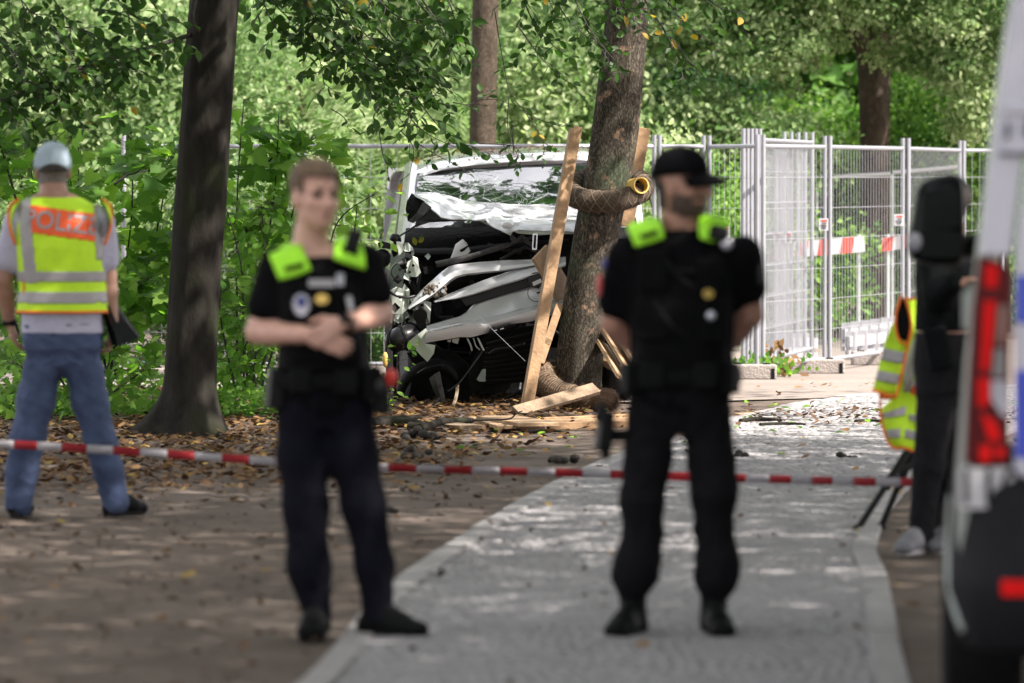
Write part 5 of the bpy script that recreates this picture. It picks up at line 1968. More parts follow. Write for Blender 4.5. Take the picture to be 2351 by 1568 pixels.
for k in range(34):
    cx_, cy_ = rgf.gauss(300, 75), rgf.uniform(-60, 700)
    poly = [(cx_ + math.cos(a) * rgf.uniform(12, 52), cy_ + math.sin(a) * rgf.uniform(14, 60)) for a in np.linspace(0, 2 * math.pi, rgf.randint(5, 8))[:-1]]
    Y = rgf.uniform(44.15, 44.6)
    mb = MB()
    mb.plate([c3(x, y, Y + rgf.uniform(-.05, .05)) for x, y in poly], .012)
    mb.build('torn_fragment', M[rgf.choice(['van_pale', 'van_green', 'van_dark', 'van_dark', 'rubber_grey', 'van_white'])], van)
for (x, y, r_) in ((360, 110, .012), (330, 170, .01), (240, 400, .012), (440, 470, .012), (300, 130, .008)):
    mb = MB()
    p = c3(x, y, 44.14)
    mb.tube([p, p + Vector((0, .03, 0))], r_, 8)
    mb.build('bolt', M['van_dark'], van)
mb = MB()
p = c3(425, 565, 44.12)
mb.tube([p, p + Vector((0, .2, .03))], .055, 16)
mb.build('air_duct', M['van_black'], van, angle=40)
mb = MB()
mb.tube(curve_pts([c3(130, 345, 43.9), c3(220, 385, 43.9), c3(300, 400, 43.95), c3(380, 385, 44)], 12), .012, 8)
mb.build('cable', M['van_black'], van, smooth=True)
mb = MB()
mb.tube(curve_pts([c3(300, 90, 44.1), c3(210, 95, 44.05), c3(165, 150, 44.05), (c3(175, 210, 44.05)), c3(235, 250, 44.1)], 16), .006, 6)
mb.build('cable', M['van_black'], van, smooth=True)
mb = MB()
ax = [c3(150, 800, 44.0), c3(175, 795, 43.97), c3(240, 775, 43.95), c3(340, 740, 44.0), c3(380, 720, 44.1)]
mb.tube(ax, [.055, .085, .095, .09, .05], 18)
lamp = mb.build('headlamp_housing', M['van_black'], van, smooth=True)
for i in (1, 2, 3):
    mb = MB()
    q = ax[i].lerp(ax[min(i + 1, 4)], .3)
    d = (ax[min(i + 1, 4)] - ax[i - 1]).normalized()
    mb.tube([q - d * .008, q + d * .008], [.088, .1, .094][i - 1] + .006, 18)
    mb.build('housing_rib', M['van_dark'], lamp, angle=40)
mb = MB()
mb.ball(c3(108, 962, 43.9), (.022, .02, .06), 10, 8)
mb.build('indicator_lens', M['pipe_yellow'], van, smooth=True)
# tyre and arch
def wheel(c, r, wd, ang, parent, wid='wheel', lean=0):
    rot = Matrix.Rotation(ang, 3, 'Z') @ Matrix.Rotation(lean, 3, 'Y')
    n = 36
    prof = [(-.5, .62), (-.5, .86), (-.42, .96), (-.2, 1), (.2, 1), (.42, .96), (.5, .86), (.5, .62)]
    mb = MB()
    rings = []
    for (u, q) in prof:
        rings.append([c + rot @ Vector((u * wd, math.cos(2 * math.pi * j / n) * r * q, math.sin(2 * math.pi * j / n) * r * q)) for j in range(n)])
    mb.loft(rings, caps=False)
    w_ = mb.build(wid, M['rubber'], parent, angle=30)
    mb = MB()
    rings = []
    for (u, q) in ((-.46, .64), (-.4, .58), (-.3, .5), (-.34, .2), (-.40, .05), (.4, .05), (.45, .64)):
        rings.append([c + rot @ Vector((u * wd, math.cos(2 * math.pi * j / n) * r * q, math.sin(2 * math.pi * j / n) * r * q)) for j in range(n)])
    mb.loft(rings)
    mb.build('rim', M['rubber_grey'], w_, angle=30)
    return w_


wheel(Vector((W(955, 880, 44.75).x, 44.75, .33)), .33, .21, R(12), van)
wheel(Vector((W(1420, 880, 45.05).x, 45.05, .33)), .33, .21, R(4), van)
wheel(Vector((-.95, 48.0, .33)), .33, .21, R(4), van)
wheel(Vector((.72, 48.1, .33)), .33, .21, R(4), van)
mb = MB()
mb.tube(curve_pts([c3(240, 1250, 44.3), c3(300, 1130, 44.2), c3(400, 1060, 44.15), c3(560, 1010, 44.15), c3(660, 1030, 44.2), c3(740, 1120, 44.3)], 20), [.03] * 21, 8, ell=[2] * 21)
mb.build('wheel_arch', M['van_dark'], van, smooth=True)
mb = MB()
mb.tube(curve_pts([c3(400, 1085, 44.08), c3(480, 1040, 44.06), c3(600, 1010, 44.06), c3(640, 1020, 44.08)], 14), .008, 6)
mb.build('arch_trim', M['van_black'], van, smooth=True)
strip('splash_guard', [c3(505, 1130, 43.9), c3(555, 1095, 43.88), c3(602, 1068, 43.9)], [c3(612, 1410, 43.95), c3(640, 1412, 43.93), c3(668, 1400, 43.95)], .03, M['rubber_grey'], rows=9, n=7, crump=.01)
mb = MB()
mb.plate([c3(x, y, 44.3) for x, y in ((300, 900), (480, 860), (700, 870), (860, 1000), (880, 1260), (860, 1400), (760, 1440), (700, 1400), (640, 1150), (420, 1100))], .05)
mb.build('subframe', M['van_dark'], van, bevel=.006)
for k in range(4):
    mb = MB()
    o = k * 7
    mb.tube(curve_pts([c3(770 - o, 1190, 43.7), c3(765 - o, 1270, 43.7), c3(735 - o, 1370, 43.6), c3(660, 1440 + k * 5, 43.5), c3(580, 1425 + k * 4, 43.5), c3(520 - o, 1380, 43.55)], 22), .0035, 5)
    mb.build('loose_wire', M['string'], van, smooth=True)
mb = MB()
mb.tube(curve_pts([c3(985, 890, 43.9), c3(900, 1010, 43.75), c3(780, 1170, 43.7), c3(675, 1250, 43.7)], 16), .006, 6)
mb.tube(curve_pts([c3(600, 1310, 43.6), c3(540, 1365, 43.5), c3(430, 1395, 43.4), c3(320, 1418, 43.4)], 12), .006, 6)
mb.build('cable', M['van_black'], van, smooth=True, kind='stuff')
mb = MB()
mb.tube([c3(968, 575, 43.75), c3(1100, 710, 43.4), c3(1375, 975, 42.95)], .0018, 4)
mb.build('thin_wire', M['galv'], van)
# wing mirror stub
mb = MB()
mb.loft([[c2(x, y, Y) for x, y in ((45, 1060), (105, 1042), (188, 1062), (190, 1130), (110, 1120), (62, 1110))] for Y in (44.55, 44.75)])
mir = mb.build('mirror_arm', M['van_black'], van, bevel=.006)
mb = MB()
mb.ball(c2(85, 1235, 44.6), (.085, .07, .075), 14, 9, rot=Matrix.Rotation(-.4, 3, 'Y'))
mb.build('mirror_housing', M['van_black'], van, smooth=True)
mb = MB()
mb.tube(curve_pts([c2(205, 1040, 44.5), c2(235, 1000, 44.5), c2(262, 1030, 44.52), c2(262, 1130, 44.55)], 10), [.02, .03, .034, .036, .036, .036, .034, .034, .03, .03, .02], 10)
mb.build('mirror_arm', M['van_black'], van, smooth=True)
# bits of bark on roof and bonnet
rg = random.Random(31)
bm = BVHTree.FromPolygons([tuple(Vector(v.co) + BASE[van]) for v in roof.data.vertices], [tuple(p.vertices) for p in roof.data.polygons])
P_, D_, N_, S_, T_ = [], [], [], [], []
for i in range(520):
    x, y = rg.uniform(-.85, .95), 45.55 + abs(rg.gauss(0, .55))
    h = bm.ray_cast(Vector((x, y, 3)), Vector((0, 0, -1)))
    if h[0] is None: continue
    P_.append(tuple(h[0] + Vector((0, 0, .012)))); D_.append((rg.gauss(0, 1), rg.gauss(0, 1), rg.gauss(0, .3))); N_.append((rg.gauss(0, .5), -.4, 1)); S_.append(rg.uniform(.012, .035)); T_.append(rg.uniform(.1, .7))
me = scatter_mesh('roof_litter', 'flat', P_, D_, N_, S_, T_)
me.materials.append(M['litter'])
tag(link('roof_litter', me), 'small brown bits of bark and leaf lying on the roof of the wrecked van', None, None, 'stuff')
mb = MB()
lf = scatter_mesh('leaf', 'ovate', [c2(470, 1090, 44.6), c2(500, 1060, 44.6), c2(520, 1040, 44.6)], [(-.3, 0, 1), (.6, -.1, .6), (.2, 0, 1)], [(0, -1, .2), (.2, -1, .3), (-.3, -1, .1)], [.07, .06, .05], [.96, .97, .8])
lf.materials.append(M['leaf_dark'])
tag(link('torn_leaf', lf), 'yellow torn leaf caught at the corner of the broken windscreen', 'leaf')
# ------------------------------------------------------------------ people: bodies and clothes as smooth blended surfaces
class Field:
    """a signed-distance field of blended rounded limbs, meshed into one continuous surface"""

    def __init__(s, lo, hi, h):
        s.lo = np.array(lo, float)
        s.h = h
        s.n = np.ceil((np.array(hi) - s.lo) / h).astype(int) + 1
        s.F = np.full(s.n, .2, np.float32)

    def _sub(s, bmin, bmax):
        i0 = np.maximum(0, np.floor((bmin - s.lo) / s.h).astype(int))
        i1 = np.minimum(s.n, np.ceil((bmax - s.lo) / s.h).astype(int) + 1)
        if np.any(i1 <= i0): return None, None
        ax = [s.lo[k] + s.h * np.arange(i0[k], i1[k]) for k in range(3)]
        P = np.stack(np.meshgrid(*ax, indexing='ij'), -1)
        return tuple(slice(i0[k], i1[k]) for k in range(3)), P

    def _put(s, sl, d, k):
        f = s.F[sl]
        if k > 0:
            hh = np.clip(.5 + .5 * (f - d) / k, 0, 1)
            s.F[sl] = f * (1 - hh) + d * hh - k * hh * (1 - hh)
        else:
            s.F[sl] = np.minimum(f, d)

    def cone(s, a, b, ra, rb, k=.02, flat=None):
        a, b = np.array(a, float), np.array(b, float)
        m = max(ra, rb) + .07
        sl, P = s._sub(np.minimum(a, b) - m, np.maximum(a, b) + m)
        if sl is None: return s
        ab = b - a
        t = np.clip(((P - a) @ ab) / (ab @ ab + 1e-12), 0, 1)
        D = P - (a + t[..., None] * ab)
        if flat is not None:
            ax, fac = np.array(flat[0], float), flat[1]
            ax = ax / np.linalg.norm(ax)
            D = D + ((D @ ax) * (1 / fac - 1))[..., None] * ax
        d = np.linalg.norm(D, axis=-1) - (ra + (rb - ra) * t)
        if flat is not None: d = d * min(1, flat[1] * 1.1)
        s._put(sl, d.astype(np.float32), k)
        return s

    def chain(s, pts, rad, k=.02, flat=None):
        for i in range(len(pts) - 1): s.cone(pts[i], pts[i + 1], rad[i], rad[i + 1], k, flat)
        return s

    def ell(s, c, r, axes=None, k=.015, cut=False):
        c = np.array(c, float)
        r = np.array(r, float)
        A = np.array(axes, float) if axes is not None else np.eye(3)
        m = r.max() + .05
        sl, P = s._sub(c - m, c + m)
        if sl is None: return s
        q = (P - c) @ A.T / r
        l = np.linalg.norm(q, axis=-1)
        l2 = np.linalg.norm(q / r, axis=-1) + 1e-9
        d = (l * (l - 1) / l2).astype(np.float32)
        if cut:
            f = s.F[sl]
            s.F[sl] = np.maximum(f, -d)
        else:
            s._put(sl, d, k)
        return s

    def loft(s, rings, k=.02, pw=2.3):
        """rings: (cx, cy, z, rx, ry) from low to high"""
        R_ = np.array(sorted(rings, key=lambda r: r[2]), float)
        z0, z1 = R_[0, 2], R_[-1, 2]
        m = .08
        bmin = np.array([(R_[:, 0] - R_[:, 3]).min() - m, (R_[:, 1] - R_[:, 4]).min() - m, z0 - m])
        bmax = np.array([(R_[:, 0] + R_[:, 3]).max() + m, (R_[:, 1] + R_[:, 4]).max() + m, z1 + m])
        sl, P = s._sub(bmin, bmax)
        if sl is None: return s
        z = np.clip(P[..., 2], z0, z1)
        cx, cy, rx, ry = (np.interp(z, R_[:, 2], R_[:, i]) for i in (0, 1, 3, 4))
        q = (np.abs((P[..., 0] - cx) / rx) ** pw + np.abs((P[..., 1] - cy) / ry) ** pw) ** (1 / pw)
        d = (q - 1) * np.minimum(rx, ry)
        dz = np.abs(P[..., 2] - z)
        d = np.where(dz > 0, np.sqrt(np.maximum(d, 0) ** 2 + dz ** 2), d)
        s._put(sl, d.astype(np.float32), k)
        return s

    def mesh(s, smooth=1):
        F, h = s.F, s.h
        S = F < 0
        c = np.zeros(np.array(F.shape) - 1, np.int8)
        for dx in (0, 1):
            for dy in (0, 1):
                for dz in (0, 1):
                    c += S[dx:F.shape[0] - 1 + dx, dy:F.shape[1] - 1 + dy, dz:F.shape[2] - 1 + dz]
        cells = np.argwhere((c > 0) & (c < 8))
        idx = -np.ones(c.shape, np.int64)
        idx[tuple(cells.T)] = np.arange(len(cells))
        acc = np.zeros((len(cells), 3))
        cnt = np.zeros(len(cells))
        cor = [(a, b, d) for a in (0, 1) for b in (0, 1) for d in (0, 1)]
        for p in cor:
            for ax in range(3):
                if p[ax]: continue
                q = list(p)
                q[ax] = 1
                f0 = F[tuple((cells + np.array(p)).T)]
                f1 = F[tuple((cells + np.array(q)).T)]
                m = (f0 < 0) != (f1 < 0)
                t = np.where(m, f0 / np.where(m, f0 - f1, 1), 0)
                pos = np.tile(np.array(p, float), (len(cells), 1))
                pos[:, ax] = t
                acc += pos * m[:, None]
                cnt += m
        V = s.lo + h * (cells + acc / np.maximum(cnt, 1)[:, None])
        faces = []
        for ax in range(3):
            u, v = (ax + 1) % 3, (ax + 2) % 3
            lo = [slice(None)] * 3
            hi = [slice(None)] * 3
            lo[ax] = slice(0, -1)
            hi[ax] = slice(1, None)
            a, b = S[tuple(lo)], S[tuple(hi)]
            e = np.argwhere(a != b)
            e = e[(e[:, u] > 0) & (e[:, v] > 0) & (e[:, u] < F.shape[u] - 1) & (e[:, v] < F.shape[v] - 1)]
            if not len(e): continue
            eu = np.eye(3, dtype=int)
            q = [idx[tuple((e - du * eu[u] - dv * eu[v]).T)] for (du, dv) in ((1, 1), (0, 1), (0, 0), (1, 0))]
            Q = np.stack(q, 1)
            flip = ~a[tuple(e.T)]
            Q[flip] = Q[flip][:, ::-1]
            faces.append(Q)
        Fc = np.concatenate(faces)
        Fc = Fc[(Fc >= 0).all(1)]
        for _ in range(smooth):
            A = np.zeros_like(V)
            n = np.zeros(len(V))
            for i in range(4):
                j = Fc[:, (i + 1) % 4]
                np.add.at(A, Fc[:, i], V[j])
                np.add.at(n, Fc[:, i], 1)
                np.add.at(A, j, V[Fc[:, i]])
                np.add.at(n, j, 1)
            V = V * .45 + .55 * A / np.maximum(n, 1)[:, None]
        return V, Fc


def vnormals(V, F):
    n = np.cross(V[F[:, 2]] - V[F[:, 0]], V[F[:, 3]] - V[F[:, 1]])
    N = np.zeros_like(V)
    for i in range(4): np.add.at(N, F[:, i], n)
    return N / (np.linalg.norm(N, axis=1, keepdims=True) + 1e-12)


def folds(V, F, amp, seed, wl=(.05, .12, .05), n=14, region=None, sharp=1.6):
    """cloth creases: warped waves pushed along the normals"""
    rg = np.random.default_rng(seed)
    N = vnormals(V, F)
    d = np.zeros(len(V))
    warp = .03 * np.sin(V @ rg.normal(0, 9, 3))[:, None] * rg.normal(0, 1, 3)
    P = V + warp
    for i in range(n):
        k = rg.normal(0, 1, 3) / np.array(wl)
        mask = .5 + .5 * np.sin(V @ rg.normal(0, 7, 3) + rg.uniform(0, 6.28))
        d += (1 - np.abs(np.sin(P @ k * 1.4 + rg.uniform(0, 6.28)))) ** sharp * mask * rg.uniform(.4, 1)
    d = (d / n * 2 - .55) * amp
    if region is not None: d *= region(V)
    return V + N * d[:, None]


def obj_np(name, V, F, mat, parent, kind=None, smooth=True):
    off = np.array(BASE.get(parent, Vector((0, 0, 0))))
    used = np.unique(F)
    remap = -np.ones(len(V), np.int64)
    remap[used] = np.arange(len(used))
    V = V[used] - off
    F = remap[F]
    me = bpy.data.meshes.new(name)
    me.vertices.add(len(V))
    me.vertices.foreach_set('co', V.reshape(-1).astype(np.float32))
    me.loops.add(F.size)
    me.loops.foreach_set('vertex_index', F.reshape(-1).astype(np.int32))
    me.polygons.add(len(F))
    me.polygons.foreach_set('loop_start', (np.arange(len(F)) * F.shape[1]).astype(np.int32))
    me.update(calc_edges=True)
    me.validate()
    if smooth: me.polygons.foreach_set('use_smooth', [True] * len(me.polygons))
    me.materials.append(mat)
    return link(name, me, parent, None, kind)


def patch(name, V, F, mask, off, mat, parent, both=.003):
    """a piece of cloth lying on the surface: the faces whose centres pass the mask, lifted by off, with a turned-in edge"""
    N = vnormals(V, F)
    c = V[F].mean(1)
    nf = N[F].mean(1)
    keep = F[mask(c, nf)]
    if not len(keep): return None
    Vt = V + N * off
    Vb = V + N * (off - both)
    e = np.concatenate([keep[:, [i, (i + 1) % 4]] for i in range(4)])
    key = np.sort(e, 1)
    _, inv, cn = np.unique(key, axis=0, return_inverse=True, return_counts=True)
    be = e[cn[inv.reshape(-1)] == 1]
    n = len(V)
    side = np.stack([be[:, 1], be[:, 0], be[:, 0] + n, be[:, 1] + n], 1)
    allF = np.concatenate([keep, keep[:, ::-1] + n, side])
    return obj_np(name, np.concatenate([Vt, Vb]), allF, mat, parent)


def bvh(V, F):
    return BVHTree.FromPolygons([tuple(v) for v in V], [tuple(f) for f in F])


def text_on(name, txt, tree, centre, size, mat, parent, off=.004, ydir=1, flip=False, squash=1.0, rot=0, xs=1.0):
    cu = bpy.data.curves.new('t', 'FONT')
    cu.body = txt
    cu.size = size
    cu.align_x = 'CENTER'
    cu.align_y = 'CENTER'
    cu.resolution_u = 3
    cu.offset = size * .014
    o = bpy.data.objects.new('t', cu)
    me = bpy.data.meshes.new_from_object(o)
    vs = []
    cr, sr = math.cos(rot), math.sin(rot)
    for v in me.vertices:
        x, z = v.co.x * xs, v.co.y * squash
        x, z = x * cr - z * sr, x * sr + z * cr
        p = Vector((centre[0] + x, centre[1] - ydir * .6, centre[2] + z))
        h = tree.ray_cast(p, Vector((0, ydir, 0))) if tree else (None,)
        if h[0] is not None: p = h[0] - Vector((0, ydir, 0)) * off
        else: p.y = centre[1]
        vs.append(p)
    mb = MB()
    mb.add(vs, [tuple(p.vertices) for p in me.polygons])
    bpy.data.objects.remove(o)
    bpy.data.meshes.remove(me)
    return mb.build(name, mat, parent)


def disc_on(name, tree, c, rx, rz, mat, parent, off=.006, ydir=1, n=20, shape=None):
    """a badge lying on the surface, with thickness"""
    g = []
    pts = shape or [(math.cos(2 * math.pi * i / n) * rx, math.sin(2 * math.pi * i / n) * rz) for i in range(n)]
    for (x, z) in pts:
        p = Vector((c[0] + x, c[1] - ydir * .5, c[2] + z))
        h = tree.ray_cast(p, Vector((0, ydir, 0)))
        q = h[0] if h[0] is not None else Vector((p.x, c[1], p.z))
        g.append(q - Vector((0, ydir * off, 0)))
    mb = MB()
    mb.plate(g, Vector((0, ydir * (off + .004), 0)))
    return mb.build(name, mat, parent)


M['skin_fair'] = simple('fair_skin', (.55, .315, .245), .5, noise_amt=.1, scale=25, bump=.1)
M['skin_tan'] = simple('tanned_skin', (.40, .21, .15), .5, noise_amt=.1, scale=25, bump=.1)
M['skin_old'] = simple('weathered_skin', (.33, .18, .13), .5, noise_amt=.12, scale=25, bump=.1)
M['lip'] = simple('lip', (.36, .14, .13), .45, noise_amt=.1)
M['eye'] = simple('eye', (.03, .025, .025), .2)
M['hair_fair'] = simple('light_brown_hair', (.12, .075, .04), .6, noise_amt=.4, scale=60, bump=.6, bscale=120)
M['hair_dark'] = simple('dark_hair', (.02, .014, .01), .6, noise_amt=.4, scale=60, bump=.6, bscale=120)
M['beard'] = simple('short_dark_beard', (.075, .045, .034), .7, noise_amt=.4, scale=80, bump=.6, bscale=150)
M['hair_grey'] = simple('grey_hair', (.16, .14, .13), .6, noise_amt=.3, scale=60, bump=.6, bscale=120)
M['cloth_black'] = simple('black_uniform_cloth', (.0045, .0045, .0055), .85, noise_amt=.25, scale=60, bump=.3, bscale=220, spec=.05)
M['cloth_navy'] = simple('dark_navy_trouser_cloth', (.0068, .0072, .0118), .85, noise_amt=.25, scale=60, bump=.3, bscale=220, spec=.05)
M['cloth_combat'] = simple('black_ripstop_cloth', (.0095, .0095, .011), .85, noise_amt=.25, scale=60, bump=.3, bscale=220, spec=.05)
M['cloth_vest'] = simple('black_vest_cordura', (.004, .0042, .0048), .8, noise_amt=.3, scale=40, bump=.4, bscale=160, spec=.07)
M['leather'] = simple('black_boot_leather', (.0045, .005, .005), .6, noise_amt=.3, scale=30, bump=.3, spec=.08)
M['hiviz'] = simple('high_visibility_yellow', (.50, .80, .02), .7, noise_amt=.06, scale=20, bump=.15, bscale=200)
M['hiviz_green'] = simple('high_visibility_green', (.33, .78, .02), .65, noise_amt=.06, scale=20, bump=.2, bscale=120)
M['hiviz_orange'] = simple('orange_piping', (.72, .15, .01), .7, noise_amt=.06)
M['hiviz_red'] = simple('fluorescent_red_panel', (.85, .11, .025), .65, noise_amt=.06)
M['reflex'] = simple('grey_reflective_band', (.30, .29, .30), .4, 0, .06, 40)
M['shirt_lilac'] = simple('pale_lilac_striped_shirt', (.40, .39, .50), .8, noise_amt=.1, scale=50, bump=.2)
M['jeans'] = simple('washed_blue_jeans', (.015, .027, .07), .85, noise_amt=.0, scale=6, bump=.3, bscale=200, col2=(.06, .09, .18))
M['cap_blue'] = simple('pale_blue_cap', (.30, .38, .44), .8, noise_amt=.12, scale=14, bump=.2, bscale=150)
M['badge_silver'] = simple('silver_badge', (.5, .5, .56), .35, .6, .1, 30)
M['badge_gold'] = simple('gold_badge', (.55, .38, .10), .4, .5, .1, 30)
M['patch_blue'] = simple('blue_shoulder_patch', (.05, .06, .22), .7)
M['patch_red'] = simple('red_white_shoulder_patch', (.55, .08, .09), .7)
M['grey_cloth'] = simple('dark_grey_trouser_cloth', (.014, .014, .016), .85, noise_amt=.25, scale=40, bump=.3, bscale=200, spec=.05)
M['grey_sneaker'] = simple('grey_sneaker', (.13, .13, .145), .7, noise_amt=.15, scale=30)
M['jacket_dark'] = simple('dark_jacket', (.004, .005, .0055), .85, noise_amt=.3, scale=40, bump=.3, spec=.08)


def frame(fwd, up=(0, 0, 1)):
    f = Vector(fwd).normalized()
    l = Vector(up).cross(f).normalized()      # to the person's left
    u = f.cross(l).normalized()
    return f, l, u


def head_field(fd, c, fwd, up=(0, 0, 1), s=1.0, neck=None, neck_r=.058):
    """skull, jaw, nose, lips, brow, ears; c is the middle of the head"""
    f, l, u = frame(fwd, up)
    A = np.array([f, l, u])
    P = lambda a, b, d: np.array(c) + np.array(f) * a * s + np.array(l) * b * s + np.array(u) * d * s
    fd.ell(P(-.012, 0, .035), np.array((.098, .077, .088)) * s, A, k=.0)
    fd.ell(P(.02, 0, -.02), np.array((.078, .066, .085)) * s, A, k=.03)
    fd.ell(P(.035, 0, -.075), np.array((.054, .053, .045)) * s, A, k=.03)
    fd.ell(P(.066, 0, -.098), np.array((.022, .024, .018)) * s, A, k=.02)
    fd.cone(P(.086, 0, .016), P(.114, 0, -.028), .0085 * s, .0135 * s, k=.009)
    for b in (-1, 1):
        fd.ell(P(.100, b * .010, -.031), np.array((.011, .009, .008)) * s, A, k=.006)
        fd.ell(P(.076, b * .032, .026), np.array((.018, .026, .010)) * s, A, k=.012)
        fd.ell(P(.094, b * .031, .006), np.array((.017, .021, .0125)) * s, A, k=0, cut=True)
        fd.ell(P(.066, b * .045, -.022), np.array((.017, .018, .016)) * s, A, k=.02)
        fd.ell(P(-.008, b * .077, -.012), np.array((.020, .010, .034)) * s, A, k=.006)
        fd.ell(P(.000, b * .087, -.008), np.array((.012, .006, .022)) * s, A, k=.0, cut=True)
    fd.ell(P(.089, 0, -.056), np.array((.012, .024, .007)) * s, A, k=.005)
    fd.ell(P(.087, 0, -.066), np.array((.012, .022, .008)) * s, A, k=.005)
    if neck is not None:
        fd.chain([P(-.012, 0, -.06), (np.array(neck) + P(-.014, 0, -.09)) / 2, neck], [neck_r * .98, neck_r, neck_r * 1.15], k=.025)
    return P, A


def face_parts(t, P, A, s, brow_mat):
    rot = Matrix(((A[0][0], A[1][0], A[2][0]), (A[0][1], A[1][1], A[2][1]), (A[0][2], A[1][2], A[2][2])))
    for b in (-1, 1):
        mb = MB()
        mb.ball(P(.078, b * .031, .006), (.013 * s, .0185 * s, .0105 * s), 10, 8, rot=rot)  # oversized dark eyes, with lid and socket shade put into them
        mb.build('eye', M['eye'], t, smooth=True)
        mb = MB()
        mb.tube([P(.092, b * .014, .027), P(.09, b * .032, .033), P(.078, b * .05, .027)], [.007, .008, .005], 6)
        mb.build('eyebrow', brow_mat, t, smooth=True)
    mb = MB()
    mb.ball(P(.0945, 0, -.061), (.008 * s, .0165 * s, .0085 * s), 10, 8, rot=rot)
    mb.build('mouth', M['lip'], t, smooth=True)


def hand(fd, wrist, dirv, palm_n, side, s=1.0, curl=.5, spread=.12):
    """palm, four unequal fingers with two bends and a thumb leaving the side of the palm. dirv: wrist to knuckles; palm_n: out of the palm; side: towards the thumb"""
    d = np.array(Vector(dirv).normalized())
    n = np.array(palm_n, float)
    n = n - d * (n @ d)
    n /= np.linalg.norm(n)
    sd = np.array(side, float)
    sd = sd - d * (sd @ d) - n * (sd @ n)
    sd /= np.linalg.norm(sd)
    w = np.array(wrist, float)
    for j, o in enumerate((-.028, -.01, .01, .028)):
        fd.cone(w + sd * o * .5 * s + d * .01 * s, w + d * .088 * s + sd * o * s, .017 * s, .0135 * s, k=.012)
    for j, (o, L) in enumerate(((.030, .072), (.011, .082), (-.009, .076), (-.028, .060))):
        p = w + d * .09 * s + sd * o * s
        a = curl * .7
        dd = d + sd * o * spread * 8
        for q, (fr, r0, r1) in enumerate(((.45, .0098, .0092), (.32, .0092, .0084), (.25, .0084, .0072))):
            ang = curl * (.55 + q * .75)
            v = dd * math.cos(ang) + n * math.sin(ang)
            v /= np.linalg.norm(v)
            e = p + v * L * fr * s
            fd.cone(p, e, r0 * s, r1 * s, k=.003)
            p = e
    p = w + d * .022 * s + sd * .026 * s
    v = d * .62 + sd * .6 + n * .35
    v /= np.linalg.norm(v)
    e = p + v * .042 * s
    fd.cone(p, e, .0145 * s, .0115 * s, k=.01)
    v2 = d * .85 + sd * .2 + n * .45
    v2 /= np.linalg.norm(v2)
    e2 = e + v2 * .032 * s
    fd.cone(e, e2, .0112 * s, .0098 * s, k=.004)
    fd.cone(e2, e2 + (v2 * .8 + n * .3) * .022 * s, .0098 * s, .0078 * s, k=.004)


def boot(name, ankle, yaw, parent, mat, L=.29, wd=.052, shaft=.17, sole_mat=None, h=.006, low=False):
    """boot or shoe standing on the ground: shaft, heel, instep, toe, lugged sole"""
    a = np.array((ankle[0], ankle[1], 0), float)
    f = np.array((math.sin(yaw), -math.cos(yaw), 0))
    l = np.array((math.cos(yaw), math.sin(yaw), 0))
    fd = Field(a - np.array((.34, .34, .02)), a + np.array((.34, .34, shaft + .12)), h)
    up = np.array((0, 0, 1.0))
    A = np.array([f, l, up])
    fd.cone(a - f * .045 + up * .045, a - f * .04 + up * .06, .042, .042, k=.02)
    fd.cone(a - f * .03 + up * .05, a + f * .11 + up * .052, .045, .047, k=.03, flat=(up, .85))
    fd.cone(a + f * .11 + up * .046, a + f * (L - .125) + up * .040, .049, .040, k=.03, flat=(up, .8))
    fd.ell(a + f * (L - .115) + up * .036, (.042, .047, .032), A, k=.02)
    fd.cone(a + f * .09 + up * .075, a - f * .005 + up * .115, .036, .043, k=.03)
    if not low:
        fd.cone(a - f * .012 + up * .09, a + np.array((ankle[2], ankle[3], 0)) + up * shaft, .05, .058, k=.025)
    V, F = fd.mesh(1)
    V[:, 2] = np.maximum(V[:, 2], .012)
    V = folds(V, F, .004, int(ankle[0] * 1000) % 91, (.02, .02, .015), region=lambda v: np.clip((v[:, 2] - .05) * 20, 0, 1))
    o = obj_np(name, V, F, mat, parent)
    # sole
    pts = []
    for i in range(28):
        t = 2 * math.pi * i / 28
        x = math.cos(t)
        u = -.09 + (L + .0) * (.5 + .5 * x)
        ww = (.052 if x > .1 else .043) * abs(math.sin(t)) ** .65 * (1 if math.sin(t) > 0 else -1)
        if abs(x + .1) < .35: ww *= .93
        pts.append(a + f * u + l * ww)
    mb = MB()
    mb.loft([[tuple(p + up * z) for p in pts] for z in (.0, .026)])
    mb.build('sole', sole_mat or M['rubber'], o, bevel=.004)
    if not low:
        mb = MB()
        for q in range(6):
            u = .085 - q * .014
            z = .085 + q * .02
            mb.tube([tuple(a + f * u + l * s_ * .024 + up * (z + (.004 if abs(s_) < .5 else -.004))) for s_ in (-1, -.4, .4, 1)], .0035, 5)
        mb.build('laces', M['rubber_grey'], o, smooth=True)
    return o


def belt_mesh(t, rings, z0, z1, mat, name='belt', pw=2.3, n=48, thick=.008, parent=None):
    """belt round the waist; rings as for Field.loft"""
    R_ = np.array(sorted(rings, key=lambda r: r[2]))
    mb = MB()
    rr = []
    for (z, o) in ((z0, -.004), (z0, thick), ((z0 + z1) / 2, thick + .001), (z1, thick), (z1, -.004)):
        cx, cy, rx, ry = (np.interp(z, R_[:, 2], R_[:, i]) for i in (0, 1, 3, 4))
        ring = []
        for i in range(n):
            a = 2 * math.pi * i / n
            ca, sa = math.cos(a), math.sin(a)
            q = (abs(ca) ** pw + abs(sa) ** pw) ** (-1 / pw)
            ring.append((cx + (rx + o) * ca * q, cy + (ry + o) * sa * q, z))
        rr.append(ring)
    mb.loft(rr, caps=False)
    return mb.build(name, mat, t, angle=50)


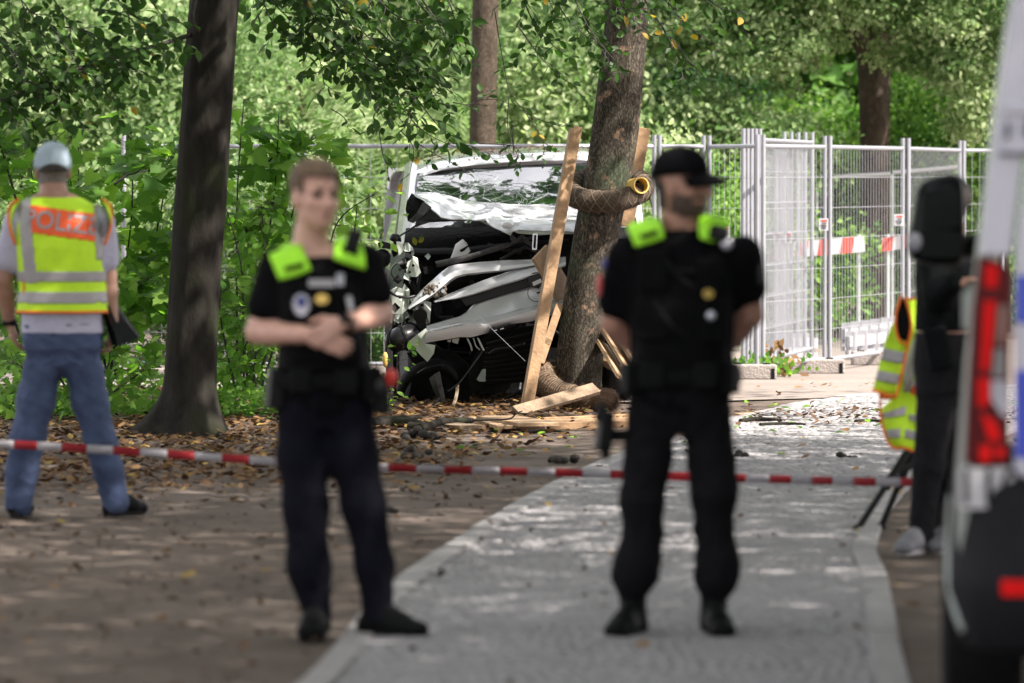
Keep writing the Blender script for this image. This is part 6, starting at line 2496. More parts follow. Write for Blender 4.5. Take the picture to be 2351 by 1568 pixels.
def pouch(t, name, c, size, mat, yaw=0, tilt=0, parent=None, bevel=.012):
    mb = MB()
    rot = Matrix.Rotation(yaw, 3, 'Z') @ Matrix.Rotation(tilt, 3, 'Y')
    mb.box(c, size, rot)
    o = mb.build(name, mat, parent or t, bevel=bevel, seg=3)
    return o


# ================================================================== officer one: young, bareheaded
YO = 21.80
SO = FPX / YO


def Q1(x, y, dy=0.0): return np.array(W(x, y, YO + dy))


o1 = thing('person', (Q1(770, 1466)[0], YO, 0), 'young bareheaded person in black uniform with neon shoulder pads, hands clasped before the belly', 'person')
px = 1 / SO
fd = Field(Q1(520, 1480) - np.array((0, .45, .0)), Q1(1000, 355) + np.array((0, .35, 0.02)), .0066)
hc = Q1(724, 452, -.02)
P1, A1 = head_field(fd, hc, (.47, -.88, -.03), (.02, 0, 1), 1.06, Q1(712, 572, .02), .062)
sh = [Q1(640, 612, .01), Q1(838, 604, .01)]
el = [Q1(592, 762, .01), Q1(876, 722, .0)]
wr = [Q1(712, 768, -.24), Q1(786, 744, -.235)]
TORSO1 = [(Q1(x, y)[0], YO + dy, Q1(x, y)[2], rx * px, ry) for (x, y, dy, rx, ry) in
          ((748, 985, .0, 60, .07), (746, 940, .0, 100, .11), (745, 870, .0, 108, .122), (742, 780, -.005, 100, .125), (738, 680, -.005, 102, .128), (733, 620, .005, 104, .105), (725, 585, .01, 72, .075), (716, 560, .012, 46, .06))]
fd.loft(TORSO1, k=.02)
for i in (0, 1):
    fd.chain([sh[i], sh[i] * .45 + el[i] * .55, el[i]], [.060, .052, .045], k=.03)
    fd.chain([el[i], el[i] * .7 + wr[i] * .3, wr[i] * .8 + el[i] * .2, wr[i]], [.046, .047, .034, .029], k=.015)
# clasped hands: one over the other, fingers wrapped
hand(fd, wr[0] + np.array((.008, -.004, 0)), (.9, -.2, -.35), (.1, 1, -.2), (-.2, -.3, 1), 1.0, .55)
hand(fd, wr[1] + np.array((-.004, -.02, .006)), (-.82, -.25, -.5), (-.2, 1, -.1), (.2, -.4, 1), 1.0, .75)
HIP1, KN1, AN1 = [Q1(692, 945), Q1(806, 945)], [Q1(698, 1165, -.015), Q1(840, 1165, -.015)], [Q1(727, 1425, .02), Q1(868, 1425, .02)]
for i in (0, 1): fd.chain([HIP1[i], KN1[i], AN1[i]], [.08, .056, .028], k=.02)
V, F = fd.mesh(1)
hV, hF = V, F
obj_np('body', V, F, M['skin_fair'], o1)
face_parts(o1, P1, A1, 1.06, M['hair_fair'])
# hair: short sides, fuller on top
f1, l1, u1 = (Vector(a) for a in A1)


def hair_mask(c, nf, P=P1, A=A1, top=.082, side=.03, back=-.06):
    q = (c - P(0, 0, 0)) @ A.T
    return ((q[:, 2] > top - np.clip(.035 - q[:, 0], 0, .03) * .6) | ((q[:, 0] < .006) & (q[:, 2] > -.005 + (q[:, 0] > -.03) * .02)) | ((q[:, 0] < .045) & (q[:, 2] > .012) & (np.abs(q[:, 1]) > .045)) | ((q[:, 0] < -.045) & (q[:, 2] > back))) & (q[:, 2] > back) & (np.abs(q[:, 1]) < .13) & ~((np.abs(q[:, 1]) > .079) & (q[:, 2] < .03))


Vh = hV + vnormals(hV, hF) * (np.clip(((hV - P1(0, 0, 0)) @ A1.T)[:, 2:3] * .22, 0.002, .020))
Vh = folds(Vh, hF, .006, 4, (.012, .012, .012))
patch('hair', Vh, hF, hair_mask, .004, M['hair_fair'], o1, .008)
# shirt
fd = Field(Q1(520, 960) - np.array((0, .35, 0)), Q1(930, 540) + np.array((0, .35, 0.02)), .009)
fd.loft([(a, b, c, d + .012, e + .014) for a, b, c, d, e in TORSO1[:6]] + [(a, b, c, d + .012, e + .012) for a, b, c, d, e in TORSO1[6:7]], k=.02)
for i, e_ in ((0, .60), (1, .58)):
    m = sh[i] * (1 - e_) + el[i] * e_
    fd.chain([sh[i], m], [.082, .079], k=.05)
V, F = fd.mesh(1)
V = folds(V, F, .016, 12, (.05, .08, .06))
# open sleeve ends a little: drop the closing faces facing down the arm
c = V[F].mean(1)
obj_np('shirt', V, F, M['cloth_black'], o1)
shirt1 = (V, F)
# ballistic vest over the shirt
fd = Field(Q1(600, 880) - np.array((0, .35, 0)), Q1(880, 560) + np.array((0, .35, 0.02)), .009)
V1R = [(a, b - .008, c, d * .92 + .012, e + .034) for a, b, c, d, e in TORSO1[2:6]]
fd.loft([(V1R[0][0], V1R[0][1], Q1(742, 852)[2], V1R[0][3], V1R[0][4])] + V1R[1:], k=.03, pw=2.8)
V, F = fd.mesh(1)
V = folds(V, F, .007, 5, (.05, .08, .05))
obj_np('ballistic_vest', V, F, M['cloth_vest'], o1)
tv1 = bvh(V, F)
# shoulder pads: neon patches from chest over the shoulder
def pad(t, name, pts, depth, mat, thick=.014, tree=None, bend=.06):
    grid = []
    for row in pts:
        grid.append([Vector(p) for p in row])
    mb = MB()
    mb.sheet(dense(grid, 4), thick)
    return mb.build(name, mat, t, smooth=True)


def W1(x, y, dy): return W(x, y, YO + dy)


pad(o1, 'shoulder_pad', [[W1(628, 572, .05), W1(655, 560, .06), W1(684, 552, .07)], [W1(618, 585, -.06), W1(650, 575, -.07), W1(690, 562, -.07)], [W1(627, 610, -.125), W1(662, 600, -.14), W1(702, 588, -.13)], [W1(640, 642, -.15), W1(676, 634, -.165), W1(714, 618, -.16)]], 0, M['hiviz_green'])
pad(o1, 'shoulder_pad', [[W1(772, 545, .07), W1(800, 545, .06), W1(824, 556, .05)], [W1(770, 556, -.07), W1(800, 552, -.07), W1(832, 566, -.06)], [W1(768, 578, -.13), W1(802, 585, -.14), W1(838, 590, -.12)], [W1(766, 592, -.15), W1(802, 604, -.165), W1(840, 616, -.15)]], 0, M['hiviz_green'])
for (x, y, w_, h_, r_) in ((676, 612, .075, .018, .25), (803, 577, .07, .018, -.3)):
    pouch(o1, 'pad_strap', Vector(W1(x, y, -.172)), (w_, .012, h_), M['cloth_vest'], 0, -r_, bevel=.004)
mb = MB()
mb.box(W1(812, 552, -.105), (.055, .05, .085), Matrix.Rotation(.3, 3, 'Y'))
mb.build('shoulder_radio', M['black_pl'], o1, bevel=.012)
# badges and pouches on the vest front
for (x, y, w_, h_, d_) in ((690, 690, .10, .15, .03), (742, 690, .085, .13, .032), (795, 700, .09, .15, .035), (720, 800, .15, .1, .03), (800, 800, .11, .12, .03)):
    p = W1(x, y, -.158)
    pouch(o1, 'vest_pouch', p, (w_, d_, h_), M['cloth_vest'], (x - 742) * .003)
disc_on('police_star_badge', tv1, W1(696, 697, 0), .034, .040, M['badge_silver'], o1, off=.034, shape=[(math.cos(a) * (.036 if i % 2 else .028), math.sin(a) * (.046 if i % 2 else .038)) for i, a in enumerate(np.linspace(0, 2 * math.pi, 25)[:-1])])
disc_on('badge_crest', tv1, W1(696, 690, 0), .018, .022, M['patch_blue'], o1, off=.041)
disc_on('name_tape', tv1, W1(742, 648, 0), .045, .014, M['reflex'], o1, off=.03, shape=[(-.05, -.014), (.05, -.014), (.05, .014), (-.05, .014)])
disc_on('gold_badge', tv1, W1(743, 684, 0), .026, .02, M['badge_gold'], o1, off=.035)
disc_on('small_badge', tv1, W1(784, 640, 0), .016, .022, M['badge_silver'], o1, off=.03, shape=[(-.014, -.022), (.014, -.022), (.014, .022), (-.014, .022)])
mb = MB()
mb.tube([W1(800, 680, -.19), W1(806, 712, -.19)], .011, 10)
mb.build('torch', M['galv'], o1, angle=40)
# trousers
fd = Field(Q1(590, 1460) - np.array((0, .3, 0)), Q1(930, 850) + np.array((0, .3, 0.02)), .009)
fd.loft([(a, b, c, d + .012, e + .014) for a, b, c, d, e in TORSO1[:3]], k=.02)
fd.chain([Q1(690, 960), Q1(692, 1050), Q1(701, 1160, -.01), Q1(709, 1300), Q1(727, 1402, .02)], [.098, .095, .091, .088, .066], k=.045)
fd.chain([Q1(805, 960), Q1(815, 1050), Q1(836, 1160, -.01), Q1(860, 1300), Q1(868, 1412, .02)], [.098, .094, .087, .078, .066], k=.045)
V, F = fd.mesh(1)
V = folds(V, F, .02, 21, (.06, .09, .06), n=16)
obj_np('trousers', V, F, M['cloth_navy'], o1)
tr1 = bvh(V, F)
# duty belt and what hangs on it
belt_mesh(o1, [(a, b, c, d + .02, e + .024) for a, b, c, d, e in TORSO1[:4]], Q1(745, 888)[2], Q1(745, 856)[2], M['leather'], 'duty_belt')
pouch(o1, 'holster', W1(632, 892, -.03), (.06, .11, .16), M['black_pl'], .2, .08)
pouch(o1, 'magazine_pouch', W1(690, 874, -.15), (.085, .035, .10), M['leather'])
pouch(o1, 'belt_pouch', W1(850, 880, -.1), (.08, .07, .13), M['leather'], .5)
pouch(o1, 'belt_pouch', W1(795, 876, -.15), (.09, .035, .1), M['leather'])
hol = pouch(o1, 'spray_holder', W1(875, 905, -.05), (.055, .07, .16), M['black_pl'], .2, -.1)
mb = MB()
mb.ball(W1(897, 868, -.06), (.027, .03, .035), 12, 8)
mb.build('red_cap', simple('red_plastic', (.6, .03, .02), .4), hol, smooth=True)
mb = MB()
mb.ball(W1(868, 885, -.1), (.032, .032, .032), 12, 8)
mb.build('torch_head', M['rubber_grey'], o1, smooth=True)
# wrist watch
mb = MB()
wd = Vector(wr[1] - el[1]).normalized()
wc = Vector(wr[1]) - wd * .012
ox = wd.orthogonal().normalized()
oy = wd.cross(ox)
mb.loft([[wc + wd * u + (ox * math.cos(a) + oy * math.sin(a)) * r_ for a in np.linspace(0, 2 * math.pi, 21)[:-1]] for u, r_ in ((-.013, .033), (-.011, .038), (.011, .038), (.013, .033))], caps=False)
mb.build('watch_strap', M['black_pl'], o1, smooth=True)
mb = MB()
mb.tube([wc + Vector((-.005, -.03, .012)), wc + Vector((-.006, -.046, .018))], .019, 16)
mb.build('watch_case', M['black_pl'], o1, angle=40)
boot('boot', (AN1[0][0], YO + .02, 0, .01), R(-8), o1, M['leather'])
boot('boot', (AN1[1][0] - .0, YO + .02, 0, .0), R(62), o1, M['leather'])

# ================================================================== officer two: cap and beard
YP = 21.85
SP = FPX / YP


def Q2(x, y, dy=0.0): return np.array(W(x, y, YP + dy))
def W2(x, y, dy): return W(x, y, YP + dy)


px = 1 / SP
o2 = thing('person', (Q2(1560, 1466)[0], YP, 0), 'bearded person in black cap and black uniform standing with hands behind the back, looking right', 'person')
fd = Field(Q2(1330, 1480) - np.array((0, .4, .0)), Q2(1780, 310) + np.array((0, .45, 0.03)), .007)
hc2 = Q2(1566, 424, -.02)
P2, A2 = head_field(fd, hc2, (.86, -.5, -.03), (0, 0, 1), 1.07, Q2(1572, 548, .02), .072)
TORSO2 = [(Q2(x, y)[0], YP + dy, Q2(x, y)[2], rx * px, ry) for (x, y, dy, rx, ry) in
          ((1560, 1000, .0, 60, .07), (1561, 950, 0, 106, .11), (1562, 870, .0, 124, .132), (1564, 800, -.005, 116, .138), (1568, 700, -.01, 118, .142), (1570, 620, -.005, 122, .13), (1572, 575, .005, 110, .10), (1573, 540, .01, 66, .08))]
fd.loft(TORSO2, k=.02)
sh2 = [Q2(1444, 592, .02), Q2(1702, 590, .02)]
el2 = [Q2(1408, 742, .08), Q2(1722, 722, .08)]
wr2 = [Q2(1500, 832, .21), Q2(1640, 826, .22)]
for i in (0, 1):
    fd.chain([sh2[i], sh2[i] * .45 + el2[i] * .55, el2[i]], [.066, .058, .05], k=.03)
    fd.chain([el2[i], el2[i] * .7 + wr2[i] * .3, wr2[i]], [.05, .048, .032], k=.015)
hand(fd, wr2[0], (.8, .15, -.5), (0, 1, 0), (0, 0, 1), 1.0, .5)
hand(fd, wr2[1] + np.array((0, .03, .01)), (-.8, .15, -.4), (0, -1, 0), (0, .2, 1), 1.0, .6)
for hp, kn, an in ((Q2(1500, 945), Q2(1474, 1170, -.01), Q2(1450, 1420, .02)), (Q2(1622, 945), Q2(1640, 1165, -.01), Q2(1642, 1420, .02))):
    fd.chain([hp, kn, an], [.085, .06, .028], k=.02)
V, F = fd.mesh(1)
bV, bF = V, F
obj_np('body', V, F, M['skin_tan'], o2)
face_parts(o2, P2, A2, 1.07, M['hair_dark'])


def beard(c, nf):
    q = (c - P2(0, 0, 0)) @ A2.T
    low = (q[:, 2] < -.072) & (q[:, 2] > -.122) & (q[:, 0] > .018)
    cheek = (q[:, 2] < -.03 - .25 * np.clip(q[:, 0], 0, 1)) & (q[:, 2] > -.11) & (q[:, 0] < .075) & (q[:, 0] > -.012) & (np.abs(q[:, 1]) > .022)
    mou = (q[:, 2] < -.044) & (q[:, 2] > -.054) & (q[:, 0] > .06)
    return (low | cheek | mou) & (np.abs(q[:, 1]) < .075)


Vb = folds(bV, bF, .003, 8, (.01, .01, .01))
patch('beard', Vb, bF, beard, .0035, M['beard'], o2, .004)


def hair2(c, nf):
    q = (c - P2(0, 0, 0)) @ A2.T
    return (q[:, 0] < -.005) & (q[:, 2] > -.10 - .25 * (q[:, 0] + .03)) & (q[:, 2] < .07) & (np.abs(q[:, 1]) < .079) & (np.abs(q[:, 1]) > -1) & ~((q[:, 0] > -.035) & (q[:, 2] < .01)) & (q[:, 2] > -.12)


patch('hair', Vb + vnormals(Vb, bF) * .008, bF, hair2, .004, M['hair_dark'], o2, .01)


def cap(t, P, A, mat, s=1.0, brim=True, back_gap=None, z0=.036, seam=True, h=.125, brim_l=.075):
    f, l, u = (Vector(a) for a in A)
    c = Vector(P(-.012, 0, 0))
    mb = MB()
    n = 40
    rings = []
    rg = random.Random(3)
    for k in range(9):
        th = k / 8 * R(88)
        rr = math.cos(th) ** .72
        zz = z0 + (h - z0 + .004) * math.sin(th) ** .95
        ring = []
        for j in range(n):
            a = 2 * math.pi * j / n
            q = 1 + (.012 * math.cos(6 * a) if k > 1 else 0)
            dz = -.022 * math.cos(a) * 0 - (.022 * (-math.cos(a)) if math.cos(a) < 0 else 0) * (1 - k / 8)
            ring.append(c + f * (.110 * s * rr * math.cos(a) * q) + l * (.091 * s * rr * math.sin(a) * q) + u * (zz * s + dz * s))
        rings.append(ring)
    mb.loft(rings, caps=True)
    o = mb.build('cap', mat, t, smooth=True)
    if seam:
        mb = MB()
        mb.ball(c + u * ((h + .006) * s), (.008, .008, .005), 8, 5)
        mb.build('cap_button', mat, o, smooth=True)
    if brim:
        g = []
        for i in range(7):
            r_ = i / 6
            row = []
            for j in range(17):
                a = -R(62) + R(124) * j / 16
                base = c + f * (.108 * s * math.cos(a)) + l * (.090 * s * math.sin(a)) + u * ((z0 + .004) * s)
                ext = brim_l * (math.cos(a * 1.35) if abs(a * 1.35) < math.pi / 2 else 0) ** .6
                row.append(base + f * (ext * r_) + u * (-3.6 * (l.dot(base - c)) ** 2 * (.4 + .6 * r_) - .026 * r_ * r_ + .004 * math.sin(r_ * 3)))
            g.append(row)
        mb = MB()
        mb.sheet(g, .012)
        mb.build('cap_brim', mat, o, smooth=True)
    return o


cap(o2, P2, A2, M['cloth_black'], 1.10, h=.132, brim_l=.092)
# shirt
fd = Field(Q2(1330, 960) - np.array((0, .36, 0)), Q2(1790, 520) + np.array((0, .4, 0.02)), .009)
fd.loft([(a, b, c, d + .012, e + .014) for a, b, c, d, e in TORSO2[1:8]] + [(Q2(1573, 524)[0], YP + .01, Q2(1573, 524)[2], .094, .088)], k=.02)
for i, e_ in ((0, .66), (1, .52)):
    m = sh2[i] * (1 - e_) + el2[i] * e_
    fd.chain([sh2[i], m], [.092, .087], k=.05)
V, F = fd.mesh(1)
V = folds(V, F, .018, 32, (.05, .08, .06))
obj_np('shirt', V, F, M['cloth_black'], o2)
ts2 = bvh(V, F)
fd = Field(Q2(1420, 900) - np.array((0, .36, 0)), Q2(1710, 560) + np.array((0, .36, 0.02)), .009)
V2R = [(a, b - .008, c, d * .90 + .012, e + .036) for a, b, c, d, e in TORSO2[2:6]]
fd.loft([(V2R[0][0], V2R[0][1], Q2(1562, 850)[2], V2R[0][3], V2R[0][4])] + V2R[1:], k=.03, pw=2.8)
V, F = fd.mesh(1)
V = folds(V, F, .007, 15, (.05, .08, .05))
obj_np('ballistic_vest', V, F, M['cloth_vest'], o2)
tv2 = bvh(V, F)
pad(o2, 'shoulder_pad', [[W2(1448, 512, .06), W2(1480, 502, .06), W2(1505, 496, .07)], [W2(1440, 520, -.06), W2(1475, 508, -.07), W2(1512, 500, -.07)], [W2(1447, 540, -.125), W2(1485, 528, -.14), W2(1520, 520, -.13)], [W2(1458, 566, -.15), W2(1496, 556, -.165), W2(1526, 544, -.16)]], 0, M['hiviz_green'])
pad(o2, 'shoulder_pad', [[W2(1612, 492, .07), W2(1645, 492, .06), W2(1668, 502, .05)], [W2(1606, 500, -.07), W2(1640, 498, -.07), W2(1676, 508, -.06)], [W2(1604, 522, -.13), W2(1640, 522, -.14), W2(1672, 526, -.12)], [W2(1606, 546, -.15), W2(1634, 554, -.16), W2(1648, 556, -.15)]], 0, M['hiviz_green'])
pouch(o2, 'pad_strap', W2(1490, 538, -.172), (.07, .014, .02), M['cloth_vest'], 0, -.3, bevel=.004)
mb = MB()
mb.box(W2(1650, 535, -.165), (.075, .05, .06), Matrix.Rotation(.2, 3, 'Y'))
mb.build('shoulder_radio', M['black_pl'], o2, bevel=.014)
for (x, y, w_, h_, d_) in ((1500, 620, .12, .16, .035), (1560, 650, .10, .13, .03), (1622, 640, .1, .16, .034), (1500, 740, .13, .14, .035), (1570, 760, .1, .14, .034), (1640, 740, .11, .16, .036)):
    pouch(o2, 'vest_pouch', W2(x, y, -.168), (w_, d_, h_), M['cloth_vest'], (x - 1566) * .003)
mb = MB()
for (a, b) in (((1530, 600), (1600, 660)), ((1500, 690), (1580, 775))):
    mb.tube(curve_pts([W2(a[0], a[1], -.2), W2((a[0] + b[0]) / 2, (a[1] + b[1]) / 2 + 12, -.205), W2(b[0], b[1], -.2)], 10), .006, 6)
mb.build('radio_cable', M['black_pl'], o2, smooth=True, kind='stuff')
for (x, y, r_) in ((1668, 562, .027), (1632, 727, .022)):
    mb = MB()
    p = W2(x, y, -.185 if y > 600 else -.15)
    mb.tube([p + Vector((0, .03, 0)), p + Vector((0, -.02, .004))], r_, 18)
    lampo = mb.build('torch', M['black_pl'], o2, angle=40)
    mb = MB()
    mb.ball(p + Vector((0, -.02, .004)), (r_ * .85, .008, r_ * .85), 16, 8)
    mb.build('torch_lens', M['badge_silver'], lampo, smooth=True)
disc_on('gold_badge', tv2, W2(1622, 672, 0), .02, .018, M['badge_gold'], o2, off=.04)
disc_on('name_tape', tv2, W2(1560, 612, 0), .05, .014, M['rubber_grey'], o2, off=.03, shape=[(-.05, -.014), (.05, -.014), (.05, .014), (-.05, .014)])
for (x, y, dx, mt, rr) in ((1388, 606, -.02, 'patch_blue', (.022, .022)), (1377, 655, -.02, 'patch_red', (.022, .045)), (1745, 630, .02, 'rubber_grey', (.018, .045))):
    p = W2(x, y, -.045)
    mb = MB()
    mb.ball(p, (.012, rr[0] * 1.2, rr[1]), 14, 8)
    mb.build('shoulder_patch', M[mt], o2, smooth=True)
# trousers, bloused over the boots
fd = Field(Q2(1350, 1440) - np.array((0, .3, 0)), Q2(1760, 840) + np.array((0, .3, 0.02)), .009)
fd.loft([(a, b, c, d + .014, e + .016) for a, b, c, d, e in TORSO2[:3]], k=.02)
fd.chain([Q2(1496, 965), Q2(1486, 1060), Q2(1473, 1150, -.015), Q2(1478, 1222), Q2(1464, 1290), Q2(1456, 1325, .01), Q2(1452, 1352, .015)], [.102, .098, .092, .082, .094, .092, .062], k=.035)
fd.chain([Q2(1624, 965), Q2(1634, 1060), Q2(1640, 1130, -.015), Q2(1638, 1205), Q2(1648, 1290), Q2(1644, 1330, .01), Q2(1641, 1358, .015)], [.102, .098, .098, .08, .088, .090, .062], k=.035)
V, F = fd.mesh(1)
V = folds(V, F, .028, 41, (.05, .08, .05), n=16)
obj_np('trousers', V, F, M['cloth_combat'], o2)
belt_mesh(o2, [(a, b, c, d + .024, e + .028) for a, b, c, d, e in TORSO2[:4]], Q2(1562, 878)[2], Q2(1562, 845)[2], M['leather'], 'duty_belt')
for (x, y, dy, sz, yw) in ((1450, 868, -.08, (.07, .1, .12), .3), (1500, 864, -.165, (.09, .04, .1), 0), (1620, 864, -.165, (.09, .04, .1), 0), (1672, 868, -.09, (.07, .09, .12), -.4)):
    pouch(o2, 'belt_pouch', W2(x, y, dy), sz, M['leather'], yw)
# drop-leg holster
hol = pouch(o2, 'holster', W2(1388, 990, -.02), (.055, .10, .16), M['black_pl'], .2, .12)
mb = MB()
mb.box(W2(1378, 948, -.02), (.035, .05, .07), Matrix.Rotation(.35, 3, 'Y'))
mb.build('pistol_grip', M['black_pl'], hol, bevel=.008)
mb = MB()
mb.box(W2(1390, 1040, -.02), (.035, .06, .05))
mb.build('holster_tip', M['black_pl'], hol, bevel=.008)
mb = MB()
mb.bar(W2(1404, 1000, -.03), W2(1440, 1000, -.06), .01, .05)
mb.build('leg_strap', M['leather'], hol, bevel=.003)
mb = MB()
mb.bar(W2(1410, 940, -.03), W2(1436, 880, -.05), .035, .01)
mb.build('leg_strap', M['leather'], hol, bevel=.003)
boot('boot', (Q2(1452, 1420)[0] + .0, YP + .02, 0, .0), R(-22), o2, M['leather'], shaft=.2)
boot('boot', (Q2(1640, 1420)[0], YP + .02, 0, .0), R(10), o2, M['leather'], shaft=.2)

# ================================================================== man in the vest seen from behind
YM = 29.6
SM_ = FPX / YM


def Q3(x, y, dy=0.0): return np.array(W(x, y, YM + dy))
def W3(x, y, dy): return W(x, y, YM + dy)


px = 1 / SM_
o3 = thing('person', (Q3(140, 1186)[0], YM, 0), 'person seen from behind in pale cap, jeans and yellow vest lettered on its back', 'person')
fd = Field(Q3(-60, 1200) - np.array((0, .35, .0)), Q3(340, 320) + np.array((0, .4, 0.03)), .0075)
hc3 = Q3(121, 390, .02)
P3, A3 = head_field(fd, hc3, (-.12, 1, -.06), (0, 0, 1), 1.1, Q3(124, 448, .0), .066)
TORSO3 = [(Q3(x, y)[0], YM + dy, Q3(x, y)[2], rx * px, ry) for (x, y, dy, rx, ry) in
          ((146, 830, 0, 60, .09), (144, 800, 0, 84, .125), (144, 740, 0, 92, .14), (144, 660, .01, 92, .15), (140, 570, .0, 96, .15), (137, 510, 0, 98, .135), (132, 472, 0, 84, .10), (126, 446, 0, 46, .07))]
fd.loft(TORSO3, k=.02)
sh3 = [Q3(42, 510), Q3(232, 512)]
el3 = [Q3(8, 640, .02), Q3(246, 636, .02)]
wr3 = [Q3(22, 740, .12), Q3(258, 752, .04)]
for i in (0, 1):
    fd.chain([sh3[i], sh3[i] * .4 + el3[i] * .6, el3[i]], [.062, .055, .048], k=.03)
    fd.chain([el3[i], el3[i] * .7 + wr3[i] * .3, wr3[i]], [.047, .046, .031], k=.015)
hand(fd, wr3[0], (.25, .1, -1), (1, .3, 0), (.1, 1, 0), 1.0, .45)
hand(fd, wr3[1], (-.1, .0, -1), (-1, .1, 0), (0, 1, 0), 1.0, .8)
for hp, kn, an in ((Q3(95, 850), Q3(62, 1010), Q3(40, 1150)), (Q3(196, 850), Q3(232, 1010), Q3(266, 1145))):
    fd.chain([hp, kn, an], [.085, .058, .03], k=.02)
V, F = fd.mesh(1)
b3V, b3F = V, F
obj_np('body', V, F, M['skin_old'], o3)


def hair3(c, nf):
    q = (c - P3(0, 0, 0)) @ A3.T
    return (q[:, 0] < .0) & (q[:, 2] > -.07) & (q[:, 2] < .06) & (np.abs(q[:, 1]) < .083) & ~((np.abs(q[:, 1]) > .075) & (q[:, 0] > -.04))


patch('hair', folds(b3V, b3F, .003, 5, (.01, .01, .01)), b3F, hair3, .005, M['hair_grey'], o3, .006)
face_parts(o3, P3, A3, 1.1, M['hair_grey'])
cp3 = cap(o3, P3, A3, M['cap_blue'], 1.10, h=.128, z0=.012)
# dark opening above the strap at the back of the cap
mb = MB()
g = []
f3, l3, u3 = (Vector(a) for a in A3)
for i in range(5):
    row = []
    for j in range(13):
        a = R(180) + R(-52) + R(104) * j / 12
        z = -.018 + .042 * i / 4 * math.sin(math.pi * j / 12) ** .6
        row.append(Vector(P3(-.012, 0, 0)) + f3 * (.1225 * math.cos(a)) + l3 * (.1015 * math.sin(a)) + u3 * z)
    g.append(row)
mb.sheet(g, .002)
mb.build('cap_opening', M['hair_dark'], cp3, smooth=True)
# shirt with collar
fd = Field(Q3(-60, 800) - np.array((0, .36, 0)), Q3(320, 420) + np.array((0, .36, 0.02)), .009)
SH3 = [(a, b, c, d + .012, e + .012) for a, b, c, d, e in TORSO3[2:7]]
fd.loft([(SH3[0][0], SH3[0][1], Q3(144, 766)[2], SH3[0][3] + .006, SH3[0][4] + .006)] + SH3, k=.02)
fd.chain([Q3(126, 452), Q3(123, 424, .0)], [.085, .066], k=.03)
for i, e_ in ((0, .66), (1, .66)):
    m = sh3[i] * (1 - e_) + el3[i] * e_
    fd.chain([sh3[i], m], [.082, .083], k=.05)
V, F = fd.mesh(1)
V = folds(V, F, .018, 52, (.05, .08, .06))
obj_np('shirt', V, F, M['shirt_lilac'], o3)
# safety vest
fd = Field(Q3(-20, 740) - np.array((0, .36, 0)), Q3(290, 430) + np.array((0, .36, 0.02)), .0075)
VR3 = [(a, b, c, d + .028, e + .034) for a, b, c, d, e in TORSO3[2:7]]
fd.loft([(VR3[0][0], VR3[0][1], Q3(144, 722)[2], VR3[0][3] + .012, VR3[0][4] + .01)] + VR3[1:] + [(Q3(127, 452)[0], YM, Q3(127, 452)[2], .14, .10)], k=.02)
V, F = fd.mesh(1)
V = folds(V, F, .016, 61, (.09, .09, .22), n=12)
zt, zb = Q3(0, 446)[2], Q3(0, 718)[2]


def inv(c): return (c[:, 2] < zt) & (c[:, 2] > zb)


hv = patch('safety_vest', V, F, lambda c, n: inv(c), .0, M['hiviz'], o3, .004)
tvm = bvh(V, F)
Zp = lambda y: Q3(0, y)[2]
Xp = lambda x: Q3(x, 0)[0]
back = lambda n: n[:, 1] < .35
z_of = lambda c: c[:, 2]


def band(y0, y1, slope=0.0):
    return lambda c, n: inv(c) & (c[:, 2] - slope * (c[:, 0] - Xp(140)) < Zp(y0)) & (c[:, 2] - slope * (c[:, 0] - Xp(140)) > Zp(y1))


patch('reflective_band', V, F, band(622, 647), .004, M['reflex'], hv, .003)
patch('reflective_band', V, F, band(668, 694), .004, M['reflex'], hv, .003)


def vert_band(xa, xb, y1, skew):
    return lambda c, n: inv(c) & (c[:, 2] > Zp(y1)) & (c[:, 0] - skew * (Zp(450) - c[:, 2]) > Xp(xa)) & (c[:, 0] - skew * (Zp(450) - c[:, 2]) < Xp(xb)) & (n[:, 1] < .6)


patch('reflective_band', V, F, vert_band(42, 70, 648, .10), .0045, M['reflex'], hv, .003)
patch('reflective_band', V, F, vert_band(215, 240, 596, .06), .0045, M['reflex'], hv, .003)
sl = -.14
red = patch('red_panel', V, F, lambda c, n: inv(c) & (n[:, 1] < 0) & (c[:, 0] - .10 * (Zp(450) - c[:, 2]) > Xp(70)) & (c[:, 0] < Xp(229)) & (c[:, 2] - sl * (c[:, 0] - Xp(145)) < Zp(481)) & (c[:, 2] - sl * (c[:, 0] - Xp(145)) > Zp(543)), .004, M['hiviz_red'], hv, .003)
text_on('lettering', 'POLIZEI', tvm, (Xp(152), YM - .2, Zp(512)), .132, M['reflex'], red, off=.011, rot=-.125, xs=.93, squash=1.0)
patch('orange_piping', V, F, lambda c, n: inv(c) & (c[:, 2] < Zp(711)), .005, M['hiviz_orange'], hv, .005)
patch('orange_piping', V, F, lambda c, n: inv(c) & (c[:, 2] > Zp(452)), .005, M['hiviz_orange'], hv, .005)
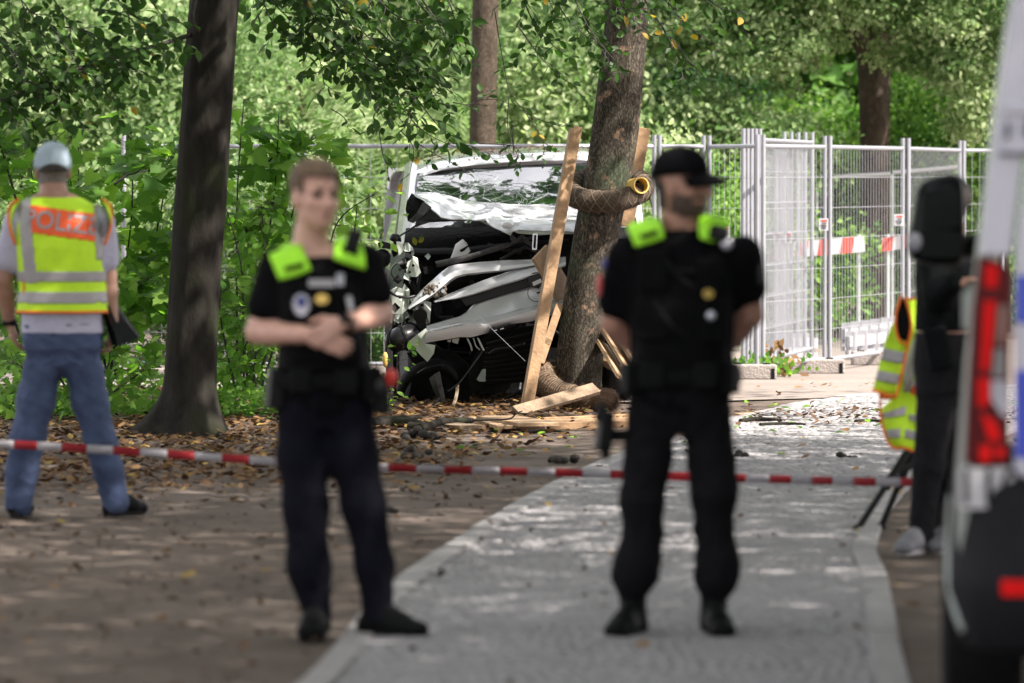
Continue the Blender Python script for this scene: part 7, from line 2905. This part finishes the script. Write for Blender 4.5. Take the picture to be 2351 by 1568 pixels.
# shoulder flares of the vest standing over the sleeves
for sgn, xa, xb in ((-1, 42, 22), (1, 236, 254)):
    mb = MB()
    g = [[W3(xa, 458, .06), W3(xa, 455, .0), W3(xa, 462, -.09)], [W3((xa + xb) / 2, 466, .07), W3((xa + xb) / 2, 462, 0), W3((xa + xb) / 2, 480, -.10)], [W3(xb, 478, .07), W3(xb, 474, 0), W3(xb, 520, -.09)], [W3(xb + (4 if sgn < 0 else -6), 520, .05), W3(xb + 2, 515, -.03), W3(xb + (14 if sgn < 0 else -14), 560, -.1)]]
    mb.sheet(dense([list(r) for r in g], 3), .005)
    fl = mb.build('shoulder_flap', M['hiviz'], hv, smooth=True)
    mb = MB()
    mb.tube(curve_pts([W3(xa, 458, -.09), W3(xb, 476, -.03), W3(xb, 520, -.09), W3(xb + (14 if sgn < 0 else -14), 562, -.1)], 14), .008, 6)
    mb.build('orange_piping', M['hiviz_orange'], hv, smooth=True)
mb = MB()
mb.tube(curve_pts([W3(48, 600, -.06), W3(55, 650, -.10), W3(56, 718, -.10)], 10), .007, 6)
mb.build('orange_piping', M['hiviz_orange'], hv, smooth=True)
# jeans
fd = Field(Q3(-60, 1190) - np.array((0, .3, 0)), Q3(320, 735) + np.array((0, .3, 0.02)), .009)
fd.loft([(a, b, c, d + .026, e + .026) for a, b, c, d, e in TORSO3[:2]] + [(a, b, c, d + .012, e + .012) for a, b, c, d, e in TORSO3[2:3]], k=.03)
fd.ell(Q3(145, 835), (.10, .12, .05), None, k=.03)
fd.chain([Q3(96, 850), Q3(84, 920), Q3(64, 1010, .0), Q3(50, 1080), Q3(42, 1158)], [.107, .103, .097, .088, .08], k=.04)
fd.chain([Q3(194, 850), Q3(206, 920), Q3(230, 1010, 0), Q3(248, 1080), Q3(266, 1150)], [.107, .100, .088, .083, .078], k=.04)
V, F = fd.mesh(1)
V = folds(V, F, .022, 71, (.05, .08, .05), n=16)
obj_np('jeans', V, F, M['jeans'], o3)
tj = bvh(V, F)
for x in (98, 190):
    disc_on('back_pocket', tj, W3(x, 800, 0), .07, .08, M['jeans'], o3, off=.006, shape=[(-.07, .08), (-.075, -.05), (0, -.085), (.075, -.05), (.07, .08)])
mb = MB()
wc = Vector(wr3[0])
mb.loft([[wc + Vector((math.cos(a) * r_, math.sin(a) * r_ * .95, u)) for a in np.linspace(0, 2 * math.pi, 21)[:-1]] for u, r_ in ((-.018, .034), (-.014, .04), (.014, .04), (.018, .034))], caps=False)
mb.build('watch_strap', M['black_pl'], o3, smooth=True)
boot('shoe', (Q3(40, 1150)[0], YM + .02, 0, 0), R(172), o3, M['leather'], low=True)
boot('shoe', (Q3(266, 1150)[0], YM + .04, 0, 0), R(140), o3, M['leather'], low=True)
# the folder under the arm
cf = Vector(W3(268, 752, -.02))
fo = thing('ring_folder', cf, 'dark folder with pale edge held upright by the vest man at his right side', 'folder')
mb = MB()
a_, b_, c_, d_ = W3(232, 706, -.05), W3(250, 700, .2), W3(308, 778, .22), W3(256, 796, -.06)
mb.plate([a_, b_, c_, d_], Vector((.006, .004, 0)))
mb.build('cover', M['jacket_dark'], fo)
mb = MB()
mb.plate([b_ + Vector((.012, 0, 0)), c_ + Vector((.012, 0, 0)), c_ + Vector((.028, -.01, .012)), b_ + Vector((.028, -.01, .012))], Vector((.0, .02, .0)))
mb.build('page_edge', M['white_film'], fo)
mb = MB()
mb.plate([a_ + Vector((.03, .01, .01)), b_ + Vector((.03, .01, .01)), c_ + Vector((.03, .01, .008)), d_ + Vector((.03, .01, .0))], Vector((.006, .004, 0)))
mb.build('cover', M['jacket_dark'], fo)

# ================================================================== person behind the tripod, half hidden by the police van
YG = 26.7
def Q4(x, y, dy=0.0): return np.array(W(x, y, YG + dy))
def W4(x, y, dy): return W(x, y, YG + dy)


o4 = thing('person', (Q4(2130, 1270)[0], YG, 0), 'person in dark jacket and grey trousers beside the tripod, mostly hidden by the police van', 'person')
fd = Field(Q4(2020, 1290) - np.array((0, .35, .0)), Q4(2340, 380) + np.array((0, .4, 0.03)), .0085)
hc4 = Q4(2178, 468, 0)
P4, A4 = head_field(fd, hc4, (-.6, .7, -.1), (0, 0, 1), 1.05, Q4(2182, 540), .06)
T4 = [(Q4(x, y)[0], YG + dy, Q4(x, y)[2], rx, ry) for (x, y, dy, rx, ry) in ((2165, 900, 0, .12, .14), (2166, 830, 0, .135, .16), (2170, 760, 0, .13, .15), (2178, 680, .0, .14, .16), (2182, 600, 0, .15, .17), (2182, 560, 0, .10, .12))]
fd.loft(T4, k=.02)
fd.chain([Q4(2150, 600, -.1), Q4(2150, 690, -.16), Q4(2190, 650, -.3)], [.055, .045, .032], k=.02)
fd.chain([Q4(2215, 600, .1), Q4(2235, 700, .12), Q4(2190, 760, .0)], [.055, .045, .032], k=.02)
hand(fd, Q4(2190, 650, -.3), (.9, -.2, .1), (0, .3, -1), (0, 1, .2), 1, .5)
hand(fd, Q4(2190, 760, .0), (-.6, -.3, -.6), (0, .3, -1), (0, 1, .2), 1, .5)
fd.chain([Q4(2150, 880, -.05), Q4(2130, 1070, -.03), Q4(2112, 1245, .0)], [.09, .06, .045], k=.03)
fd.chain([Q4(2185, 880, .08), Q4(2180, 1070, .1), Q4(2178, 1240, .12)], [.09, .06, .045], k=.03)
V, F = fd.mesh(1)
obj_np('body', V, F, M['skin_tan'], o4)
face_parts(o4, P4, A4, 1.05, M['hair_dark'])
patch('hair', V, F, lambda c, n: (((c - P4(0, 0, 0)) @ A4.T)[:, 2] > .04) | ((((c - P4(0, 0, 0)) @ A4.T)[:, 0] < .0) & (((c - P4(0, 0, 0)) @ A4.T)[:, 2] > -.06)), .008, M['hair_dark'], o4, .009)
fd = Field(Q4(2020, 900) - np.array((0, .45, 0)), Q4(2340, 520) + np.array((0, .4, 0.03)), .01)
fd.loft([(a, b, c, d + .02, e + .02) for a, b, c, d, e in T4[2:]], k=.03)
fd.chain([Q4(2150, 600, -.1), Q4(2152, 680, -.16), Q4(2189, 650, -.3)], [.08, .07, .055], k=.03)
fd.chain([Q4(2215, 600, .1), Q4(2235, 700, .12), Q4(2200, 750, .02)], [.08, .07, .05], k=.03)
V, F = fd.mesh(1)
V = folds(V, F, .015, 81, (.05, .08, .06))
obj_np('jacket', V, F, M['jacket_dark'], o4)
fd = Field(Q4(2020, 1280) - np.array((0, .35, 0)), Q4(2340, 730) + np.array((0, .4, 0.03)), .01)
fd.loft([(a, b, c, d + .015, e + .015) for a, b, c, d, e in T4[:3]], k=.03)
fd.chain([Q4(2150, 900, -.05), Q4(2132, 1070, -.03), Q4(2114, 1232, 0)], [.098, .078, .066], k=.04)
fd.chain([Q4(2185, 900, .08), Q4(2182, 1070, .1), Q4(2178, 1230, .12)], [.098, .078, .066], k=.04)
V, F = fd.mesh(1)
V = folds(V, F, .018, 91, (.05, .08, .06))
obj_np('trousers', V, F, M['grey_cloth'], o4)
pouch(o4, 'hip_bag', W4(2152, 800, -.17), (.11, .08, .2), M['jacket_dark'], .2, -.2, bevel=.02)
boot('shoe', (Q4(2112, 1245)[0], YG, 0, 0), R(-30), o4, M['grey_sneaker'], low=True, sole_mat=M['reflex'])
boot('shoe', (Q4(2178, 1245)[0], YG + .13, 0, 0), R(-20), o4, M['grey_sneaker'], low=True, sole_mat=M['reflex'])

# ------------------------------------------------------------------ tripod with the vest thrown over it
YT = 28.4
tp = thing('tripod', G(2030, 1222) * 1.0, 'black tripod standing on the kerb with a police vest thrown over it', 'tripod')
head = W(2118, 985, YT + .2)
feet = [G(1968, 1222), G(2022, 1216), Vector((W(2150, 1100, YT + .9).x, YT + .75, 0))]
for f_ in feet:
    f_.z = .01
    mid = head.lerp(f_, .5)
    mb = MB()
    mb.tube([head, mid], .022, 10)
    leg = mb.build('leg', M['black_pl'], tp, angle=40)
    mb = MB()
    mb.tube([head.lerp(f_, .45), f_.lerp(head, .02)], .017, 10)
    mb.build('lower_tube', M['black_pl'], leg, angle=40)
    mb = MB()
    mb.tube([mid, mid + (f_ - head).normalized() * .05], .028, 10)
    mb.tube([f_.lerp(head, .03), f_], [.024, .028], 10)
    mb.build('clamp', M['rubber'], leg, angle=40, kind='stuff')
mb = MB()
mb.tube([head - Vector((0, 0, .12)), head + Vector((0, 0, .02)), W(2086, 730, YT + .0)], .014, 10)
mb.build('centre_column', M['black_pl'], tp, angle=40)
mb = MB()
mb.box(head + Vector((0, 0, .04)), (.08, .07, .06))
mb.build('tripod_head', M['black_pl'], tp, bevel=.01)
mb = MB()
q = head - Vector((0, 0, .12))
for f_ in feet:
    mb.bar(q, head.lerp(f_, .5), .014, .01)
mb.build('spreader', M['black_pl'], tp)

YV = 28.2
vs_ = thing('hanging_vest', W(2060, 860, YV), 'yellow police safety vest hanging over the black tripod', 'safety vest')


def V5(x, y, dy=0): return W(x, y, YV + dy)


# crop coordinates of the vest in the picture
def cv(x, y, dy=0): return V5((2560 + x * .39537) / 1.30667, (780 + y * .39537) / 1.30667, dy)


def cloth(name, polyL, polyR, mat, parent, dy=0, wob=.02, seed=1, n=16, m=8, thick=.005):
    """cloth between a left and a right edge"""
    a = resample([cv(*p, dy) for p in polyL], n)
    b = resample([cv(*p, dy) for p in polyR], n)
    g = []
    for i in range(n):
        row = []
        for j in range(m):
            t = j / (m - 1)
            p = a[i].lerp(b[i], t)
            row.append(p + Vector((0, wob * (noise.noise(Vector((p.x * 14 + seed, p.z * 5, seed))) - .6 * math.sin(math.pi * t)), 0)))
        g.append(row)
    mb = MB()
    mb.sheet([list(r) for r in g], thick)
    return mb.build(name, mat, parent, smooth=True)


# far half (back panel) and near half (front panel)
main = cloth('vest_cloth', [(395, 290), (395, 620), (330, 1010), (205, 1140), (215, 1250), (270, 1390), (330, 1432)], [(480, 290), (470, 500), (640, 800), (570, 1000), (540, 1160), (520, 1300), (500, 1450)], M['hiviz'], vs_, .05, .05, 2, n=26, m=14)
cloth('vest_panel', [(360, 275), (325, 420), (240, 620), (195, 800), (148, 985)], [(400, 330), (415, 500), (415, 640), (365, 850), (320, 1025)], M['hiviz'], main, -.05, .03, 3, n=20, m=9)
cloth('armhole_lining', [(368, 275), (330, 400), (325, 520), (350, 600)], [(385, 290), (425, 420), (435, 520), (415, 620)], M['jacket_dark'], main, -.075, .01, 5, n=12, m=5)
for (L_, R_, dy) in ((((228, 665), (205, 755)), ((400, 705), (385, 790)), -.07), (((188, 835), (165, 910)), ((362, 870), (348, 945)), -.07), (((215, 1165), (218, 1200)), ((400, 1105), (400, 1175)), .02), (((245, 1290), (262, 1350)), ((375, 1270), (370, 1345)), .02), (((420, 1165), (420, 1215)), ((530, 1190), (530, 1235)), .02), (((378, 1275), (372, 1345)), ((510, 1310), (500, 1370)), .02), (((470, 540), (390, 800), (382, 1000)), ((500, 540), (470, 830), (430, 1000)), .02)):
    cloth('reflective_band', L_, R_, M['reflex'], main, dy, .03, 2 if dy > 0 else 3, n=6, m=10, thick=.003)
rp = cloth('red_panel', [(470, 880), (430, 1010)], [(660, 960), (620, 1090)], M['hiviz_red'], main, .02, .03, 2, n=8, m=10, thick=.003)
for ch, cx, cy, rot in (('P', 485, 925, -.45), ('O', 545, 985, -.45), ('L', 600, 1020, -.45)):
    p = cv(cx, cy, -.015)
    text_on('lettering', ch, None, (p.x, p.y, p.z), .10, M['reflex'], rp, rot=rot)
for pts, dy in ((((365, 272), (325, 400), (322, 520), (350, 610), (400, 635), (430, 590), (440, 500), (425, 400), (395, 290)), -.08), (((440, 500), (415, 640), (370, 850), (335, 1000), (310, 1030), (215, 1010), (145, 985)), -.075), (((205, 1010), (205, 1140), (225, 1270), (270, 1390), (330, 1432), (370, 1420), (470, 1455), (500, 1450)), .02), (((395, 290), (440, 300), (470, 290)), .0)):
    mb = MB()
    mb.tube(curve_pts([cv(x, y, dy) for x, y in pts], 40), .0075, 6)
    mb.build('orange_piping', M['hiviz_orange'], main, smooth=True)
mb = MB()
mb.tube(curve_pts([cv(x, y, 0.0) for x, y in ((210, 1010), (240, 1040), (300, 1030), (320, 1020))], 10), .03, 8, ell=[.5] * 11)
mb.build('orange_lining', M['hiviz_orange'], main, smooth=True)
# ------------------------------------------------------------------ police van at the right edge, seen from behind
M['pv_white'] = simple('white_van_paint', (.46, .46, .53), .35, 0, .03, 3, coat=.4)
M['pv_silver'] = simple('silver_green_side_paint', (.26, .29, .27), .35, .3, .06, 4, coat=.4)
M['pv_blue'] = simple('blue_reflective_film', (.012, .045, .46), .35, 0, .05, 5, coat=.3)
M['pv_bumper'] = simple('dark_grey_bumper_plastic', (.011, .0105, .013), .65, 0, .2, 25, bump=.2, bscale=80, spec=.1)
M['lamp_red'] = simple('red_lamp_lens', (.07, .001, .0015), .4, 0, .2, 10, spec=.15)
M['lamp_bright'] = simple('red_glow_and_reflector', (.58, .003, .003), .5, 0, .1, 10, spec=.12)  # glowing highlights of the lamp fields as bright base colour; also the bumper reflector
M['lamp_amber'] = simple('amber_lamp_field', (.13, .05, .035), .3, 0, .1, 10, coat=.2)
M['lamp_clear'] = simple('clear_lamp_field', (.34, .34, .38), .35, 0, .1, 10, spec=.2)
M['lamp_grey'] = simple('grey_lamp_field', (.12, .12, .12), .3, 0, .1, 10, coat=.6)
M['pv_black'] = simple('black_van_trim', (.004, .006, .006), .2, 0, .2, 10, spec=.14)

YR = 17.5
pv = thing('police_van', (2.3, YR + 2.5, 0), 'white police van with blue blocks and long red tail lamp at the right picture edge', 'van')
YAWP = R(5.6)
pf = Vector((math.sin(YAWP), math.cos(YAWP), 0))       # forward, away from the camera
pr = Vector((math.cos(YAWP), -math.sin(YAWP), 0))      # to the van's right
O = W(2192, 1100, YR)
O = Vector((O.x, YR, 0))


def PL(u, v, z): return O + pr * u + pf * v + Vector((0, 0, z))


# left outline of the body from sill to roof: offset inward by height
def inset(z): return float(np.interp(z, [.35, .6, .85, 1.2, 1.6, 2.0, 2.35, 2.55, 2.66], [.03, .0, .0, .028, .07, .115, .165, .24, .45]))


WD = 1.99
zs = [.42, .55, .7, .85, 1.0, 1.2, 1.4, 1.6, 1.8, 2.0, 2.2, 2.35, 2.48, 2.58, 2.64, 2.67]
vs_list = [0.06, .0, .02, .06, .3, 1.2, 2.5, 4.2, 5.0]
# side wall (left), rear wall, right wall, roof as one shell built from sections along the length
def section(v, sh=0.0):
    L_ = [PL(inset(z) + sh, v, z) for z in zs]
    R__ = [PL(WD - inset(z) - sh, v, z) for z in reversed(zs)]
    return L_ + R__


mb = MB()
secs = [section(.05, .05), section(.06, .012), section(.10, .0), section(.3), section(1.2), section(2.6), section(4.3), section(4.9, .02)]
mb.loft(secs, closed=False, caps=False)
mb.build('body_shell', M['pv_silver'], pv, angle=50)
# rear doors: two leaves with panel seams
def rear_panel(name, u0f, u1f, z0, z1, mat, v=.045, n=14, parent=pv, thick=.02):
    g = []
    for i in range(n):
        z = z0 + (z1 - z0) * i / (n - 1)
        a, b = u0f(z), u1f(z)
        g.append([PL(a + (b - a) * j / 5, v - .004 * math.sin(math.pi * j / 5), z) for j in range(6)])
    mb = MB()
    mb.sheet(g, -thick)
    return mb.build(name, mat, parent, bevel=.004)


lam = lambda z: inset(z) + .055
dl = lambda z: .180 if z < 1.52 else inset(z) + .118 + .0
doorL = rear_panel('rear_door', dl, lambda z: WD / 2 - .004, .52, 2.5, M['pv_white'], .03)
doorR = rear_panel('rear_door', lambda z: WD / 2 + .004, lambda z: WD - inset(z) - .20, .52, 2.5, M['pv_white'], .03)
rear_panel('corner_post', lambda z: inset(z) + .015, lambda z: inset(z) + .110, 1.53, 2.52, M['pv_white'], .04)
rear_panel('corner_post', lambda z: WD - inset(z) - .19, lambda z: WD - inset(z) - .015, 1.53, 2.52, M['pv_white'], .04)
rear_panel('corner_post', lambda z: WD - inset(z) - .19, lambda z: WD - inset(z) - .015, .75, 1.53, M['pv_white'], .04)
# door windows
for dd, ua, ub in ((doorL, .34, .96), (doorR, 1.03, 1.65)):
    rear_panel('door_window', lambda z, ua=ua: ua, lambda z, ub=ub: ub, 1.56, 2.2, M['glass_dark'], .022, parent=dd, thick=.006)
# hinge brackets high on the corner
def pxz(x, y): return W(x, y, YR)


for (y0, y1) in ((235, 262), (300, 360)):
    p = pxz(2318, (y0 + y1) / 2)
    mb = MB()
    mb.box(p + Vector((.04, .02, 0)), (.12, .05, abs(y1 - y0) / 746), Matrix.Rotation(-YAWP, 3, 'Z'))
    mb.build('door_hinge', M['pv_white'], pv, bevel=.008)
for (x, y, w_, h_) in ((2290, 300, .012, .05), (2338, 300, .014, .05), (2312, 352, .11, .008)):
    p = pxz(x, y)
    mb = MB()
    mb.box(p + Vector((.03, -.012, 0)), (w_, .02, h_), Matrix.Rotation(-YAWP, 3, 'Z'))
    mb.build('hinge_gap', M['pv_bumper'], pv, bevel=.002)
# blue blocks on the door edge
z_at = lambda y: pxz(2300, y).z
for (ya, yb) in ((632, 742), (850, 1052), (1060, 1180), (420, 520)):
    if ya in (420, 1060): continue
    rear_panel('blue_block', lambda z: .186, lambda z: .62, z_at(yb), z_at(ya), M['pv_blue'], .022, parent=doorL, thick=.003, n=5)
rear_panel('blue_block', lambda z: .62, lambda z: .90, z_at(850), z_at(742), M['pv_blue'], .022, parent=doorL, thick=.003, n=5)
# tail lamp: housing with its fields
def lamp_poly(name, pts, v, mat, parent, thick=.03, bev=.006):
    q = []
    for x, y in pts:
        p = W(x, y, YR)
        q.append(Vector((p.x, YR + (p.x - O.x) * -math.tan(YAWP) + v, p.z)))
    mb = MB()
    mb.plate(q, thick)
    return mb.build(name, mat, parent, bevel=bev)


lampo = lamp_poly('tail_lamp', [(2247, 585), (2290, 598), (2322, 620), (2316, 1072), (2262, 1070), (2215, 1066), (2222, 900), (2232, 720)], -.005, M['lamp_red'], pv, .05, .012)
for nm, pts, mt in (('lamp_field', [(2262, 606), (2290, 612), (2288, 660), (2260, 660)], 'lamp_bright'), ('lamp_field', [(2258, 690), (2286, 690), (2278, 770), (2270, 850), (2250, 850)], 'lamp_bright'),
                    ('lamp_field', [(2244, 868), (2272, 868), (2270, 930), (2244, 935)], 'lamp_bright'), ('lamp_field', [(2250, 945), (2284, 970), (2296, 1012), (2268, 1010)], 'lamp_bright'),
                    ('lamp_field', [(2250, 1022), (2274, 1022), (2272, 1060), (2248, 1060)], 'lamp_bright'), ('lamp_field', [(2284, 1026), (2306, 1028), (2304, 1052), (2284, 1050)], 'lamp_bright'),
                    ('indicator_field', [(2290, 700), (2314, 698), (2310, 790), (2284, 790)], 'lamp_amber'), ('grey_field', [(2282, 800), (2308, 800), (2308, 866), (2276, 866)], 'lamp_grey'),
                    ('reversing_lamp', [(2274, 874), (2312, 872), (2312, 962), (2296, 950), (2274, 915)], 'lamp_clear')):
    lamp_poly(nm, pts, -.012, M[mt], lampo, .008, .003)
# white panel with the emergency number below the lamp
lp = lamp_poly('number_panel', [(2203, 1074), (2330, 1072), (2326, 1165), (2200, 1170)], -.004, M['white_film'], pv, .03, .004)
p = W(2268, 1120, YR)
text_on('number_lettering', '110', None, (p.x, YR - .03, p.z), .155, M['pv_bumper'], lp, xs=.9)
# bumper
mb = MB()
bump = []
prof = [(.83, .02), (.80, -.03), (.66, -.07), (.60, -.085), (.545, -.12), (.50, -.125), (.42, -.10), (.34, -.04), (.32, .06)]
for k, u in enumerate([-.0, .008, .03, .08, .18, .4, 1.0, WD - .4, WD - .18, WD - .08, WD - .03, WD - .008, WD]):
    e = min(u, WD - u)
    rd = .22 * (1 - min(1, e / .2)) ** 2
    row = []
    for (z, v) in prof:
        row.append(PL(u + .0 + (.03 * (z < .5) * (1 if u < WD / 2 else -1) if e < .05 else 0), v + rd * 1.0, z))
    bump.append(row)
mb.sheet(bump, .02)
bmp = mb.build('bumper', M['pv_bumper'], pv, angle=40)
mb = MB()
mb.box(PL(.135 + .25, -.135, W(2300, 1342, YR).z), (.48, .03, .05), Matrix.Rotation(-YAWP, 3, 'Z'))
mb.build('bumper_reflector', M['lamp_bright'], bmp, bevel=.004)
# bumper side piece running forward to the wheel arch, pale sill edge
mb = MB()
mb.sheet([[PL(.0, .18, .83), PL(.0, .55, .83)], [PL(-.012, .16, .55), PL(-.012, .5, .55)], [PL(.03, .12, .34), PL(.03, .45, .36)]], -.02)
mb.build('bumper_side', M['pv_bumper'], bmp, angle=40)
mb = MB()
mb.tube(curve_pts([PL(-.005, .2, .78), PL(-.015, .2, .62), PL(-.01, .17, .48), PL(.03, .12, .36)], 12), .018, 8)
mb.build('bumper_edge', M['pv_silver'], bmp, smooth=True)
mb = MB()
mb.box(PL(WD / 2, 1.2, .34), (WD - .25, 2.2, .12), Matrix.Rotation(-YAWP, 3, 'Z'))
mb.build('underbody', M['van_dark'], pv)
# wheels
for (u, v) in ((.07, 1.16), (WD - .07, 1.16), (.07, 4.4), (WD - .07, 4.4)):
    wheel(PL(u, v, .37), .37, .26, -YAWP, pv)
# pale trim rails seen edge-on along the side
for z in (.72, 1.35):
    mb = MB()
    mb.bar(PL(inset(z) - .012, .35, z), PL(inset(z) - .012, 4.6, z), .03, .12)
    mb.build('side_trim', M['pv_silver'] if z > 1 else M['pv_bumper'], pv, bevel=.006)
# wing mirror far ahead on the left
ym = 22.9
mir = [W(x, y, ym) for x, y in ((2098, 470), (2106, 430), (2130, 404), (2205, 398), (2216, 410), (2218, 600), (2200, 612), (2110, 608), (2086, 590), (2080, 545), (2092, 528))]
mb = MB()
n_ = len(mir)
cx = sum((p for p in mir), Vector()) / n_
rings = []
for (s_, dy) in ((.9, -.02), (1.0, .0), (1.0, .06), (.9, .13), (.6, .18)):
    rings.append([cx + (p - cx) * s_ + Vector((0, dy, 0)) for p in mir])
mb.loft(rings)
mo = mb.build('wing_mirror', M['pv_black'], pv, smooth=True, subsurf=2)
mb = MB()
mb.plate([W(x, y, ym - .025) for x, y in ((2120, 440), (2205, 430), (2206, 520), (2118, 520))], .004)
mb.build('mirror_glass', M['pv_black'], mo)
mb = MB()
mb.plate([W(x, y, ym - .025) for x, y in ((2112, 535), (2206, 532), (2204, 592), (2114, 590))], .004)
mb.build('wide_angle_glass', M['pv_black'], mo)
mb = MB()
mb.ball(W(2101, 556, ym - .02), (.03, .02, .04), 12, 8)
mb.build('mirror_indicator', M['lamp_clear'], mo, smooth=True)
mb = MB()
mb.tube(curve_pts([W(2205, 575, ym + .06), W(2235, 560, ym + .08), W(2300, 580, ym + .1)], 8), .045, 10)
mb.build('mirror_arm', M['pv_black'], mo, smooth=True)
